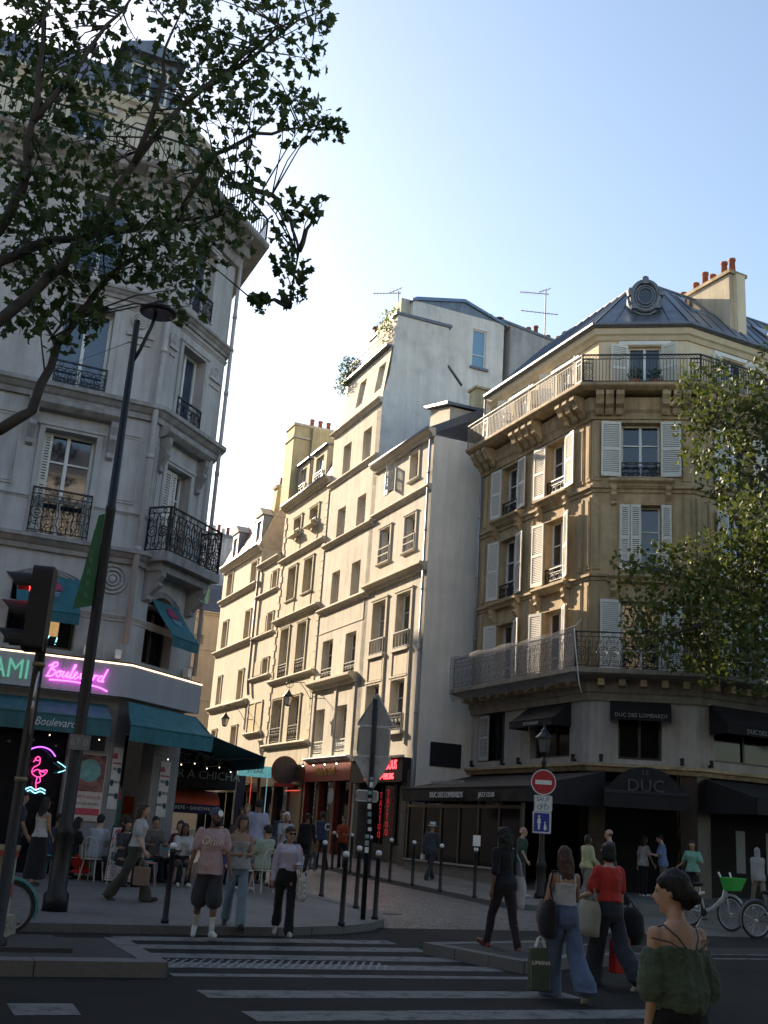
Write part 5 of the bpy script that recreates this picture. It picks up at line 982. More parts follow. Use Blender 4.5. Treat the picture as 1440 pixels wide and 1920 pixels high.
LCL= [(-6.4, 13.85, 13.95, 0.5), (-6.02, 14.69, 14.84, 0.53), (-4.64, 13.33, 13.64, 0.48), (-3.97, 13.84, 14.12, 0.49), (-3.58, 15.22, 15.39, 0.47), (-2.45, 13.65, 13.97, 0.35), (-1.91, 14.5, 14.85, 0.3), (-5.8, 13.45, 12.72, 0.41), (-5.61, 13.99, 13.14, 0.43), (-4.97, 14.39, 13.53, 0.44), (-3.84, 14.94, 14.21, 0.46), (-3.19, 15.14, 14.3, 0.46), (-2.61, 15.32, 14.7, 0.39), (-1.7, 13.8, 13.39, 0.32), (-1.51, 14.74, 14.2, 0.21), (-6.0, 14.19, 12.56, 0.43), (-5.5, 14.64, 12.94, 0.45), (-5.09, 15.44, 13.53, 0.39), (-4.37, 14.84, 13.15, 0.3), (-3.62, 15.52, 13.82, 0.4), (-3.03, 14.94, 13.34, 0.42), (-2.38, 14.62, 13.32, 0.37), (-1.77, 15.26, 13.89, 0.31), (-6.38, 15.14, 12.69, 0.46), (-5.33, 13.98, 11.72, 0.43), (-4.71, 13.4, 11.52, 0.34), (-4.61, 14.95, 12.51, 0.31), (-3.8, 15.56, 13.0, 0.36), (-2.88, 14.01, 12.0, 0.36), (-2.2, 13.37, 11.62, 0.31), (-2.02, 14.7, 12.73, 0.24), (-1.69, 15.3, 12.98, 0.17), (-6.11, 15.36, 12.19, 0.43), (-5.15, 14.5, 11.62, 0.37), (-4.61, 14.59, 11.65, 0.27), (-3.57, 14.47, 11.69, 0.3), (-2.89, 13.85, 11.25, 0.32), (-2.6, 14.5, 11.95, 0.33), (-1.75, 14.25, 11.84, 0.31), (-1.38, 14.72, 12.2, 0.26), (-1.14, 14.74, 12.09, 0.12), (-5.6, 14.11, 10.64, 0.36), (-4.9, 13.35, 10.2, 0.34), (-4.98, 15.52, 11.69, 0.29), (-3.65, 14.66, 11.24, 0.24), (-2.78, 14.02, 10.83, 0.32), (-2.3, 13.99, 10.81, 0.2), (-5.31, 13.36, 9.57, 0.34), (-5.25, 14.01, 9.97, 0.36), (-4.68, 13.85, 9.99, 0.42), (-4.57, 14.91, 10.68, 0.46), (-3.71, 14.07, 10.2, 0.36), (-3.5, 15.27, 10.99, 0.39), (-2.68, 14.8, 10.73, 0.38), (-2.04, 13.82, 10.15, 0.24), (-1.59, 13.74, 10.07, 0.17), (-1.3, 13.72, 10.09, 0.14), (-5.52, 14.78, 9.98, 0.38), (-4.64, 13.6, 9.26, 0.35), (-4.23, 13.92, 9.56, 0.36), (-3.77, 14.27, 9.69, 0.44), (-3.16, 13.66, 9.37, 0.42), (-2.78, 15.32, 10.49, 0.39), (-1.9, 15.49, 10.7, 0.19), (-5.83, 15.01, 9.48, 0.31), (-5.27, 14.49, 9.3, 0.3), (-4.39, 13.82, 8.94, 0.32), (-3.8, 13.96, 9.17, 0.32), (-3.69, 15.38, 9.78, 0.35), (-3.07, 15.36, 9.9, 0.31), (-1.55, 13.33, 8.97, 0.15), (-1.41, 13.99, 9.27, 0.16), (-5.28, 14.25, 8.6, 0.2), (-4.89, 14.09, 8.49, 0.29), (-4.53, 14.4, 8.78, 0.29), (-2.9, 13.75, 8.48, 0.24), (-1.9, 13.69, 8.5, 0.09), (-1.63, 15.15, 9.47, 0.14), (-5.65, 14.75, 8.42, 0.15), (-4.84, 13.92, 7.99, 0.26), (-4.62, 14.27, 8.13, 0.22), (-4.04, 13.3, 7.83, 0.14)]
RCL= [(8.44, 28.8, 14.68, 0.29), (9.96, 31.13, 15.93, 0.38), (10.64, 29.41, 15.27, 0.33), (8.9, 30.47, 14.82, 0.44), (9.18, 29.01, 14.3, 0.56), (10.6, 30.18, 14.82, 0.59), (10.54, 28.66, 14.19, 0.44), (8.9, 30.33, 13.82, 0.4), (9.85, 30.96, 14.12, 0.66), (10.31, 29.59, 13.56, 0.63), (11.12, 29.75, 13.74, 0.61), (8.71, 29.18, 12.4, 0.45), (9.34, 28.63, 12.32, 0.61), (11.37, 31.21, 13.39, 0.67), (10.04, 31.27, 12.4, 0.57), (10.27, 29.89, 11.83, 0.67), (11.47, 30.52, 12.12, 0.62), (10.39, 30.54, 11.21, 0.56), (10.48, 28.73, 10.83, 0.65), (10.33, 28.86, 10.16, 0.59), (10.69, 28.69, 9.94, 0.59), (11.49, 28.97, 9.48, 1.18), (6.59, 28.79, 9.13, 0.32), (7.92, 31.08, 9.81, 0.54), (8.52, 30.96, 9.77, 0.57), (9.19, 30.04, 9.76, 0.67), (10.42, 30.8, 10.04, 0.79), (10.76, 29.44, 9.54, 0.75), (7.04, 29.17, 8.53, 0.45), (8.3, 30.37, 8.85, 0.62), (8.81, 29.58, 8.72, 0.73), (9.68, 29.74, 8.78, 0.76), (11.37, 31.51, 9.22, 0.8), (7.02, 28.91, 7.55, 0.41), (8.21, 30.56, 8.01, 0.66), (9.19, 30.46, 8.14, 0.75), (9.48, 28.71, 7.64, 0.73), (10.9, 30.06, 8.04, 0.77), (7.08, 29.0, 6.9, 0.39), (8.23, 30.27, 7.18, 0.56), (9.38, 30.61, 7.3, 0.69), (10.32, 30.66, 7.24, 0.72), (9.25, 30.27, 6.59, 0.46), (10.01, 28.47, 6.34, 0.64), (11.45, 28.95, 14.15, 0.89), (12.37, 30.88, 12.42, 1.1), (11.82, 29.93, 16.42, 0.76), (12.26, 31.07, 7.74, 1.27)]
RLIMBS= [[(12.58, 30.0, 6.12), (11.78, 30.0, 7.84), (10.61, 30.0, 8.67), (9.12, 30.0, 9.03), (7.77, 30.0, 9.24), (6.78, 30.0, 9.48)], [(12.51, 30.0, 7.59), (11.89, 30.0, 10.62), (11.03, 30.0, 12.17), (10.13, 30.0, 13.42), (8.9, 30.0, 14.85)], [(10.61, 30.0, 8.67), (9.34, 29.8, 7.94), (7.95, 29.6, 7.36), (7.21, 29.6, 7.02)], [(11.89, 30.0, 10.62), (11.8, 30.3, 13.15), (11.32, 30.5, 15.41)]]
def nearest(limbs, c):
    best = None
    for l in limbs:
        for a, b in zip(l, l[1:]):
            a, b = V(a), V(b); t = max(0, min(1, (c-a).dot(b-a)/max(1e-6, (b-a).length_squared))); p = a+(b-a)*t; d = (c-p).length+max(0, p.z-c.z)*.3
            if best is None or d < best[0]: best = (d, p)
    return best[1]
def tree(name, label, base_, fork, limbs, clusters, lm, size, dens, r0, seed, group, lean=.4):
    rd = random.Random(seed); base_ = V(base_); fork = V(fork); t = thing(name, label, 'tree', base_, group)
    b = MB(); b.tube([base_-V((0, 0, .2)), base_+V((0, 0, .5)), base_.lerp(fork, .5)+V((.08, .05, 0)), fork], [r0*1.35, r0*1.05, r0*.9, r0*.8], 10); b.build('trunk', BARK, t, True)
    for i, l in enumerate(limbs):
        pts = [V(p) for p in l]
        start = fork if i in lean_roots(limbs, i) else None
        if start is not None: pts = [fork-V((0, 0, .3)), fork.lerp(pts[0], .5)+V((0, 0, .35))]+pts
        q = []
        for a, c in zip(pts, pts[1:]):
            for k in range(3): q.append(a.lerp(c, k/3)+V((rd.uniform(-1, 1), rd.uniform(-1, 1), rd.uniform(-1, 1)))*.035*(k > 0))
        q.append(pts[-1]); R = r0*(.55 if start is not None else .26)
        b = MB(); b.tube(q, [max(.012, R*(1-.86*k/(len(q)-1))) for k in range(len(q))], 7); b.build('limb', BARK, t, True)
    tw = MB(); lf = MB()
    for (x, y, z, r) in clusters:
        c = V((x, y, z))
        for k in range(3 if r > .22 else 1):
            p = nearest(limbs, c+V((rd.uniform(-1, 1), rd.uniform(-1, 1), rd.uniform(-1, 1)))*(r+.35))
            if (p-c).length > 1.4: p = nearest(limbs, c)
            e = c+V((rd.uniform(-1, 1), rd.uniform(-1, 1), rd.uniform(-.9, .9)))*r*.8; m_ = p.lerp(e, .55)+V((rd.uniform(-.1, .1), rd.uniform(-.1, .1), rd.uniform(0, .14)))
            tw.tube([p, m_, e], [.016, .01, .005], 4, False)
            for s_ in range(2): g = m_.lerp(e, rd.uniform(.2, .9)); tw.tube([g, g+V((rd.uniform(-1, 1), rd.uniform(-1, 1), rd.uniform(-.7, .5)))*r*.5], [.006, .003], 3, False)
        for k in range(max(26 if dens > 60 else 0, int(dens*(r/.42)**2))):
            while True:
                o = V((rd.uniform(-1, 1), rd.uniform(-1, 1), rd.uniform(-1, 1)))
                if o.length < 1: break
            leaf(lf, c+o*(r*1.22+.05), size*rd.uniform(.65, 1.25), rd, True)
    tag(tw.build('twig', BARK, t), None, None, kind='stuff'); tag(lf.build('crown', lm, t), None, None, kind='stuff'); return t
def lean_roots(limbs, i):
    l = limbs[i]; s = V(l[0])
    for j, m_ in enumerate(limbs):
        if j != i and any((V(p)-s).length < .6 for p in m_[1:]): return []
    return [i]
tree('plane_tree', 'plane tree whose leafy branches hang across the top left', (-8.6, 13.4, .12), (-8.1, 13.4, 5.2), LIMBS, LCL, LEAFA, .15, 84, .2, 4, 'boulevard plane trees')
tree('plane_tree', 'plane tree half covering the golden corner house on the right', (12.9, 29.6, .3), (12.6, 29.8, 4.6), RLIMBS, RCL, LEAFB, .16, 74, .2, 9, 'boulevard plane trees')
# unseen boulevard trees and houses, added out of view to shade the crossing
rr = random.Random(21)
def roundtree(label, x, y, seed):
    rd = random.Random(seed); fk_ = V((x, y, 5.0)); limbs = []; cl = []
    for k in range(6):
        a = k*1.05+rd.uniform(-.3, .3); e = V((cos(a)*3.6, sin(a)*3.6, rd.uniform(3.5, 6.5))); limbs.append([tuple(fk_+e*.3), tuple(fk_+e*.65+V((0, 0, .3))), tuple(fk_+e)])
    for k in range(60):
        o = V((rd.gauss(0, 1), rd.gauss(0, 1), rd.gauss(0, 1))).normalized()*rd.uniform(.45, 1); cl.append((x+o.x*4.6, y+o.y*4.6, 9.6+o.z*3.9, rd.uniform(.8, 1.2)))
    return tree('plane_tree', label, (x, y, .12), tuple(fk_), limbs, cl, LEAFA, .42, 16, .24, seed, 'boulevard plane trees')
rt = roundtree('round plane tree added for shade behind the photographer on the left', -8.5, 2.5, 31)
rt2 = roundtree('round plane tree added for shade behind the photographer on the right', 4.5, -3.5, 32)
for k, (x, y, lb) in enumerate(((14.5, 9.5, 'first plane tree added for shade on the near pavement to the right'), (22, 13.2, 'second plane tree added for shade on the near pavement to the right'), (29.5, 16.8, 'third plane tree added for shade on the near pavement to the right'), (10.2, 1.2, 'plane tree added for shade on the near pavement close on the right'), (-3, -6.5, 'plane tree added for shade on the near pavement right behind the photographer'), (-11, -9, 'plane tree added for shade on the near pavement behind on the left'), (-16, 9.6, 'plane tree added for shade on the far pavement beyond the left frame edge'), (-23.5, 6.2, 'second plane tree added for shade on the far pavement beyond the left edge'), (21.3, 33.6, 'plane tree added for shade on the far pavement beyond the right frame edge'), (28.8, 37.2, 'second plane tree added for shade on the far pavement beyond the right edge'), (-16.5, -2, 'plane tree added for shade at the left carriageway edge'))):
    s_ = (rt, rt2)[k % 2]; c = copy_tree(s_, None, V((x, y, .12))-V(s_.location)); c.rotation_euler.z = k*1.3; c['label'] = lb
qb = V((0, -13, 0)); FB = F(qb.x, qb.y, 65.5, -1)
rowhouse('added unseen cream house across the boulevard behind the photographer', FB, -16, 8, 22, 10, CREAM3); rowhouse('added unseen stone house across the boulevard farther right', FB, 8.02, 32, 23, 10, PALE); rowhouse('added unseen stone house across the boulevard farther left', FB, -40, -16.02, 21, 10, PALE)  # unseen opposite row added to darken the crossing

# ================================================================== street furniture
def bollard(x, y, label, h=1.12, group='bollards along the kerbs'):
    z = gz(y)+.12; t = thing('bollard', label, 'bollard', (x, y, z), group)
    MB().lathe((x, y, z), [(.06, 0), (.06, .05), (.045, .07), (.04, h-.12), (.05, h-.11), (.05, h-.06), (.03, h-.05)], 10).build('post', IRON, t, True)
    MB().lathe((x, y, z+h-.06), [(.02, 0), (.048, .02), (.058, .05), (.045, .09), (.001, .105)], 10).build('ball_top', WHITEB, t, True)
BL = [(-2.87, 17.6, 'black bollard on the left pavement directly left of the man in the pink shirt'), (-1.75, 17.75, 'black bollard beside the woman in pale jeans, at the crossing'), (-.24, 18.98, 'nearest bollard at the rounded pavement corner, left of the sign pole'), (.32, 20.49, 'bollard just right of the sign pole with its backs of signs'), (-.03, 22.56, 'bollard right behind the sign pole'), (-.79, 24.95, 'bollard standing alone beside the sunlit patches on the cobbles'),
      (2.78, 27.75, 'first bollard of the right kerb, nearest the striding woman in black'), (2.05, 29.2, 'second bollard of the right kerb, beside the man in the hat'), (1.42, 30.85, 'third bollard of the right kerb'), (.84, 32.05, 'fourth bollard of the right kerb'), (.27, 33.7, 'fifth bollard of the right kerb, behind the sign pole'), (-.30, 35.05, 'sixth bollard of the right kerb'), (-.90, 36.85, 'seventh bollard of the right kerb, by the red bar'), (-1.5, 38.5, 'farthest bollard of the right kerb, by the stroller')]
for x, y, lb in BL: bollard(x, y, lb)
b = thing('notice_plate', 'small white notice plate fixed above the first right kerb bollard', 'sign', (2.78, 27.7, 1.6)); MB().box(F(2.78, 27.7, 95), -.09, .09, .03, .05, 1.5, 1.75).build('plate', WHITE, b); MB().tube([(2.78, 27.72, 1.4), (2.78, 27.72, 1.8)], .02, 6).build('stub', IRON, b)
# sign pole seen from behind
x, y = .11, 20.3; z = gz(y)+.12; fs = F(x, y, 90, 1); tp = thing('sign_pole', 'dark pole carrying a triangle, a square and a yield sign seen from behind', 'road sign', (x, y, z), 'road signs')
MB().tube([(x, y, z), (x-.02, y, 3.1), (x-.03, y, 4.0)], .045, 10).build('pole', IRON, tp, True)
def plate(fr, outline_, m, name, d=.05, rim=True, parent=None):
    o = MB().slab(fr, outline_, d, d+.015).build(name, m, parent or tp)
    if rim: MB().tube([fr(u, d+.008, zz) for u, zz in outline_]+[fr(outline_[0][0], d+.008, outline_[0][1])], .016, 5).build(name+'_rim', STEEL, parent or tp, True)
def rnd_poly(pts, r=.06, n=4):
    out_ = []
    for i, p in enumerate(pts):
        a, b_ = V((*pts[i-1], 0)), V((*pts[(i+1) % len(pts)], 0)); c = V((*p, 0)); d1, d2 = (a-c).normalized(), (b_-c).normalized()
        for k in range(n+1): t_ = k/n; q = (c+d1*r).lerp(c, t_).lerp(c.lerp(c+d2*r, t_), t_); out_.append((q.x, q.y))
    return out_
plate(fs, rnd_poly([(-.34, 3.52), (.34, 3.52), (0, 4.12)]), STEELB, 'triangle_back', -.07); MB().box(fs, -.08, .06, -.1, -.08, 3.66, 4.0).build('sign_bracket', STEEL, tp)
plate(fs, rnd_poly([(-.30, 2.98), (.27, 2.98), (.27, 3.50), (-.30, 3.50)], .07), STEELB, 'square_back', -.07); plate(fs, rnd_poly([(-.36, 2.96), (0, 2.36), (.33, 2.96)]), mat('pale_sign_back', (.42, .42, .42), .5, .3, 3, stain=((.5, .5, .5), 3)), 'yield_back', -.07); plate(fs, rnd_poly([(-.26, 2.18), (.12, 2.18), (.12, 2.36), (-.26, 2.36)], .04), STEELB, 'small_plate_back', -.07)
rs = random.Random(8)
for k in range(11): zz = 1.35+k*.125; a = rs.uniform(-.02, .02); MB().box(fs, -.035+a, .03+a, .044, .05, zz-.05, zz+rs.uniform(.0, .05)).build('sticker', [WHITE, mat('grey_sticker', (.3, .32, .33), .6), mat('aqua_sticker', (.22, .36, .34), .6)][k % 3], tp)
# lamp post with signs at the right
x, y = 4.6, 29.2; z = gz(y)+.12; fs2 = F(x, y, 97, 1); tq = thing('lantern_post', 'old lantern post with a no entry disc and blue zone sign', 'lamp post', (x, y, z))
MB().lathe((x, y, z), [(.17, 0), (.17, .1), (.13, .16), (.12, .75), (.15, .8), (.1, .9), (.065, 1.2), (.055, 3.3), (.08, 3.35), (.05, 3.42), (.05, 3.5)], 12).build('post', IRON, tq, True)
bi, bg_ = MB(), MB(); lantern(bi, bg_, (x, y, z+3.62), .95); bi.build('lantern_frame', IRON, tq); bg_.build('lantern_pane', mat('smoky_glass', (.13, .12, .11), .15, .1, 4), tq)
NOE = mat('sign_red', (.36, .012, .02), .4, .05, 6); SW = mat('sign_white', (.62, .62, .60), .4, .05, 6); SB = mat('sign_blue', (.015, .03, .22), .4, .05, 6)
cz = z+2.85; n = 28
MB().slab(fs2, [(.0+.31*cos(2*pi*i/n), cz+.31*sin(2*pi*i/n)) for i in range(n)], .1, .115).build('no_entry_disc', NOE, tq); MB().tube([fs2(.31*cos(2*pi*i/n), .112, cz+.31*sin(2*pi*i/n)) for i in range(n+1)], .014, 5).build('disc_rim', SW, tq); MB().box(fs2, -.21, .21, .116, .12, cz-.055, cz+.055).build('white_bar', SW, tq)
plate(fs2, rnd_poly([(-.22, cz-.72), (.22, cz-.72), (.22, cz-.34), (-.22, cz-.34)], .03), SW, 'exception_plate', .1, True, tq); text('SAUF', .15, fs2, 0, cz-.43, .117, INK, tq, .003)
b = MB()
for s_ in (-1, 1): b.tube(arc((s_*.085, cz-.62), .055, 0, 2*pi, 12, fs2, .12), .008, 4, False)
b.tube([fs2(-.085, .12, cz-.62), fs2(-.02, .12, cz-.62), fs2(.06, .12, cz-.54), fs2(-.05, .12, cz-.54), fs2(-.02, .12, cz-.62)], .007, 4); b.tube([fs2(.085, .12, cz-.62), fs2(.055, .12, cz-.52), fs2(.09, .12, cz-.51)], .007, 4); b.build('bicycle_symbol', INK, tq)
plate(fs2, rnd_poly([(-.25, cz-1.26), (.20, cz-1.26), (.20, cz-.74), (-.25, cz-.74)], .03), SW, 'zone_plate', .1, True, tq); MB().box(fs2, -.22, .17, .116, .12, cz-1.23, cz-.77).build('zone_blue', SB, tq)
b = MB(); b.lathe(fs2(-.09, .12, cz-.85), [(.03, 0), (.03, .005)], 10, ax=fs2.n); b.slab(fs2, [(-.14, cz-1.02), (-.12, cz-.89), (-.06, cz-.89), (-.04, cz-1.02), (-.06, cz-1.02), (-.065, cz-1.18), (-.115, cz-1.18), (-.12, cz-1.02)], .121, .125); b.build('walker_symbol', SW, tq)
b = MB(); b.lathe(fs2(.06, .12, cz-1.0), [(.022, 0), (.022, .005)], 10, ax=fs2.n); b.slab(fs2, [(.03, cz-1.13), (.05, cz-1.03), (.08, cz-1.03), (.11, cz-1.15), (.08, cz-1.19), (.04, cz-1.19)], .121, .125); b.build('child_symbol', SW, tq)
# boulevard lamp with disc head
x, y = -4.72, 18.29; z = gz(y)+.12; tl = thing('street_lamp', 'tall dark street lamp with a disc head in front of the pale house', 'street lamp', (x, y, z))
MB().lathe((x, y, z), [(.2, 0), (.2, .25), (.15, .3), (.145, 1.15), (.17, 1.2), (.105, 1.3), (.095, 3.3), (.085, 6.5), (.09, 6.52), (.09, 6.6), (.075, 6.62), (.055, 10.1), (.05, 10.15)], 14).build('pole', IRON, tl, True)
MB().tube([(x, y, 9.45), (x+.12, y+.02, 9.75), (x+.26, y+.06, 10.25), (x+.30, y+.08, 10.5)], .035, 8).build('arm', IRON, tl, True)
MB().lathe((x+.34, y+.09, 10.5), [(.30, 0), (.34, .02), (.34, .06), (.24, .13), (.1, .17), (.1, .24), (.001, .26)], 24).build('disc_head', DARK, tl, True); MB().lathe((x+.34, y+.09, 10.485), [(.12, 0), (.28, .005), (.28, .016)], 20).build('lens', mat('lamp_lens', (.06, .06, .07), .2, .1, 5), tl)
MB().tube([(x-.03, y, 9.9), FL1(-2.2, .1, 12.4)], .006, 4).build('stay_wire', IRON, tl)
MB().box(F(x, y, 80), -.13, .2, .1, .16, 2.62, 2.86).build('number_plate', mat('plate_grey', (.16, .16, .16), .6), tl); text('67 0', .16, F(x, y, 80), .03, 2.74, .165, LET, tl, .003)
fb_ = F(x, y, 62, 1); tf = thing('street_banner', 'narrow green banner hanging on the tall street lamp', 'banner', (x, y, 5)); b = MB()
for k in range(6): z0, z1 = 5.0+k*.27, 5.27+k*.27; w0, w1 = .30-.035*k, .30-.035*(k+1); b.poly([fb_(-.10-w0, .02*sin(k), z0-.1), fb_(-.09, .0, z0), fb_(-.09, .0, z1), fb_(-.10-w1, .02*sin(k+1), z1-.05)])
b.build('cloth', mat('banner_green', (.03, .13, .045), .7, .15, 4), tf)
for k, s_ in enumerate('RERB'): text(s_, .14, fb_, -.22, 5.15+k*.2, .03, mat('banner_print', (.12, .25, .13), .7), tf, .003)
# traffic light
x, y = -3.95, 13.02; tt = thing('traffic_light', 'black traffic light with its red lamp lit at the left edge', 'traffic light', (x, y, .15)); fd2 = F(x, y, 172, 1)
MB().lathe((x, y, .15), [(.12, 0), (.12, .1), (.07, .14), (.06, 3.4), (.07, 3.42), (.05, 3.5)], 12).build('pole', IRON, tt, True)
for zz in (3.27, 1.95): MB().lathe((x, y, zz), [(.075, 0), (.075, .05)], 12).build('pole_band', mat('dull_brass', (.25, .2, .12), .5, metal=.5), tt, True)
hx = V((x-.12, y-.03, 0)); fh = F(hx.x, hx.y, 172, 1)     # housing faces the traffic coming from the left
b = MB(); b.slab(fh, rnd_poly([(-.18, 3.44), (.18, 3.44), (.18, 4.46), (-.18, 4.46)], .08), -.16, .08); b.build('housing', DARK, tt)
for k, c in enumerate(((.55, .006, .006), (.08, .045, .0), (.0, .05, .03))):
    zz = 4.24-k*.34; b = MB(); n = 12
    for i in range(n):
        a0, a1 = -.35+(pi+.7)*i/n, -.35+(pi+.7)*(i+1)/n; q = lambda a, d: fh(.135*cos(a), d, zz+.135*sin(a)); L0 = .32
        b.poly([q(a0, .08), q(a1, .08), q(a1, .10+L0*(.55+.45*sin(a1) if sin(a1) > 0 else .55)), q(a0, .10+L0*(.55+.45*sin(a0) if sin(a0) > 0 else .55))])
    b.build('lamp_hood', DARK, tt); MB().lathe(fh(0, .085, zz), [(.115, 0), (.1, .02), (.001, .035)], 16, ax=fh.n).build('lamp_lens', glow('red_lamp', (1, .03, .03), 4.) if k == 0 else mat('lens_%d' % k, c, .3), tt, True)
b = MB(); n = 26; fdsc = F(-3.86, 13.05, 166, 1); b.lathe(fdsc(0, .06, 2.84), [(.36, 0), (.375, .015), (.36, .03)], n, ax=fdsc.n); b.build('round_sign', mat('sign_back_dark', (.05, .05, .055), .3, .1, 5, metal=.5), tt); MB().tube([fdsc(.37*cos(2*pi*i/n), .075, 2.84+.37*sin(2*pi*i/n)) for i in range(n+1)], .013, 5).build('sign_rim', STEEL, tt, True)
# construction barrier at the left edge
x, y = -4.36, 14.1; tb = thing('site_barrier', 'worn white and red plastic barrier cut by the left edge', 'barrier', (x, y, .15)); f3 = F(x, y, 85, 1)
PL = mat('worn_white_plastic', (.42, .40, .33), .6, .25, 4, .1, 40, streak=.35, stain=((.5, .42, .3), 4)); OR = mat('worn_red_band', (.30, .05, .03), .6, .3, 6)
MB().box(f3, -.9, .16, -.04, .04, .4, 1.22).build('panel', PL, tb); MB().box(f3, -.9, .19, -.055, .055, 1.16, 1.22).build('top_rail', PL, tb); MB().box(f3, -.9, .18, -.06, .06, 1.08, 1.16).build('red_rail', OR, tb); MB().box(f3, .09, .17, -.05, .05, .2, 1.1).build('end_post', PL, tb); MB().box(f3, .06, .172, -.052, .052, .62, .78).build('red_mark', OR, tb)
for k in range(4): MB().box(f3, -.75+k*.25, -.7+k*.25, .04, .055, .45, 1.05).build('panel_rib', PL, tb)
b = MB(); b.prism(f3, [(-.25, .15), (.25, .15), (.25, .28), (.14, .42), (-.14, .42), (-.25, .28)], -.05, .24); b.build('foot', PL, tb)
# wall lanterns of the sunlit row
def wall_lantern(u, zt, label):
    t = thing('wall_lantern', label, 'lantern', FR(u, 0, zt), 'wall lanterns of the sunlit row'); fx = FR.off(u, 0); o = lambda d, z: fx(0, d, z); b = MB()
    b.tube([o(.03, zt-1.2), o(.03, zt+.1)], .025, 6); b.tube([o(.03, zt), o(.4, zt+.06), o(.9, zt+.02), o(1.15, zt+.06)], .018, 5); b.tube([o(.03, zt-.7), o(.25, zt-.35), o(.6, zt+.03)], .016, 5)
    b.tube([o(1.15+.16*cos(a)*(1-a*.07), zt-.08+.16*sin(a)*(1-a*.07)) for a in [pi*.5-i*.5 for i in range(13)]], .014, 5); b.tube([o(1.15, zt-.1), o(1.15, zt-.35)], .014, 5); b.build('bracket', IRON, t)
    bi, bg2 = MB(), MB(); lantern(bi, bg2, o(1.15, zt-1.08), 1.05); bi.build('lantern_frame', IRON, t); bg2.build('lantern_pane', mat('lantern_glass', (.62, .60, .54), .3, .1, 4), t)
wall_lantern(12.0, 8.25, 'black wall lantern on a scrolled bracket left of the road signs'); wall_lantern(22.5, 7.9, 'black wall lantern on the far cream houses above the awning tip')

# ================================================================== shops of the sunlit row
def shopfront(root, u0, u1, z1, m, gm=SHOPG, n=3, fas=.8, fm=None):
    MB().box(FR, u0, u1, -.9, -.8, .2, z1).build('shop_backing', VOID, root); MB().box(FR, u0, u1, -.2, .12, z1-fas, z1).build('shop_fascia', fm or m, root); MB().box(FR, u0, u1, -.25, -.1, .3, 1.2).build('stall_riser', m, root)
    for k in range(n+1): u = u0+(u1-u0)*k/n; MB().box(FR, u-.11, u+.11, -.2, .08, .3, z1-fas).build('shop_pilaster', m, root)
    for k in range(n): a, e = u0+(u1-u0)*k/n+.11, u0+(u1-u0)*(k+1)/n-.11; MB().box(FR, a, e, -.22, -.18, 1.2, z1-fas).build('shop_pane', gm, root)
REDW = mat('oxblood_paint', (.16, .018, .014), .45, .2, 5); REDF = mat('red_fascia', (.30, .035, .02), .5, .2, 4); GOLD = mat('gold_letter', (.55, .36, .10), .4, .1, 6, metal=.4)
shopfront(Bh, 6.1, 11.7, 4.55, REDW, n=3, fas=.85, fm=REDF); text('Hide & Seek', .48, FR, 9.0, 4.12, .13, GOLD, Bh, .02, .2, flip=True)
for u in (7.0, 8.4, 9.8, 11.2): MB().tube([FR(u, .12, 4.6), FR(u, .4, 4.62), FR(u, .42, 4.5)], .012, 5).lathe(FR(u, .42, 4.4), [(.06, 0), (.05, .07), (.02, .1)], 8).build('sign_lamp', IRON, Bh); MB().lathe(FR(u, .42, 4.36), [(.012, 0), (.035, .02), (.02, .05)], 8).build('lamp_bulb', glow('warm_bulb', (1, .72, .42), 6.), Bh)
b = MB(); b.slab(FR.off(7.9, .2), [(.34*cos(2*pi*i/20), 3.05+.34*sin(2*pi*i/20)) for i in range(20)], 0, .03); b.build('round_badge', mat('badge_grey', (.35, .37, .40), .5, .4, 14), Bh)
for u, cc in ((8.3, 'BIERES'), (10.0, 'COCKTAIL')):
    MB().box(FR, u-.14, u+.14, .14, .16, 1.9, 3.7).build('menu_strip', DARK, Bh)
    for i, chh in enumerate(cc): text(chh, .2, FR, u, 3.55-i*.2, .165, LETB, Bh, .004, flip=True)
shopfront(Ch, 12.1, 18.3, 4.35, mat('brown_shop', (.10, .055, .035), .5, .2, 5), n=3); MB().box(FR, 12.3, 14.4, -.12, -.05, .9, 3.4).build('beige_shutter', mat('beige_shutter', (.30, .22, .15), .6, .15, 3, streak=.2), Ch)
MB().box(FR, 12.2, 14.2, .1, .14, 3.3, 3.34).build('red_light_bar', glow('red_bar', (1, .08, .05), .25), Ch)
q = FR(13.1, .62, 3.0); t = thing('round_hanging_sign', 'dark round sign with red rim projecting over the buff shop', 'shop sign', FR(13.1, 0, 3.5)); fx = F(q.x, q.y, 66.9, 1)
MB().slab(fx, [(.62*cos(2*pi*i/24), 4.22+.62*sin(2*pi*i/24)) for i in range(24)], -.06, .06).build('disc', mat('dark_disc', (.05, .04, .045), .5, .5, 6), t); MB().tube([fx(.64*cos(2*pi*i/24), 0, 4.22+.64*sin(2*pi*i/24)) for i in range(25)], .04, 6).build('rim', REDF, t); MB().box(fx, -.5, .5, -.05, .05, 3.45, 3.62).build('base_bracket', REDF, t)
t = thing('cyan_shop_sign', 'bright cyan lit sign box above the narrow shop', 'shop sign', FR(16.5, 0, 4)); q = FR(16.6, .9, 0); fx = F(q.x, q.y, 66.9, 1); MB().box(fx, -.95, .75, -.1, .1, 3.95, 4.5).build('box', mat('cyan_panel', (.2, .45, .47), .5, .3, 6, emit=(.2, .65, .7), es=.1), t); text('STEAK', .3, fx, -.1, 4.22, .11, INK, t, .004)
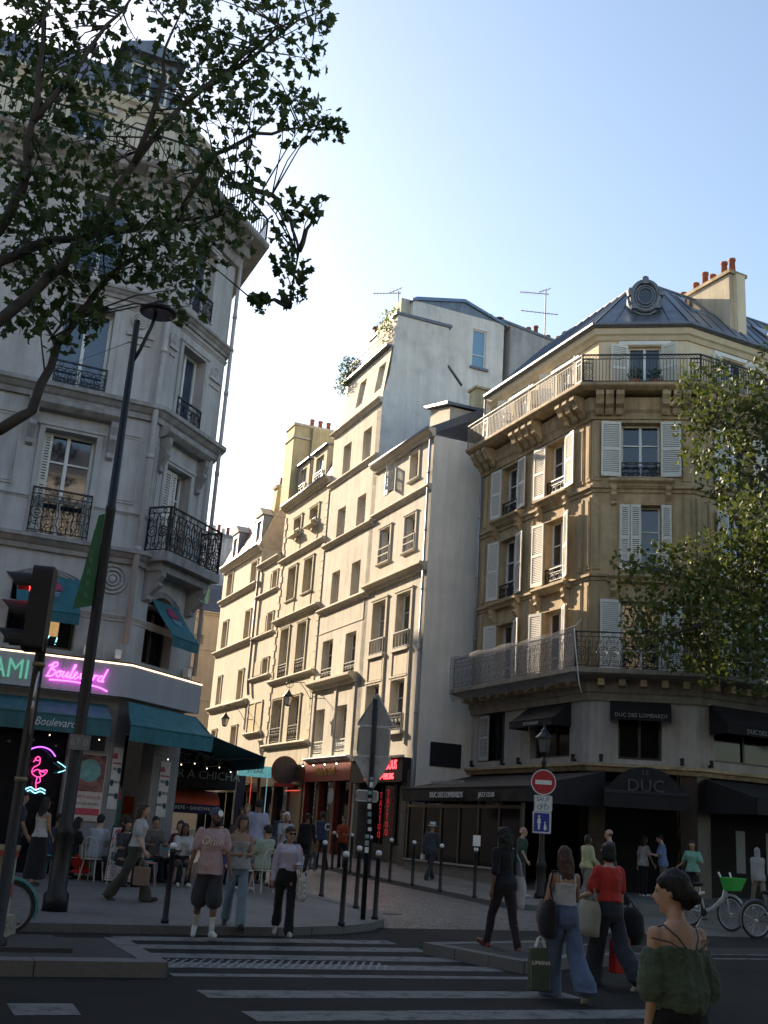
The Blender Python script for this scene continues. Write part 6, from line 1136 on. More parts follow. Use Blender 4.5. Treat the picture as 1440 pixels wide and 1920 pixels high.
MB().box(fx, .58, .605, -.02, .02, 1.2, 3.95).build('light_tube', glow('cyan_tube', (.35, .8, .9), .12), t); MB().box(fx, -.24, -.22, -.02, .02, 1.2, 3.9).build('light_tube', glow('red_bar', (1, .08, .05), .25), t); MB().box(fx, -1.0, -.55, -.3, .05, .3, 3.95).build('side_post', mat('navy_post', (.02, .03, .07), .5), t)
shopfront(Dh, 18.7, 22.3, 4.1, mat('maroon_shop', (.09, .03, .02), .5, .2, 5), n=2); MB().box(FR, 18.8, 22.3, .12, .16, 3.75, 4.5).build('wooden_fascia', mat('light_wood', (.38, .22, .11), .6, .2, 5, streak=.2), Dh); text('WINE BOCK', .5, FR, 20.6, 4.12, .17, GOLD, Dh, .02, flip=True, sx=.9)
shopfront(Eh, 22.5, 30.3, 4.1, mat('dark_green_shop', (.025, .03, .028), .5, .2, 5), n=4)
awning(Eh, FR, 20.0, 27.5, 3.75, 2.95, 2.6, .12, mat('beige_canvas', (.42, .36, .25), .85, .12, 4, .1, 80))
# left-side terrace tent with its sign panel, farther up the street
q = FL3(1.4, 0, 0); t = thing('terrace_tent', 'black terrace tent with pale café lettering beyond the teal awning', 'terrace tent', (q.x, q.y, gz(q.y)))
fx = F(*FL3(4.0, 0, 0).xy, 66.9, 1)
MB().box(fx, .3, 2.75, 0, .04, 2.6, 3.72).build('sign_panel', BLACKC, t); MB().prism(FL3, [(0, 4.3), (2.9, 3.6), (2.9, 3.45), (0, 4.15)], 8.3, 15).build('tent_roof', BLACKC, t); MB().box(FL3, 4.05, 15, 2.72, 2.76, 2.6, 3.4).build('tent_side', BLACKC, t)
CHK = mat('chalk_letter', (.34, .35, .30), .7, .2, 8); text('ISIS CAFE', .36, fx, 1.55, 3.42, .05, CHK, t, .006); text('BAR A CHICHA', .34, fx, 1.7, 2.95, .05, CHK, t, .006)
for k in range(3): MB().slab(fx, [(1.6+k*.42, 3.55), (1.85+k*.42, 3.52), (1.75+k*.42, 3.2)], .08, .09).build('pennant', mat('olive_flag', (.25, .26, .10), .8), t)
t = thing('crepe_awning', 'coral red awning over the crêpe stand under the café sign', 'awning', FL3(7.5, 0, 0)); CORAL = mat('coral_canvas', (.62, .10, .055), .8, .12, 4); fy = F(*FL3(5.6, 0, 0).xy, 66.9, 1)
b = MB(); n = 8
for i in range(n): a0, a1 = pi/2*i/n, pi/2*(i+1)/n; b.poly([fy(.9, .1+.9*sin(a0), 2.1+.45*cos(a0)), fy(2.5, .1+.9*sin(a0), 2.1+.45*cos(a0)), fy(2.5, .1+.9*sin(a1), 2.1+.45*cos(a1)), fy(.9, .1+.9*sin(a1), 2.1+.45*cos(a1))])
b.build('curved_canvas', CORAL, t, True); MB().box(fy, .9, 2.5, .95, 1.0, 1.85, 2.12).build('valance', mat('navy_canvas', (.02, .018, .07), .8), t); text('CREPE • SANDWICH', .15, fy, 1.72, 2.0, 1.01, LETB, t, .004)
MB().box(fy, -.3, .85, .5, .55, 1.7, 2.2).build('side_canvas', CORAL, t); text('RO • GE', .16, fy, .3, 2.02, .56, LETB, t, .004)
# ================================================================== people
def finalize(mb, name, m, parent, voxel, amp=0., fscale=9., it=4, loc=None, zf=.55):
    """voxel-fuse overlapping closed pieces into one continuous skin, relax it, add soft folds"""
    me = bpy.data.meshes.new('tmp'); me.from_pydata([tuple(v) for v in mb.v], [], mb.f)
    bm = bmesh.new(); bm.from_mesh(me); bmesh.ops.recalc_face_normals(bm, faces=bm.faces); bm.to_mesh(me); bm.free()
    o = bpy.data.objects.new('tmp', me); r = o.modifiers.new('r', 'REMESH'); r.mode = 'VOXEL'; r.voxel_size = voxel
    s = o.modifiers.new('s', 'SMOOTH'); s.factor = .5; s.iterations = it
    nm = evaluated_mesh(o); bpy.data.objects.remove(o); bpy.data.meshes.remove(me)
    if amp:
        nm.calc_loop_triangles(); ns = [v.normal.copy() for v in nm.vertices]
        for v, n in zip(nm.vertices, ns): v.co += n*(amp*(noise.noise(V((v.co.x*fscale, v.co.y*fscale, v.co.z*fscale*zf)))+.5*noise.noise(v.co*fscale*2.3)))
    L = LOC[parent.name]
    for v in nm.vertices: v.co -= L
    nm.name = name; nm.materials.clear(); nm.materials.append(m); nm.polygons.foreach_set('use_smooth', [True]*len(nm.polygons))
    q = bpy.data.objects.new(name, nm); COL.objects.link(q); q.parent = parent; LOC[q.name] = L; return q
def loft(mb, rings, n=14):
    k = len(mb.v)
    for c, rx, ry in rings:
        for j in range(n): a = 2*pi*j/n; mb.v.append(V((c[0]+rx*cos(a), c[1]+ry*sin(a), c[2])))
    for i in range(len(rings)-1):
        for j in range(n): q = (j+1) % n; mb.f.append((k+i*n+j, k+i*n+q, k+(i+1)*n+q, k+(i+1)*n+j))
    mb.f.append(tuple(range(k+n-1, k-1, -1))); e = k+(len(rings)-1)*n; mb.f.append(tuple(range(e, e+n)))
def capsule(mb, p, q, r0, r1, n=10):
    p, q = V(p), V(q); d = (q-p).normalized(); pts = [p-d*r0*.95, p-d*r0*.6, p]+[p.lerp(q, t) for t in (.3, .65)]+[q, q+d*r1*.6, q+d*r1*.95]
    mb.tube(pts, [r0*.3, r0*.8, r0, r0+(r1-r0)*.3+.1*(r0-r1), r0+(r1-r0)*.65, r1, r1*.8, r1*.3], n)
CL = {}
def C_(name, col): return fabric(name, col)
def person(label, x, y, az, h=1.7, z=None, legs=((18, 4), (-16, 22)), arms=((-12, 6, 12, 0), (16, 6, 18, 0)), lean=3, seat=0, skin_=0, hair='short', haircol=(.02, .014, .01), top=None, sleeve='short', toplen=-.06, loose=.016, bottom=None, blen=1., hem=.075, thigh=.088, shoe=None, female=False, head=(0, 0), near=False, sock=None, extras=None, group='people in the street', spread=.0, neck=True):
    s = h/1.7; z = (gz(y)+.12) if z is None else z; root = thing('person', label, 'person', (x, y, z), group); rd = random.Random(hash(label) % 9999 if False else sum(map(ord, label)))
    a = rad(-az); ca, sa = cos(a), sin(a)
    def W(v): v = V(v)*s; return V((x+v.x*ca-v.y*sa, y+v.x*sa+v.y*ca, z+v.z))
    sw, hw, ww = (.168, .165, .116) if female else (.188, .152, .138)
    TH, SH = .42, .40
    hipz = 0; lg = []
    for i, (t, k) in enumerate(legs):
        t, k = rad(t), rad(k); kz = -TH*cos(t); azz = kz-SH*cos(t-k); lg.append((t, k, azz))
    foot_h = .085
    hz = (-min(l[2] for l in lg)+foot_h) if not seat else seat
    Hc = V((0, 0, hz)); J = {}
    for i, sd_ in enumerate((-1, 1)):
        t, k, _ = lg[i]; hp = Hc+V((sd_*.088, 0, -.02)); kn = hp+V((sd_*(.01+spread), sin(t)*TH, -cos(t)*TH)); an = kn+V((sd_*spread*.6, sin(t-k)*SH, -cos(t-k)*SH))
        if seat and an.z < foot_h: an.z = foot_h
        f = max(-1.0, min(.35, (t-k)*1.0)) if (t-k) < -.25 or (t-k) > .2 else 0.
        toe = an+V((sd_*.03, cos(f)*.17, sin(f)*.17-.045)); heel = an+V((0, -.055, -.05-(.0 if f >= 0 else .0)))
        J['hip%d' % i], J['knee%d' % i], J['ankle%d' % i], J['toe%d' % i], J['heel%d' % i] = hp, kn, an, toe, heel
    ln = rad(lean); up = V((0, sin(ln), cos(ln)))
    T = lambda d: Hc+up*d
    for i, sd_ in enumerate((-1, 1)):
        fwd, abd, elb, inw = [rad(q) for q in arms[i]]; shd = T(.475)+V((sd_*(sw-.02), 0, 0)); d1 = V((sd_*sin(abd), sin(fwd)*cos(abd), -cos(fwd)*cos(abd))); el_ = shd+d1*.285
        f2 = fwd+elb; d2 = V((sd_*sin(abd)-sd_*sin(inw), sin(f2)*cos(inw), -cos(f2)*cos(inw))).normalized(); wr = el_+d2*.245
        J['sh%d' % i], J['el%d' % i], J['wr%d' % i], J['hd%d' % i] = shd, el_, wr, d2
    vox = (.011 if near else .017)*s
    # ---- body
    b = MB(); tors = [(-.12, hw*.62, .08, 0), (-.05, hw*1.0, .114, -.01), (.04, hw, .118, -.01), (.13, (hw+ww)/2, .105, 0), (.22, ww, .092, .0), (.32, ww*1.1, .105, .008), (.40, sw*.86, .112 if not female else .12, .012), (.465, sw*.92, .09, 0), (.51, sw*.62, .07, -.01), (.545, .062, .058, -.01)]
    loft(b, [((T(q)+V((0, yo, 0))), rx, ry) for q, rx, ry, yo in tors])
    capsule(b, T(.50)+V((0, -.008, 0)), T(.62)+V((0, .012, 0)), .056 if female else .064, .05 if female else .058)
    hyaw, hpit = rad(head[0]), rad(head[1]); hc = T(.595)+V((0, .02, 0))
    def Hd(v): v = V(v); v = V((v.x, v.y*cos(hpit)-v.z*sin(hpit), v.y*sin(hpit)+v.z*cos(hpit))); return hc+V((v.x*cos(hyaw)+v.y*sin(hyaw), -v.x*sin(hyaw)+v.y*cos(hyaw), v.z))
    hr = [(-.01, .028, .028, .052), (.012, .045, .05, .034), (.05, .057, .075, .016), (.095, .068, .09, .004), (.14, .0725, .097, -.004), (.18, .065, .088, -.008), (.21, .042, .058, -.012), (.226, .012, .02, -.012)]
    k0 = len(b.v); hb = MB(); loft(hb, [((0, yo, zz), rx, ry) for zz, rx, ry, yo in hr], 16)
    for p, q, r_ in (((0, .092, .112), (0, .116, .082), .012), ((0, .112, .08), (0, .098, .075), .016), ((-.02, .088, .05), (.02, .088, .05), .012), ((-.074, -.004, .09), (-.076, -.01, .12), .016), ((.074, -.004, .09), (.076, -.01, .12), .016), ((-.045, .078, .128), (.045, .078, .128), .014)): capsule(hb, p, q, r_, r_*.85, 7)
    b.v += [Hd(v) for v in hb.v]; b.f += [tuple(i+k0 for i in f_) for f_ in hb.f]
    for i, sd_ in enumerate((-1, 1)):
        fa = .9 if female else 1.
        capsule(b, J['sh%d' % i], J['el%d' % i], .05*fa, .038*fa); capsule(b, J['el%d' % i], J['wr%d' % i], .039*fa, .026*fa)
        wr, d = J['wr%d' % i], J['hd%d' % i]; side = V((sd_, 0, 0)); nrm = side-d*side.dot(d); nrm = nrm.normalized() if nrm.length > .1 else V((0, 0, 1)); lat = d.cross(nrm)
        if lat.y < 0: lat = -lat
        pc = wr+d*.05; capsule(b, wr+d*.01, wr+d*.075, .026, .03)
        for k, (o_, L_) in enumerate(((-.03, .058), (-.01, .07), (.01, .074), (.03, .066))):
            p0 = wr+d*.08+lat*o_; p1 = p0+d*L_*.5-nrm*.008; p2 = p1+d*L_*.42-nrm*.024; capsule(b, p0, p1, .0105, .0095, 6); capsule(b, p1, p2, .0095, .008, 6)
        t0 = wr+d*.03+lat*.028; t1 = t0+d*.035+lat*.022; capsule(b, t0, t1, .013, .011, 6); capsule(b, t1, t1+d*.03-nrm*.012, .011, .009, 6)
        tk = .082 if not female else .086
        capsule(b, J['hip%d' % i], J['knee%d' % i], tk, .054); capsule(b, J['knee%d' % i], J['knee%d' % i].lerp(J['ankle%d' % i], .35)+V((0, -.012, 0)), .052, .054); capsule(b, J['knee%d' % i].lerp(J['ankle%d' % i], .35), J['ankle%d' % i], .05, .033)
        capsule(b, J['heel%d' % i]+V((0, .01, 0)), J['toe%d' % i], .034, .03)
    b.v = [W(v) for v in b.v]; finalize(b, 'body', SKINS[skin_], root, vox, it=3)
    # ---- clothes
    if top is not None:
        b = MB(); lo = loose
        rg = [(q, rx, ry, yo) for q, rx, ry, yo in tors if q >= toplen-.001 and q <= .52]
        if rg[0][0] > toplen+.005: rg = [(toplen, hw*1.08 if toplen < .1 else ww*1.05, .115 if toplen < .1 else .1, 0)]+rg
        tp_ = .495 if sleeve in ('strap', 'none') else .535
        if sleeve == 'none': rg = [r_ for r_ in rg if r_[0] < .42]
        elif sleeve == 'strap': rg = [r_ for r_ in rg if r_[0] < .45]
        else: rg.append((.532, .075, .068, -.01))
        loft(b, [((T(q)+V((0, yo, 0))), rx+lo+(.012 if q < .1 else 0), ry+lo+(.014 if q < .1 else 0)) for q, rx, ry, yo in rg])
        if sleeve in ('short', 'long', 'elbow', 'cap'):
            for i in range(2):
                sh, e_, wr = J['sh%d' % i], J['el%d' % i], J['wr%d' % i]
                if sleeve == 'short': capsule(b, sh, sh.lerp(e_, .68), .05+lo, .054+lo)
                elif sleeve == 'cap': capsule(b, sh, sh.lerp(e_, .35), .055+lo, .055+lo)
                else:
                    capsule(b, sh, e_, .054+lo, .046+lo)
                    if sleeve == 'long': capsule(b, e_, wr.lerp(e_, .04), .045+lo, .034+lo*.8)
        b.v = [W(v) for v in b.v]; tm = finalize(b, 'top', top, root, vox, .007+.3*lo, 8)
        if sleeve == 'strap':
            b = MB()
            for sd_ in (-1, 1): b.tube([W(T(.40)+V((sd_*.085, .125, 0))), W(T(.49)+V((sd_*.1, .06, 0))), W(T(.525)+V((sd_*.095, -.01, 0))), W(T(.48)+V((sd_*.09, -.08, 0))), W(T(.40)+V((sd_*.085, -.115, 0)))], .009, 5)
            b.build('strap', top, root)
    if bottom is not None:
        b = MB(); up_ = max(toplen+.05, .06) if top is not None else .12; up_ = min(up_, .16)
        loft(b, [((T(q)+V((0, yo, 0))), rx+.012, ry+.014) for q, rx, ry, yo in [r_ for r_ in tors if r_[0] < up_]+[(up_, hw*.9, .11, 0)]])
        if hem == 'skirt':
            zb = J['ankle0'].z*.5+J['ankle1'].z*.5+.06 if blen > .7 else hz-.5*blen
            cx = (J['knee0']+J['knee1'])/2; loft(b, [((T(.02)), hw+.02, .13), ((V((0, cx.y*.5, hz-.25))), hw+.05, .17), (V((0, cx.y*.8, (hz+zb)/2-.1)), .2, .2), (V((0, cx.y*.5, zb)), .22, .23)])
        else:
            for i in range(2):
                hp, kn, an = J['hip%d' % i], J['knee%d' % i], J['ankle%d' % i]; th = thigh
                if blen < .8: capsule(b, hp+V((0, 0, -.03)), hp.lerp(kn, blen/.55 if blen < .55 else 1.), min(th+.008, .088), hem, 12)
                else:
                    capsule(b, hp+V((0, 0, -.03)), kn, min(th+.008, .092), max(.066, hem*.85), 12); e_ = kn.lerp(an, blen); capsule(b, kn, e_+V((0, -.005, .0)), max(.064, hem*.85), hem, 12)
                    if hem > .09: loft(b, [(kn.lerp(an, .3), .07, .08), (kn.lerp(an, .65), hem*.95, hem*1.05), (an+V((0, -.015, -.045)), hem*1.05, hem*1.25)])
        b.v = [W(v) for v in b.v]; finalize(b, 'trousers' if hem != 'skirt' else 'skirt', bottom, root, vox, .010, 7)
    for i in range(2):
        if shoe is not None:
            b = MB(); hl, to, an = J['heel%d' % i], J['toe%d' % i], J['ankle%d' % i]
            capsule(b, hl, to, .042, .036); capsule(b, hl+V((0, .015, -.012)), to+V((0, .02, -.008)), .036, .03); capsule(b, an+V((0, .0, -.03)), hl.lerp(to, .55)+V((0, 0, .018)), .042, .034)
            b.v = [V((p.x, p.y, p.z)) for p in b.v]; b.v = [W(v) for v in b.v]; finalize(b, 'shoe', shoe, root, vox*.8)
        if sock is not None:
            b = MB(); an, kn = J['ankle%d' % i], J['knee%d' % i]; capsule(b, an, an.lerp(kn, .42), .04, .05); b.v = [W(v) for v in b.v]; finalize(b, 'sock', sock, root, vox*.8)
    # ---- hair and face
    hm = hairmat(haircol); b = MB(); dp = lambda v: W(Hd(v))
    if hair in ('short', 'long', 'bob', 'bun', 'curly', 'back'):
        g = .012 if hair != 'curly' else .035
        loft(b, [((0, yo-.016, zz), rx+g, ry+g*.6) for zz, rx, ry, yo in [(.06, .05, .05, -.03), (.095, .068, .072, -.016), (.13, .0735, .085, -.002), (.155, .0725, .094, .006), (.18, .066, .092, .008), (.206, .05, .07, .004), (.226, .028, .04, .002), (.238, .008, .012, .0)]])
        if hair == 'long': loft(b, [((0, -.05, .17), .06, .055), ((0, -.075, .08), .085, .05), ((0, -.08, -.02), .10, .045), ((0, -.085, -.12), .105, .04), ((0, -.085, -.22), .08, .032), ((0, -.085, -.3), .03, .015)]); [capsule(b, (sd_*.075, -.01, .12), (sd_*.085, -.02, -.02), .02, .022) for sd_ in (-1, 1)]
        if hair == 'bob': loft(b, [((0, -.04, .17), .07, .06), ((0, -.045, .08), .088, .065), ((0, -.04, .015), .085, .06), ((0, -.04, -.01), .05, .04)]); [capsule(b, (sd_*.076, .01, .13), (sd_*.08, .0, .03), .02, .02) for sd_ in (-1, 1)]
        if hair == 'curly': loft(b, [((0, -.05, .19), .08, .07), ((0, -.055, .1), .115, .085), ((0, -.05, 0), .13, .085), ((0, -.05, -.1), .12, .07), ((0, -.05, -.16), .06, .04)])
        if hair in ('bun', 'back'): capsule(b, (0, -.10, .10), (0, -.125, .075), .042 if hair == 'bun' else .03, .045 if hair == 'bun' else .025); capsule(b, (0, -.05, .15), (0, -.085, .05), .06, .045)
        k0 = b; b.v = [dp(v) for v in b.v]; finalize(b, 'hair', hm, root, vox, .010 if hair != 'curly' else .02, 22, 2)
    if hair == 'fringe': pass
    if hair == 'cap':
        loft(b, [((0, -.012, zz), rx, ry) for zz, rx, ry in ((.115, .078, .10), (.15, .08, .102), (.19, .07, .09), (.222, .045, .055), (.238, .01, .015))]); capsule(b, (-.05, -.1, .125), (.05, -.1, .125), .02, .02); b.v = [dp(v) for v in b.v]; finalize(b, 'cap', C_('cap_denim', (.06, .07, .11)), root, vox, 0, it=2)
        b = MB(); b.lathe((0, 0, 0), [(.05, 0), (.05, .012)], 12, ax=(0, 1, .35)); b.v = [dp(v*.9+V((0, .075, .165))) for v in b.v]; b.build('cap_badge', WHITE, root)
        b = MB(); capsule(b, (0, .06, .02), (0, .075, .03), .05, .045); capsule(b, (-.06, .02, .07), (-.05, .05, .03), .02, .025); capsule(b, (.06, .02, .07), (.05, .05, .03), .02, .025); b.v = [dp(v) for v in b.v]; finalize(b, 'beard', hm, root, vox)
    if hair == 'hat':
        b.lathe((0, 0, 0), [(.15, .125), (.155, .13), (.10, .145), (.095, .16), (.088, .235), (.07, .25), (.04, .24), (.001, .235)], 20); b.v = [dp(v+V((0, -.005, 0))) for v in b.v]; b.build('hat', mat('straw_hat', (.62, .60, .55), .8, .1, 20), root, True)
        b = MB(); b.lathe((0, -.005, 0), [(.1, .148), (.097, .175)], 20); b.v = [dp(v) for v in b.v]; b.build('hat_band', C_('hat_band', (.2, .19, .18)), root); b = MB(); loft(b, [((0, -.03, .06), .06, .05), ((0, -.02, .13), .078, .09)]); b.v = [dp(v) for v in b.v]; finalize(b, 'hair', hm, root, vox)
    if hair == 'veil':
        loft(b, [((0, -.02, -.1), .13, .11), ((0, -.02, -.02), .09, .09), ((0, -.015, .06), .082, .095), ((0, -.012, .14), .085, .105), ((0, -.015, .2), .065, .085), ((0, -.015, .243), .012, .02)]); b.v = [dp(v) for v in b.v]; finalize(b, 'headscarf', top, root, vox, .006, 12, 2)
    if hair == 'bald':
        loft(b, [((0, -.03, .075), .066, .06), ((0, -.03, .10), .074, .08), ((0, -.03, .13), .072, .082)]); b.v = [dp(v) for v in b.v]; finalize(b, 'hair', hm, root, vox, 0, it=2)
    if near or extras == 'face':
        for sd_ in (-1, 1): b = MB(); b.lathe((0, 0, 0), [(.009, -.008), (.009, -.002), (.003, .001)], 8, ax=(0, 1, 0)); b.v = [dp(v+V((sd_*.03, .086, .113))) for v in b.v]; b.build('eye', mat('eye_dark', (.02, .015, .012), .2), root)
        b = MB(); capsule(b, (-.02, .1, .047), (.02, .1, .047), .006, .006, 6); b.v = [dp(v) for v in b.v]; b.build('mouth', mat('lip', (.30, .10, .09), .5), root)
    if extras == 'shades':
        b = MB()
        for sd_ in (-1, 1): b.lathe((0, 0, 0), [(.03, 0), (.03, .008)], 12, ax=(0, 1, 0)); 
        b = MB(); [b.slab(F(0, 0, 90), [(sd_*.034+.028*cos(2*pi*i/12), .112+.022*sin(2*pi*i/12)) for i in range(12)], -.1, -.108) for sd_ in (-1, 1)]; b.box(F(0, 0, 90), -.075, .075, -.1, -.104, .118, .124); [b.tube([(sd_*.074, .1, .12), (sd_*.078, -.0, .118)], .003, 4) for sd_ in (-1, 1)]
        b.v = [dp(v) for v in b.v]; b.build('sunglasses', mat('black_lens', (.01, .01, .01), .1), root)
    J2 = {k: (W(v) if not k.startswith('hd') else v) for k, v in J.items()}; J2['W'] = W; J2['T'] = T; J2['root'] = root; J2['dp'] = dp; return J2
cA = lambda n, c: C_(n, c)
WHT = cA('white_cotton', (.37, .36, .35)); BLK = cA('black_cotton', (.012, .012, .014)); DKG = cA('charcoal_cloth', (.035, .037, .042)); DENIM = cA('blue_denim', (.08, .11, .185)); PALED = cA('pale_denim', (.20, .28, .34)); SHOEW = mat('white_shoe', (.55, .54, .50), .6, .1, 9); SHOEB = mat('black_shoe', (.02, .018, .017), .5, .2, 9); SHOER = mat('oxblood_shoe', (.14, .03, .02), .4, .2, 9); SHOES = mat('silver_shoe', (.42, .40, .36), .4, .2, 9)
BR, DB, BK, GY = (.055, .03, .017), (.022, .013, .009), (.008, .007, .007), (.42, .42, .42)
def straps(J, m, side, dz=.0, name='bag_strap'): return None
def tote(label, J, side, m, w=.36, h=.42, drop=.42, cat='bag', print_=None, fwd=-.02, out_=.06, yaw=0.):
    """shoulder tote: cloth body with a rounded bottom and two straps over the shoulder"""
    sh = J['sh%d' % side]; W = J['W']; root = J['root']; sgn = -1 if side == 0 else 1
    inv = W((0, 0, 0)); ex = (W((1, 0, 0))-inv).normalized(); ey = (W((0, 1, 0))-inv).normalized()
    c = sh+ex*(sgn*out_)+ey*fwd; t = thing('tote_bag', label, cat, c-V((0, 0, drop+h)), 'bags carried by passers-by')
    f = F(c.x, c.y, 0); f.d = (ey*cos(yaw)+ex*sgn*sin(yaw)).normalized(); f.n = V((f.d.y, -f.d.x, 0)); zt = c.z-drop
    b = MB(); n = 8; rows_ = 6
    for j in range(rows_+1):
        q = j/rows_; zz = zt-h*q; th = .02+.075*sin(pi*min(1, q*.75+.05)); wd = w*(.94+.06*q)/2
        for i in range(n):
            a = 2*pi*i/n; cx = abs(cos(a))**.5*(1 if cos(a) > 0 else -1); b.v.append(f(wd*cx+.012*sin(q*5+i), th*sin(a)+.01*sin(i*2+q*7), zz+.012*sin(i)))
    for j in range(rows_):
        for i in range(n): q = (i+1) % n; b.f.append((j*n+i, j*n+q, (j+1)*n+q, (j+1)*n+i))
    b.f.append(tuple(rows_*n+i for i in range(n))); b.build('bag_body', m, t, True)
    top_ = sh+V((0, 0, .055))
    for k in (-1, 1): MB().tube([f(k*w*.28, .02, zt), f(k*w*.2, .0, zt+drop*.6), top_+f.d*k*.02+ex*sgn*.01, top_-ex*sgn*.05+f.d*(k*.03-.03), f(k*w*.2, -.1, zt+drop*.55) if False else top_-ex*sgn*.05-V((0, 0, .04))], .011, 5).build('strap', m, t)
    if print_:
        for s_, zz, sz in print_: text(s_, sz, f, 0, zt-h*zz, .10 if True else 0, INK, t, .003, .2)
    return t
def handbag(label, hand, m, w, h, d, az, name='carrier_bag', handle=.12, print_=None, hm=None):
    hd = V(hand); t = thing(name, label, 'bag', hd-V((0, 0, handle+h)), 'bags carried by passers-by'); f = F(hd.x, hd.y, az); zt = hd.z-.07-handle
    b = MB(); b.hexa([f(-w*.46, -d*.45, zt-h), f(w*.46, -d*.45, zt-h), f(w*.46, d*.45, zt-h), f(-w*.46, d*.45, zt-h), f(-w*.5, -d*.25, zt), f(w*.5, -d*.25, zt), f(w*.5, d*.25, zt), f(-w*.5, d*.25, zt)]); o = b.build('bag_body', m, t); md = o.modifiers.new('b', 'BEVEL'); md.width = .02; md.segments = 2
    for s_ in (-1, 1): MB().tube([f(-w*.22, s_*d*.2, zt), f(-w*.1, s_*.02, zt+handle*.8), f(0, 0, zt+handle), f(w*.1, s_*.02, zt+handle*.8), f(w*.22, s_*d*.2, zt)], .008, 5).build('handle', hm or m, t)
    if print_: text(print_, .06, f, 0, zt-h*.35, d*.42, WHITE, t, .003); text(print_, .06, f, 0, zt-h*.35, -d*.42-.01, WHITE, t, .003)
    return t
# 1 nearest woman, seen from behind
J = person('woman in an off-shoulder green blouse with a dark bun, nearest to the camera', 1.66, 6.0, -20, 1.545, 0., legs=((8, 2), (-6, 8)), arms=((-4, 5, 10, 0), (2, 5, 12, 0)), female=True, hair='bun', haircol=BK, skin_=0, bottom=BLK, hem='skirt', shoe=SHOEB, near=True, head=(-44, -4), lean=2)
W, T = J['W'], J['T']; b = MB()
loft(b, [(T(q)+V((0, yo, 0)), rx, ry) for q, rx, ry, yo in ((.07, .15, .115, 0), (.10, .172, .135, -.01), (.18, .178, .142, -.01), (.28, .17, .135, 0), (.37, .166, .122, .0), (.41, .16, .11, .0))], 20)
for i in range(2):
    sh, el_, wr = J_ = [None]*3 if False else (None, None, None)
sgn = (-1, 1)
for i in range(2):
    shl = T(.475)+V((sgn[i]*.148, 0, 0)); d1 = V((sgn[i]*sin(rad(5)), -.05, -cos(rad(5)))); e1 = shl+d1*.30
    loft(b, [(shl+d1*.07+V((sgn[i]*.0, 0, 0)), .05, .055), (shl+d1*.12+V((sgn[i]*.008, 0, 0)), .064, .07), (shl+d1*.21+V((sgn[i]*.014, 0, 0)), .076, .085), (shl+d1*.30+V((sgn[i]*.012, 0, 0)), .074, .084), (shl+d1*.35+V((sgn[i]*.004, 0, 0)), .052, .058)], 14)
b.v = [W(v) for v in b.v]; blouse = finalize(b, 'blouse', fabric('green_gauze', (.075, .105, .072), .9, .3), J['root'], .009, .014, 24, 2, zf=.16)
for sd_ in (-1, 1):
    b = MB(); b.tube([W(T(.41)+V((sd_*.03, -.135, 0))), W(T(.47)+V((sd_*.07, -.105, 0))), W(T(.525)+V((sd_*.105, -.03, 0))), W(T(.50)+V((sd_*.115, .05, 0)))], .0045, 5); b.tube([W(T(.40)+V((sd_*.05, -.14, 0))), W(T(.44)+V((sd_*.12, -.11, 0))), W(T(.455)+V((sd_*.19, -.03, 0)))], .004, 5); b.build('thin_strap', mat('strap_dark', (.03, .035, .03), .6), J['root'])
b = MB(); b.tube([J['dp'](V((-.03, -.155, .10))), J['dp'](V((.0, -.175, .105))), J['dp'](V((.03, -.155, .10)))], .008, 5); b.build('hair_clip', WHITE, J['root'])
# 2 woman with blue jeans
J = person('woman in wide blue jeans and white tank top carrying a green shopping bag', 2.38, 13.3, -12, 1.64, 0., legs=((16, 4), (-14, 34)), arms=((2, 14, 8, 0), (20, 10, 70, 20)), female=True, hair='long', haircol=BR, skin_=1, top=WHT, sleeve='strap', toplen=.13, bottom=DENIM, hem=.125, thigh=.098, shoe=SHOES, near=True, loose=.012)
handbag('green carrier bag in the left hand of the woman in wide jeans', J['wr0']-V((0, 0, .1)), mat('green_plastic', (.06, .085, .06), .4, .2, 6), .27, .46, .12, 80, print_='LIMANA', hm=WHITE); tote('black shoulder bag of the woman in wide blue jeans', J, 0, C_('black_canvas_bag', (.016, .014, .016)), .40, .40, .26, fwd=.02)
# 3 woman in the red T-shirt
J = person('woman in a red T-shirt and wide dark trousers with a beige tote', 3.2, 14.7, -24, 1.74, 0., legs=((20, 4), (-16, 32)), arms=((14, 14, 60, 10), (4, 10, 14, 0)), female=True, hair='bob', haircol=BK, skin_=0, top=fabric('red_jersey', (.42, .035, .025)), toplen=.12, loose=.03, bottom=C_('ink_trousers', (.03, .033, .042)), hem=.125, thigh=.11, shoe=SHOEW, near=True)
tote('beige printed tote on the shoulder of the woman in the red T-shirt', J, 0, C_('natural_canvas', (.32, .285, .22)), .38, .42, .36, print_=[('laledicia', .45, .11), ('Paris', .66, .06)], fwd=.08, out_=.09); handbag('red fabric bag in the right hand of the woman in red', J['wr1']-V((0, 0, .09)), fabric('bright_red_cloth', (.46, .02, .015)), .3, .42, .16, 60)
t = thing('backpack', 'black backpack held beside the red fabric bag', 'bag', J['wr1']+V((.25, .3, -.5)), 'bags carried by passers-by'); b = MB(); q = J['wr1']+V((.22, .35, 0)); loft(b, [((q.x, q.y, q.z-.38), .13, .11), ((q.x, q.y, q.z-.25), .19, .15), ((q.x, q.y, q.z-.02), .17, .13), ((q.x, q.y, q.z+.08), .09, .08)]); b.build('pack_body', BLK, t, True); MB().tube([q+V((-.05, 0, .08)), q+V((0, 0, .16)), q+V((.05, 0, .08))], .012, 5).build('grab_loop', BLK, t)
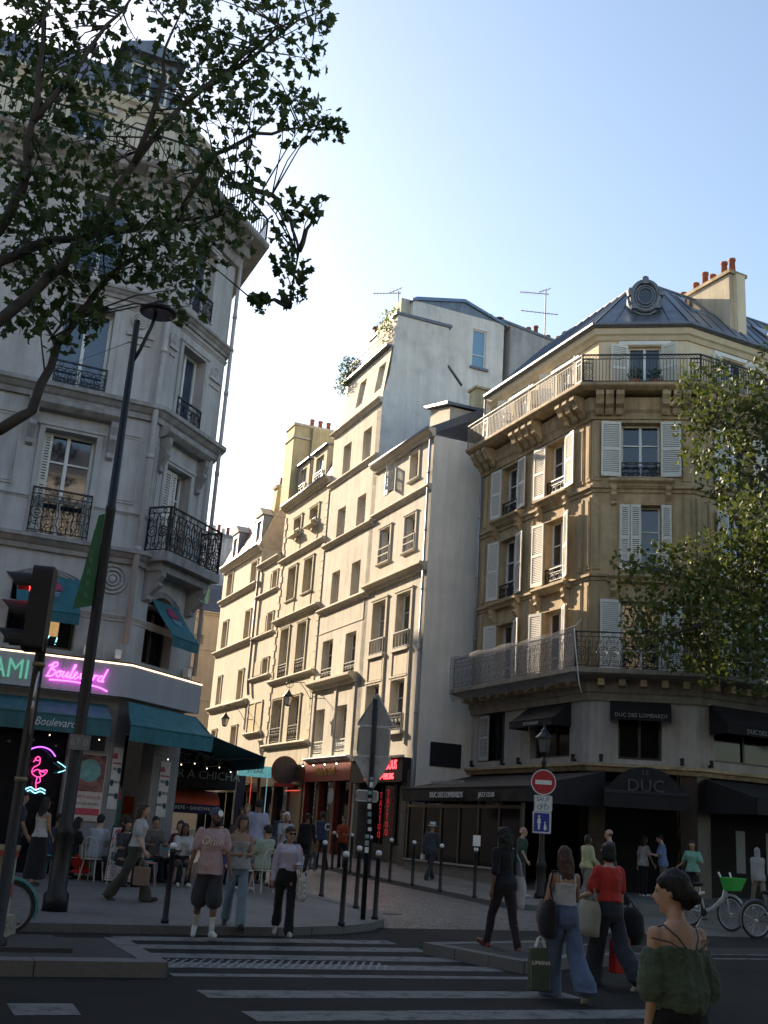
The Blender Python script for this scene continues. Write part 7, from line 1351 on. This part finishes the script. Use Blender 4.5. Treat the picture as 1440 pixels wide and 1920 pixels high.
# 4 woman in black on the right island
J = person('woman in black with curly dark hair on the traffic island, white tote', 2.14, 17.0, -28, 1.70, .156, legs=((22, 6), (-13, 6)), arms=((-10, 8, 14, 0), (6, 8, 20, 0)), female=True, hair='curly', haircol=BK, skin_=2, top=BLK, sleeve='elbow', toplen=-.05, bottom=C_('plum_trousers', (.022, .016, .02)), hem=.06, shoe=SHOER, near=True)
tote('white tote on the shoulder of the woman in black', J, 1, C_('white_canvas_bag', (.38, .38, .39)), .34, .46, .32, out_=.08)
# 5 man in the pink T-shirt, 6 his companion
J = person('man in a pink T-shirt, dark shorts and backwards cap', -2.2, 16.98, 166, 1.76, gz(17)+.06, legs=((10, 4), (-10, 18)), arms=((4, 12, 14, 0), (-6, 14, 12, 0)), hair='cap', haircol=BK, skin_=2, top=fabric('pink_cotton', (.40, .28, .28)), toplen=-.09, loose=.022, bottom=DKG, blen=.62, hem=.125, thigh=.10, shoe=SHOEW, sock=mat('striped_sock', (.50, .49, .47), .8, .4, 30), near=True, head=(-34, -10))
text('Ohm', .17, F(-2.2, 16.98, 104, 1), .06, z := gz(17)+.06+1.3, .172, mat('shirt_print', (.60, .50, .46), .8), J['root'], .004, .3)
J = person('woman in a strapless white top and pale jeans beside the man in pink', -1.86, 17.72, 168, 1.62, legs=((8, 2), (-12, 22)), arms=((14, 6, 78, 24), (10, 8, 82, 34)), female=True, hair='bob', haircol=BR, skin_=1, top=WHT, sleeve='none', toplen=-.02, loose=.022, bottom=PALED, hem=.085, shoe=SHOEB, near=True, head=(-14, -4))
# 7 woman in lavender
J = person('woman in a lavender shirt and black trousers with sunglasses, holding a phone', -1.1, 17.55, 174, 1.54, gz(17.5)+.08, legs=((10, 2), (-14, 24)), arms=((6, 12, 84, 30), (-8, 8, 10, 0)), female=True, hair='back', haircol=DB, skin_=1, top=fabric('lavender_shirt', (.42, .38, .47)), sleeve='long', toplen=.10, loose=.014, bottom=BLK, hem=.085, thigh=.098, shoe=SHOES, near=True, extras='shades', head=(-22, 0))
tote('white floral tote on the shoulder of the woman in lavender', J, 0, mat('floral_canvas', (.46, .45, .42), .85, .75, 26), .36, .42, .34, out_=.10); b = thing('phone', 'dark phone in the hand of the woman in lavender', 'phone', J['wr0']+V((.05, -.07, .02))); MB().box(F(J['wr0'].x+.06, J['wr0'].y-.06, 80), -.07, .07, -.035, .035, J['wr0'].z+.01, J['wr0'].z+.02).build('case', DARK, b)
# 8 striding woman
J = person('long-haired woman in a white T-shirt striding past the menu board', -4.05, 20.8, 97, 1.72, legs=((20, 4), (-18, 18)), arms=((-10, 8, 14, 0), (12, 8, 24, 0)), female=True, hair='long', haircol=BR, skin_=0, top=WHT, toplen=.06, bottom=C_('olive_trousers', (.045, .047, .035)), hem=.10, thigh=.095, shoe=SHOEB, near=True)
tote('black shoulder bag on the back of the striding woman', J, 0, BLK, .36, .32, .30, fwd=-.14); handbag('brown paper bag in the hand of the striding woman', J['wr1']-V((0, 0, .08)), mat('brown_paper', (.17, .11, .07), .7, .2, 6), .3, .32, .14, 97)
# 9 people at the left edge
J = person('woman in a white camisole and long black skirt at the bar window', -6.35, 22.7, 28, 1.66, legs=((8, 2), (-8, 8)), arms=((10, 8, 16, 0), (4, 8, 40, 20)), female=True, hair='long', haircol=BK, skin_=1, top=WHT, sleeve='strap', toplen=.04, bottom=BLK, hem='skirt', shoe=SHOEB)
person('person in black standing behind the camisole woman', -6.95, 23.1, 60, 1.75, legs=((2, 0), (-2, 2)), arms=((10, 6, 30, 0), (8, 6, 20, 0)), haircol=BK, skin_=1, top=DKG, bottom=BLK, shoe=SHOEB)
# ---- café terrace
def chair(x, y, az, m, label):
    z = gz(y)+.12; t = thing('terrace_chair', label, 'chair', (x, y, z), 'café terrace chairs'); bistro_chair(t, (x, y, z), rad(az-90), m)
def cafe_table(x, y, m, label):
    z = gz(y)+.12; t = thing('terrace_table', label, 'table', (x, y, z), 'café terrace tables'); MB().lathe((x, y, z+.71), [(.30, 0), (.31, .012), (.30, .03)], 20).build('table_top', m, t); MB().lathe((x, y, z), [(.03, .03), (.025, .4), (.03, .71)], 8).build('leg', IRON, t); MB().lathe((x, y, z), [(.22, 0), (.2, .02), (.05, .04)], 14).build('base', IRON, t)
def seated(label, x, y, az, h, cm, chair_label, **k):
    k.setdefault('arms', ((30, 6, 60, 10), (26, 6, 66, 10))); person(label, x, y, az, h, legs=((84, 84), (80, 88)), seat=.52, group='café guests', **k); d = V((sin(rad(az)), cos(rad(az)), 0)); chair(x-d.x*.02, y-d.y*.02, az, cm, chair_label)
PINKM = mat('pink_metal', (.42, .17, .15), .45, .1, 6); CREAMM = mat('cream_metal', (.48, .45, .38), .45, .1, 6); TEALM = mat('teal_metal', (.08, .26, .30), .45, .1, 6)
seated('seated man in a pale green shirt with his back to the street', -2.12, 25.0, -52, 1.78, CREAMM, 'cream metal chair under the man in the pale green shirt', skin_=1, haircol=BK, top=fabric('celadon_shirt', (.33, .38, .30)), loose=.03, bottom=C_('rust_shorts', (.20, .08, .04)), blen=.6, hem=.1, shoe=SHOEW, lean=-8)
seated('seated woman in blue and white facing the man in pale green', -2.95, 25.9, 110, 1.66, PINKM, 'pink metal chair under the woman in blue and white', female=True, hair='bob', haircol=BR, skin_=1, top=fabric('royal_blue', (.06, .07, .22)), bottom=BLK, shoe=SHOEB)
seated('seated woman in a white open blouse facing the crossing', -3.92, 25.35, 160, 1.66, PINKM, 'pink metal chair under the woman in the white blouse', female=True, hair='long', haircol=DB, skin_=2, top=WHT, sleeve='elbow', toplen=.12, loose=.03, bottom=BLK, shoe=SHOEW)
seated('seated man in a grey shirt with his back to the menu board', -5.75, 24.95, 18, 1.76, CREAMM, 'cream metal chair under the man in the grey shirt', skin_=0, haircol=BK, top=fabric('grey_shirt', (.34, .35, .40)), bottom=DKG, shoe=SHOEB, lean=8)
seated('seated woman in a long red skirt left of the man in grey', -6.25, 25.05, 50, 1.64, PINKM, 'pink metal chair under the woman in the red skirt', female=True, hair='long', haircol=BK, skin_=1, top=BLK, bottom=fabric('scarlet_skirt', (.38, .012, .01)), hem='skirt', shoe=SHOEB)
seated('seated dark-haired man in the shade beside the bar door', -4.75, 26.2, 150, 1.78, TEALM, 'teal metal chair beside the bar door', skin_=1, haircol=BK, top=C_('mud_shirt', (.10, .085, .07)), bottom=BLK, shoe=SHOEB)
seated('seated person in a maroon top behind the striding woman', -4.2, 26.6, 200, 1.7, PINKM, 'pink metal chair under the person in maroon', female=True, hair='bob', haircol=BK, skin_=1, top=C_('maroon_top', (.11, .018, .018)), bottom=BLK, shoe=SHOEB)
seated('seated couple member in black, left of the pier poster', -5.3, 25.6, 170, 1.68, TEALM, 'teal metal chair left of the pier poster', female=True, hair='bob', haircol=BK, skin_=0, top=BLK, bottom=BLK, shoe=SHOEB)
seated('seated woman with long dark hair near the coral awning', -3.2, 28.3, 190, 1.66, PINKM, 'pink metal chair near the coral awning', female=True, hair='long', haircol=BK, skin_=1, top=C_('navy_top', (.03, .035, .07)), bottom=BLK, shoe=SHOEB)
for i, (x, y, az, lb) in enumerate(((-3.35, 26.9, 150, 'dark seated guest with short hair behind the white blouse'), (-2.3, 28.7, 200, 'dark seated guest right of the tall man in lilac'), (-3.75, 28.9, 120, 'dark seated guest deepest under the teal awning'), (-1.65, 27.0, 230, 'dark seated guest nearest the cobbles'), (-5.0, 24.3, 140, 'dark seated guest just behind the menu board'), (-6.7, 25.2, 100, 'dark seated guest against the bar window'))):
    seated(lb, x, y, az, 1.7, (PINKM, CREAMM, TEALM)[i % 3], 'chair under the '+lb, female=i % 2 == 0, hair='long' if i % 2 == 0 else 'short', haircol=BK, skin_=i % 3, top=(BLK, DKG, C_('navy_top', (.03, .035, .07)))[i % 3], bottom=BLK, shoe=SHOEB)
for x, y, m_, lb in ((-2.6, 25.45, CREAMM, 'round cream café table between the couple in the middle'), (-5.45, 25.35, PINKM, 'round pink café table behind the menu board'), (-4.2, 25.95, TEALM, 'round teal café table beside the bar door'), (-3.45, 27.6, CREAMM, 'round cream café table farther back under the awning')): cafe_table(x, y, m_, lb)
for x, y, az, m_, lb in ((-2.45, 24.55, 20, CREAMM, 'empty cream chair with a curved back beside the man in pale green'), (-1.75, 25.3, -80, PINKM, 'empty pink chair next to the lavender woman'), (-4.55, 24.85, 80, PINKM, 'empty pink chair right of the menu board'), (-4.75, 25.45, 40, TEALM, 'empty teal stool-like chair behind the striding woman'), (-3.55, 26.3, 200, PINKM, 'empty pink chair behind the woman in the white blouse')): chair(x, y, az, m_, lb)
person('tall man in a lavender grey T-shirt standing with his back to us', -2.55, 27.6, 20, 1.92, legs=((4, 0), (-6, 4)), arms=((30, 10, 50, 0), (2, 8, 14, 0)), haircol=BK, skin_=2, top=fabric('lilac_tee', (.33, .33, .43)), loose=.03, bottom=C_('light_shorts', (.36, .37, .38)), blen=.6, hem=.1, shoe=SHOEB)
person('woman with a white bob and white top deeper in the terrace', -1.95, 29.0, 170, 1.66, legs=((2, 0), (-2, 2)), female=True, hair='bob', haircol=(.55, .53, .5), skin_=1, top=WHT, bottom=DKG, shoe=SHOEB)
person('blond person standing behind the man in the cap', -3.0, 29.5, 185, 1.80, legs=((4, 0), (-4, 4)), haircol=(.22, .15, .07), skin_=0, top=C_('sand_shirt', (.16, .13, .10)), bottom=BLK, shoe=SHOEB)
for i, (x, y, az, hh, lb) in enumerate(((-2.3, 32.5, 170, 1.72, 'dark clothed passer-by under the beige awning'), (-3.6, 33.5, 160, 1.70, 'dark clothed passer-by by the crêpe stand'), (-1.6, 33.0, 10, 1.68, 'passer-by in a dark jacket walking away on the cobbles'))): person(lb, x, y, az, hh, haircol=DB, skin_=i % 3, top=[C_('navy_top', (.03, .035, .07)), DKG, BLK][i], sleeve='long', bottom=BLK, shoe=SHOEB, female=i == 1, hair='long' if i == 1 else 'short')
J = person('person in a dark varsity jacket outside the red bar', -1.25, 36.1, -40, 1.72, legs=((8, 2), (-8, 8)), haircol=BK, skin_=2, top=fabric('varsity_navy', (.035, .045, .08)), sleeve='long', toplen=-.03, loose=.03, bottom=BLK, shoe=SHOEB); text('C', .3, F(J['T'](0).x*0-1.25, 36.1, 50, 1), 0, gz(36.1)+.12+1.28, .2, WHITE, J['root'], .004)
person('person in a rust orange top outside the red bar', -.62, 37.6, 190, 1.62, female=True, hair='back', haircol=DB, skin_=1, legs=((3, 0), (-3, 2)), arms=((20, 8, 70, 20), (14, 8, 60, 20)), top=fabric('rust_orange', (.30, .05, .02)), bottom=BLK, shoe=SHOEB)
person('small child in a pale cap and brown jacket near the cobbles', -1.45, 35.0, 160, 1.02, legs=((6, 2), (-6, 4)), hair='hat', haircol=BR, skin_=1, top=C_('tan_jacket', (.20, .11, .05)), sleeve='long', bottom=C_('grey_kids_trousers', (.1, .1, .1)), shoe=SHOEW, loose=.03)
# ---- right pavement
J = person('man in a pale hat and dark blazer walking on the right pavement', 2.08, 34.3, 35, 1.68, legs=((24, 4), (-18, 14)), arms=((-14, 8, 10, 0), (18, 8, 16, 0)), hair='hat', haircol=(.3, .3, .3), skin_=1, top=C_('navy_blazer', (.05, .055, .07)), sleeve='long', toplen=-.12, loose=.024, bottom=DKG, shoe=SHOEB)
handbag('white paper bag in the hand of the man in the hat', J['wr0'], WHITE, .2, .14, .1, 30, handle=.02)
person('white-haired man in a dark green shirt behind the lantern post', 4.12, 29.5, 118, 1.68, legs=((4, 0), (-4, 4)), hair='bald', haircol=(.55, .54, .52), skin_=0, top=C_('bottle_green', (.035, .06, .045)), loose=.03, bottom=C_('mid_grey_trousers', (.12, .125, .14)), shoe=SHOEW)
person('woman in a pale yellow shirt and grey trousers in front of the shop', 5.7, 28.95, 62, 1.62, legs=((14, 2), (-14, 14)), arms=((10, 10, 60, 10), (6, 10, 50, 10)), female=True, hair='bob', haircol=DB, skin_=1, top=fabric('lemon_shirt', (.40, .40, .22)), sleeve='long', toplen=-.03, loose=.026, bottom=C_('taupe_trousers', (.17, .155, .145)), shoe=SHOEW, hem=.07)
person('tall bald man in dark clothes behind the woman in red', 6.32, 29.0, -55, 1.80, hair='bald', haircol=(.05, .04, .035), skin_=0, top=DKG, sleeve='long', bottom=BLK, shoe=SHOEB)
person('man in a blue T-shirt looking at his phone near the dark shop', 8.75, 33.2, -70, 1.74, legs=((2, 0), (-3, 3)), arms=((24, 8, 80, 20), (20, 8, 84, 20)), haircol=BK, skin_=0, top=fabric('slate_blue_tee', (.13, .18, .32)), bottom=C_('sand_chinos', (.12, .11, .1)), shoe=SHOEW, head=(0, -18))
person('person in a white top standing left of the man in blue', 8.28, 33.6, 60, 1.66, legs=((2, 0), (-2, 2)), female=True, hair='long', haircol=BK, skin_=1, top=WHT, bottom=BLK, shoe=SHOEW)
person('jogger in a mint green T-shirt with sunglasses', 8.75, 30.2, 205, 1.66, legs=((20, 14), (-16, 40)), arms=((14, 22, 84, 10), (-20, 24, 84, 0)), haircol=DB, hair='back', skin_=1, top=fabric('mint_tee', (.18, .38, .29)), toplen=.0, loose=.02, bottom=BLK, blen=.4, hem=.1, shoe=SHOEW, extras='shades', female=True)
person('person in a white headscarf and pale top at the right edge', 10.72, 30.9, -10, 1.58, female=True, hair='veil', haircol=BK, skin_=0, top=fabric('ivory_cloth', (.30, .295, .285)), sleeve='long', toplen=-.1, loose=.03, bottom=C_('khaki_trousers', (.22, .19, .14)), shoe=SHOEW)
# ================================================================== bicycles
def bicycle(label, rx, ry, az, col, basket=None, z=None, fender=None, grp='hire bicycles', stepthru=True):
    z = gz(ry)+.01 if z is None else z; t = thing('bicycle', label, 'bicycle', (rx, ry, z), grp); f = F(rx, ry, az); R = .33; p = lambda u, d, zz: f(u, d, z+zz)
    TY = mat('tyre', (.014, .014, .014), .7, .2, 9); FM = mat('bike_%s' % label[:14].replace(' ', '_'), col, .35, .1, 6)
    for u in (0, 1.08):
        o = MB().tube([p(u+R*cos(2*pi*i/28), 0, R+R*sin(2*pi*i/28)) for i in range(29)], .024, 7, False).build('wheel', TY, t, True)
        MB().tube([p(u+(R-.035)*cos(2*pi*i/28), 0, R+(R-.035)*sin(2*pi*i/28)) for i in range(29)], .011, 5, False).build('rim', STEEL, o)
        b = MB(); [b.tube([p(u, .02*(1-2*(i % 2)), R), p(u+(R-.04)*cos(2*pi*i/16), 0, R+(R-.04)*sin(2*pi*i/16))], .0022, 3, False) for i in range(16)]; b.tube([p(u, -.05, R), p(u, .05, R)], .022, 8); b.build('spoke', STEEL, o)
        MB().tube([p(u+(R+.05)*cos(a), 0, R+(R+.05)*sin(a)) for a in [rad(200-i*17) if u == 0 else rad(150-i*14) for i in range(9)]], .028, 5).build('mudguard', mat('mud_%s' % label[:9].replace(' ', '_'), fender or col, .4), t)
    b = MB(); b.tube([p(.98, 0, .86), p(.92, 0, .62), p(.62, 0, .38), p(.42, 0, .32)], [.05, .06, .06, .045], 8); b.tube([p(.42, 0, .3), p(.30, 0, .62), p(.27, 0, .82)], .024, 7); b.tube([p(.42, 0, .3), p(0, .03, R)], .018, 6); b.tube([p(.3, 0, .58), p(0, .03, R)], .016, 6); b.build('frame', FM, t, True)
    MB().tube([p(.98, 0, .9), p(1.0, .0, .72), p(1.08, .045, R)], .02, 6).build('fork', FM, t, True); MB().tube([p(.86, -.28, 1.04), p(.95, -.2, 1.06), p(.98, 0, 1.0), p(.95, .2, 1.06), p(.86, .28, 1.04)], .014, 6).build('handlebar', DARK, t, True)
    b = MB(); loft(b, [((0, 0, 0), .03, .03), ((0, 0, .02), .12, .07), ((0, 0, .06), .12, .08), ((0, 0, .075), .05, .04)]); b.v = [p(.25+v.x, v.y, .83+v.z) for v in b.v]; b.build('saddle', DARK, t, True)
    b = MB(); b.lathe(p(.42, .05, .3), [(.08, 0), (.08, .01)], 14, ax=f.n); b.tube([p(.42, .07, .3), p(.5, .07, .17)], .01, 5); b.tube([p(.42, -.07, .3), p(.34, -.07, .43)], .01, 5); b.box(f, .46, .54, .07, .17, z+.15, z+.18); b.box(f, .30, .38, -.17, -.07, z+.42, z+.45); b.build('crankset', DARK, t)
    MB().tube([p(.38, .0, .28), p(.3, .16, .0)], .01, 5).build('kickstand', STEEL, t)
    if basket: 
        b = MB(); b.hexa([p(1.02, -.14, .80), p(1.26, -.14, .80), p(1.26, .14, .80), p(1.02, .14, .80), p(.97, -.2, 1.06), p(1.36, -.2, 1.06), p(1.36, .2, 1.06), p(.97, .2, 1.06)]); b.f = [q for q in b.f if q != b.f[1]]; o = b.build('basket', mat('basket_green', basket, .45, .12, 5), t); md = o.modifiers.new('s', 'SOLIDIFY'); md.thickness = .02
        for d in (-.17, .17): MB().tube([p(.98, d, 1.06), p(.93, d*1.1, 1.16)], .02, 6).build('phone_grip', WHITE, t)
    return t
bicycle('pale hire bicycle with a bright green basket parked by the kerb', 7.3, 25.45, 146, (.42, .46, .44), (.05, .42, .06)); bicycle('grey hire bicycle half cut off at the right edge', 8.05, 23.4, 75, (.10, .10, .10)); bicycle('hire bicycle with a teal mudguard behind the site barrier', -4.75, 15.95, -112, (.05, .16, .15), z=.02, fender=(.06, .24, .22))
# ================================================================== menu board
x, y = -5.1, 24.6; z = gz(y)+.12; t = thing('menu_board', 'white drinks menu A-board standing on the café pavement', 'menu board', (x, y, z)); fm_ = F(x, y, 100, 1)
def lean_(u, d, zz): return fm_(u, d-.16*(zz/1.15), z+zz)
class LF(F): pass
lf_ = LF(0, 0, 0); lf_.d = fm_.d; lf_.__class__.__call__ = lambda s, u, d, zz: lean_(u, d, zz)
MB().box(lf_, -.33, .33, .0, .02, .02, 1.18).build('board_frame', DARK, t); MB().box(lf_, -.30, .30, .021, .026, .06, 1.14).build('poster', mat('menu_paper', (.50, .47, .48), .6, .08, 5), t); MB().box(lf_, -.28, .28, .0261, .0275, .09, .11).box(lf_, -.28, -.265, .0261, .0275, .11, 1.0).box(lf_, .265, .28, .0261, .0275, .11, 1.0).build('red_border', PINKP, t)
MB().hexa([fm_(-.33, -.42, z), fm_(.33, -.42, z), fm_(.33, -.40, z), fm_(-.33, -.40, z), fm_(-.33, -.18, z+1.15), fm_(.33, -.18, z+1.15), fm_(.33, -.16, z+1.15), fm_(-.33, -.16, z+1.15)]).build('rear_leaf', DARK, t)
MB().slab(lf_, [(-.17+.085*cos(pi*i/10), 1.02+.09*sin(pi*i/10)) for i in range(11)], .027, .03).build('sunset_print', PINKP, t); MB().slab(lf_, [(-.17+.085*cos(pi*i/10), 1.015-.05*sin(pi*i/10)) for i in range(11)], .027, .03).build('sea_print', AQ, t)
for s_, u, zz, sz, m_ in (('MIAMI', .1, 1.07, .1, AQ), ('HAPPY HOUR', .0, .90, .1, PINKP), ('PINTE', -.08, .765, .14, INK), ('de biere', -.1, .69, .06, INK), ('5€', -.19, .56, .12, AQ), ('PUNCH', .1, .56, .14, INK), ('SANGRIA', -.03, .41, .13, INK), ('1 pinte', -.15, .335, .05, INK), ('FOOD SNACK', .0, .265, .075, PINKP), ('PIZZA', -.1, .205, .07, INK), ('TAPAS', -.1, .15, .06, INK), ('MIXTE', .15, .15, .06, INK)): text(s_, sz, lf_, u, zz, .03, m_, t, .002)
MB().slab(lf_, [(-.19+.085*cos(2*pi*i/16), .56+.085*sin(2*pi*i/16)) for i in range(16)], .0265, .028).build('price_dot', INK, t)

bpy.data.scenes.remove(TMP)
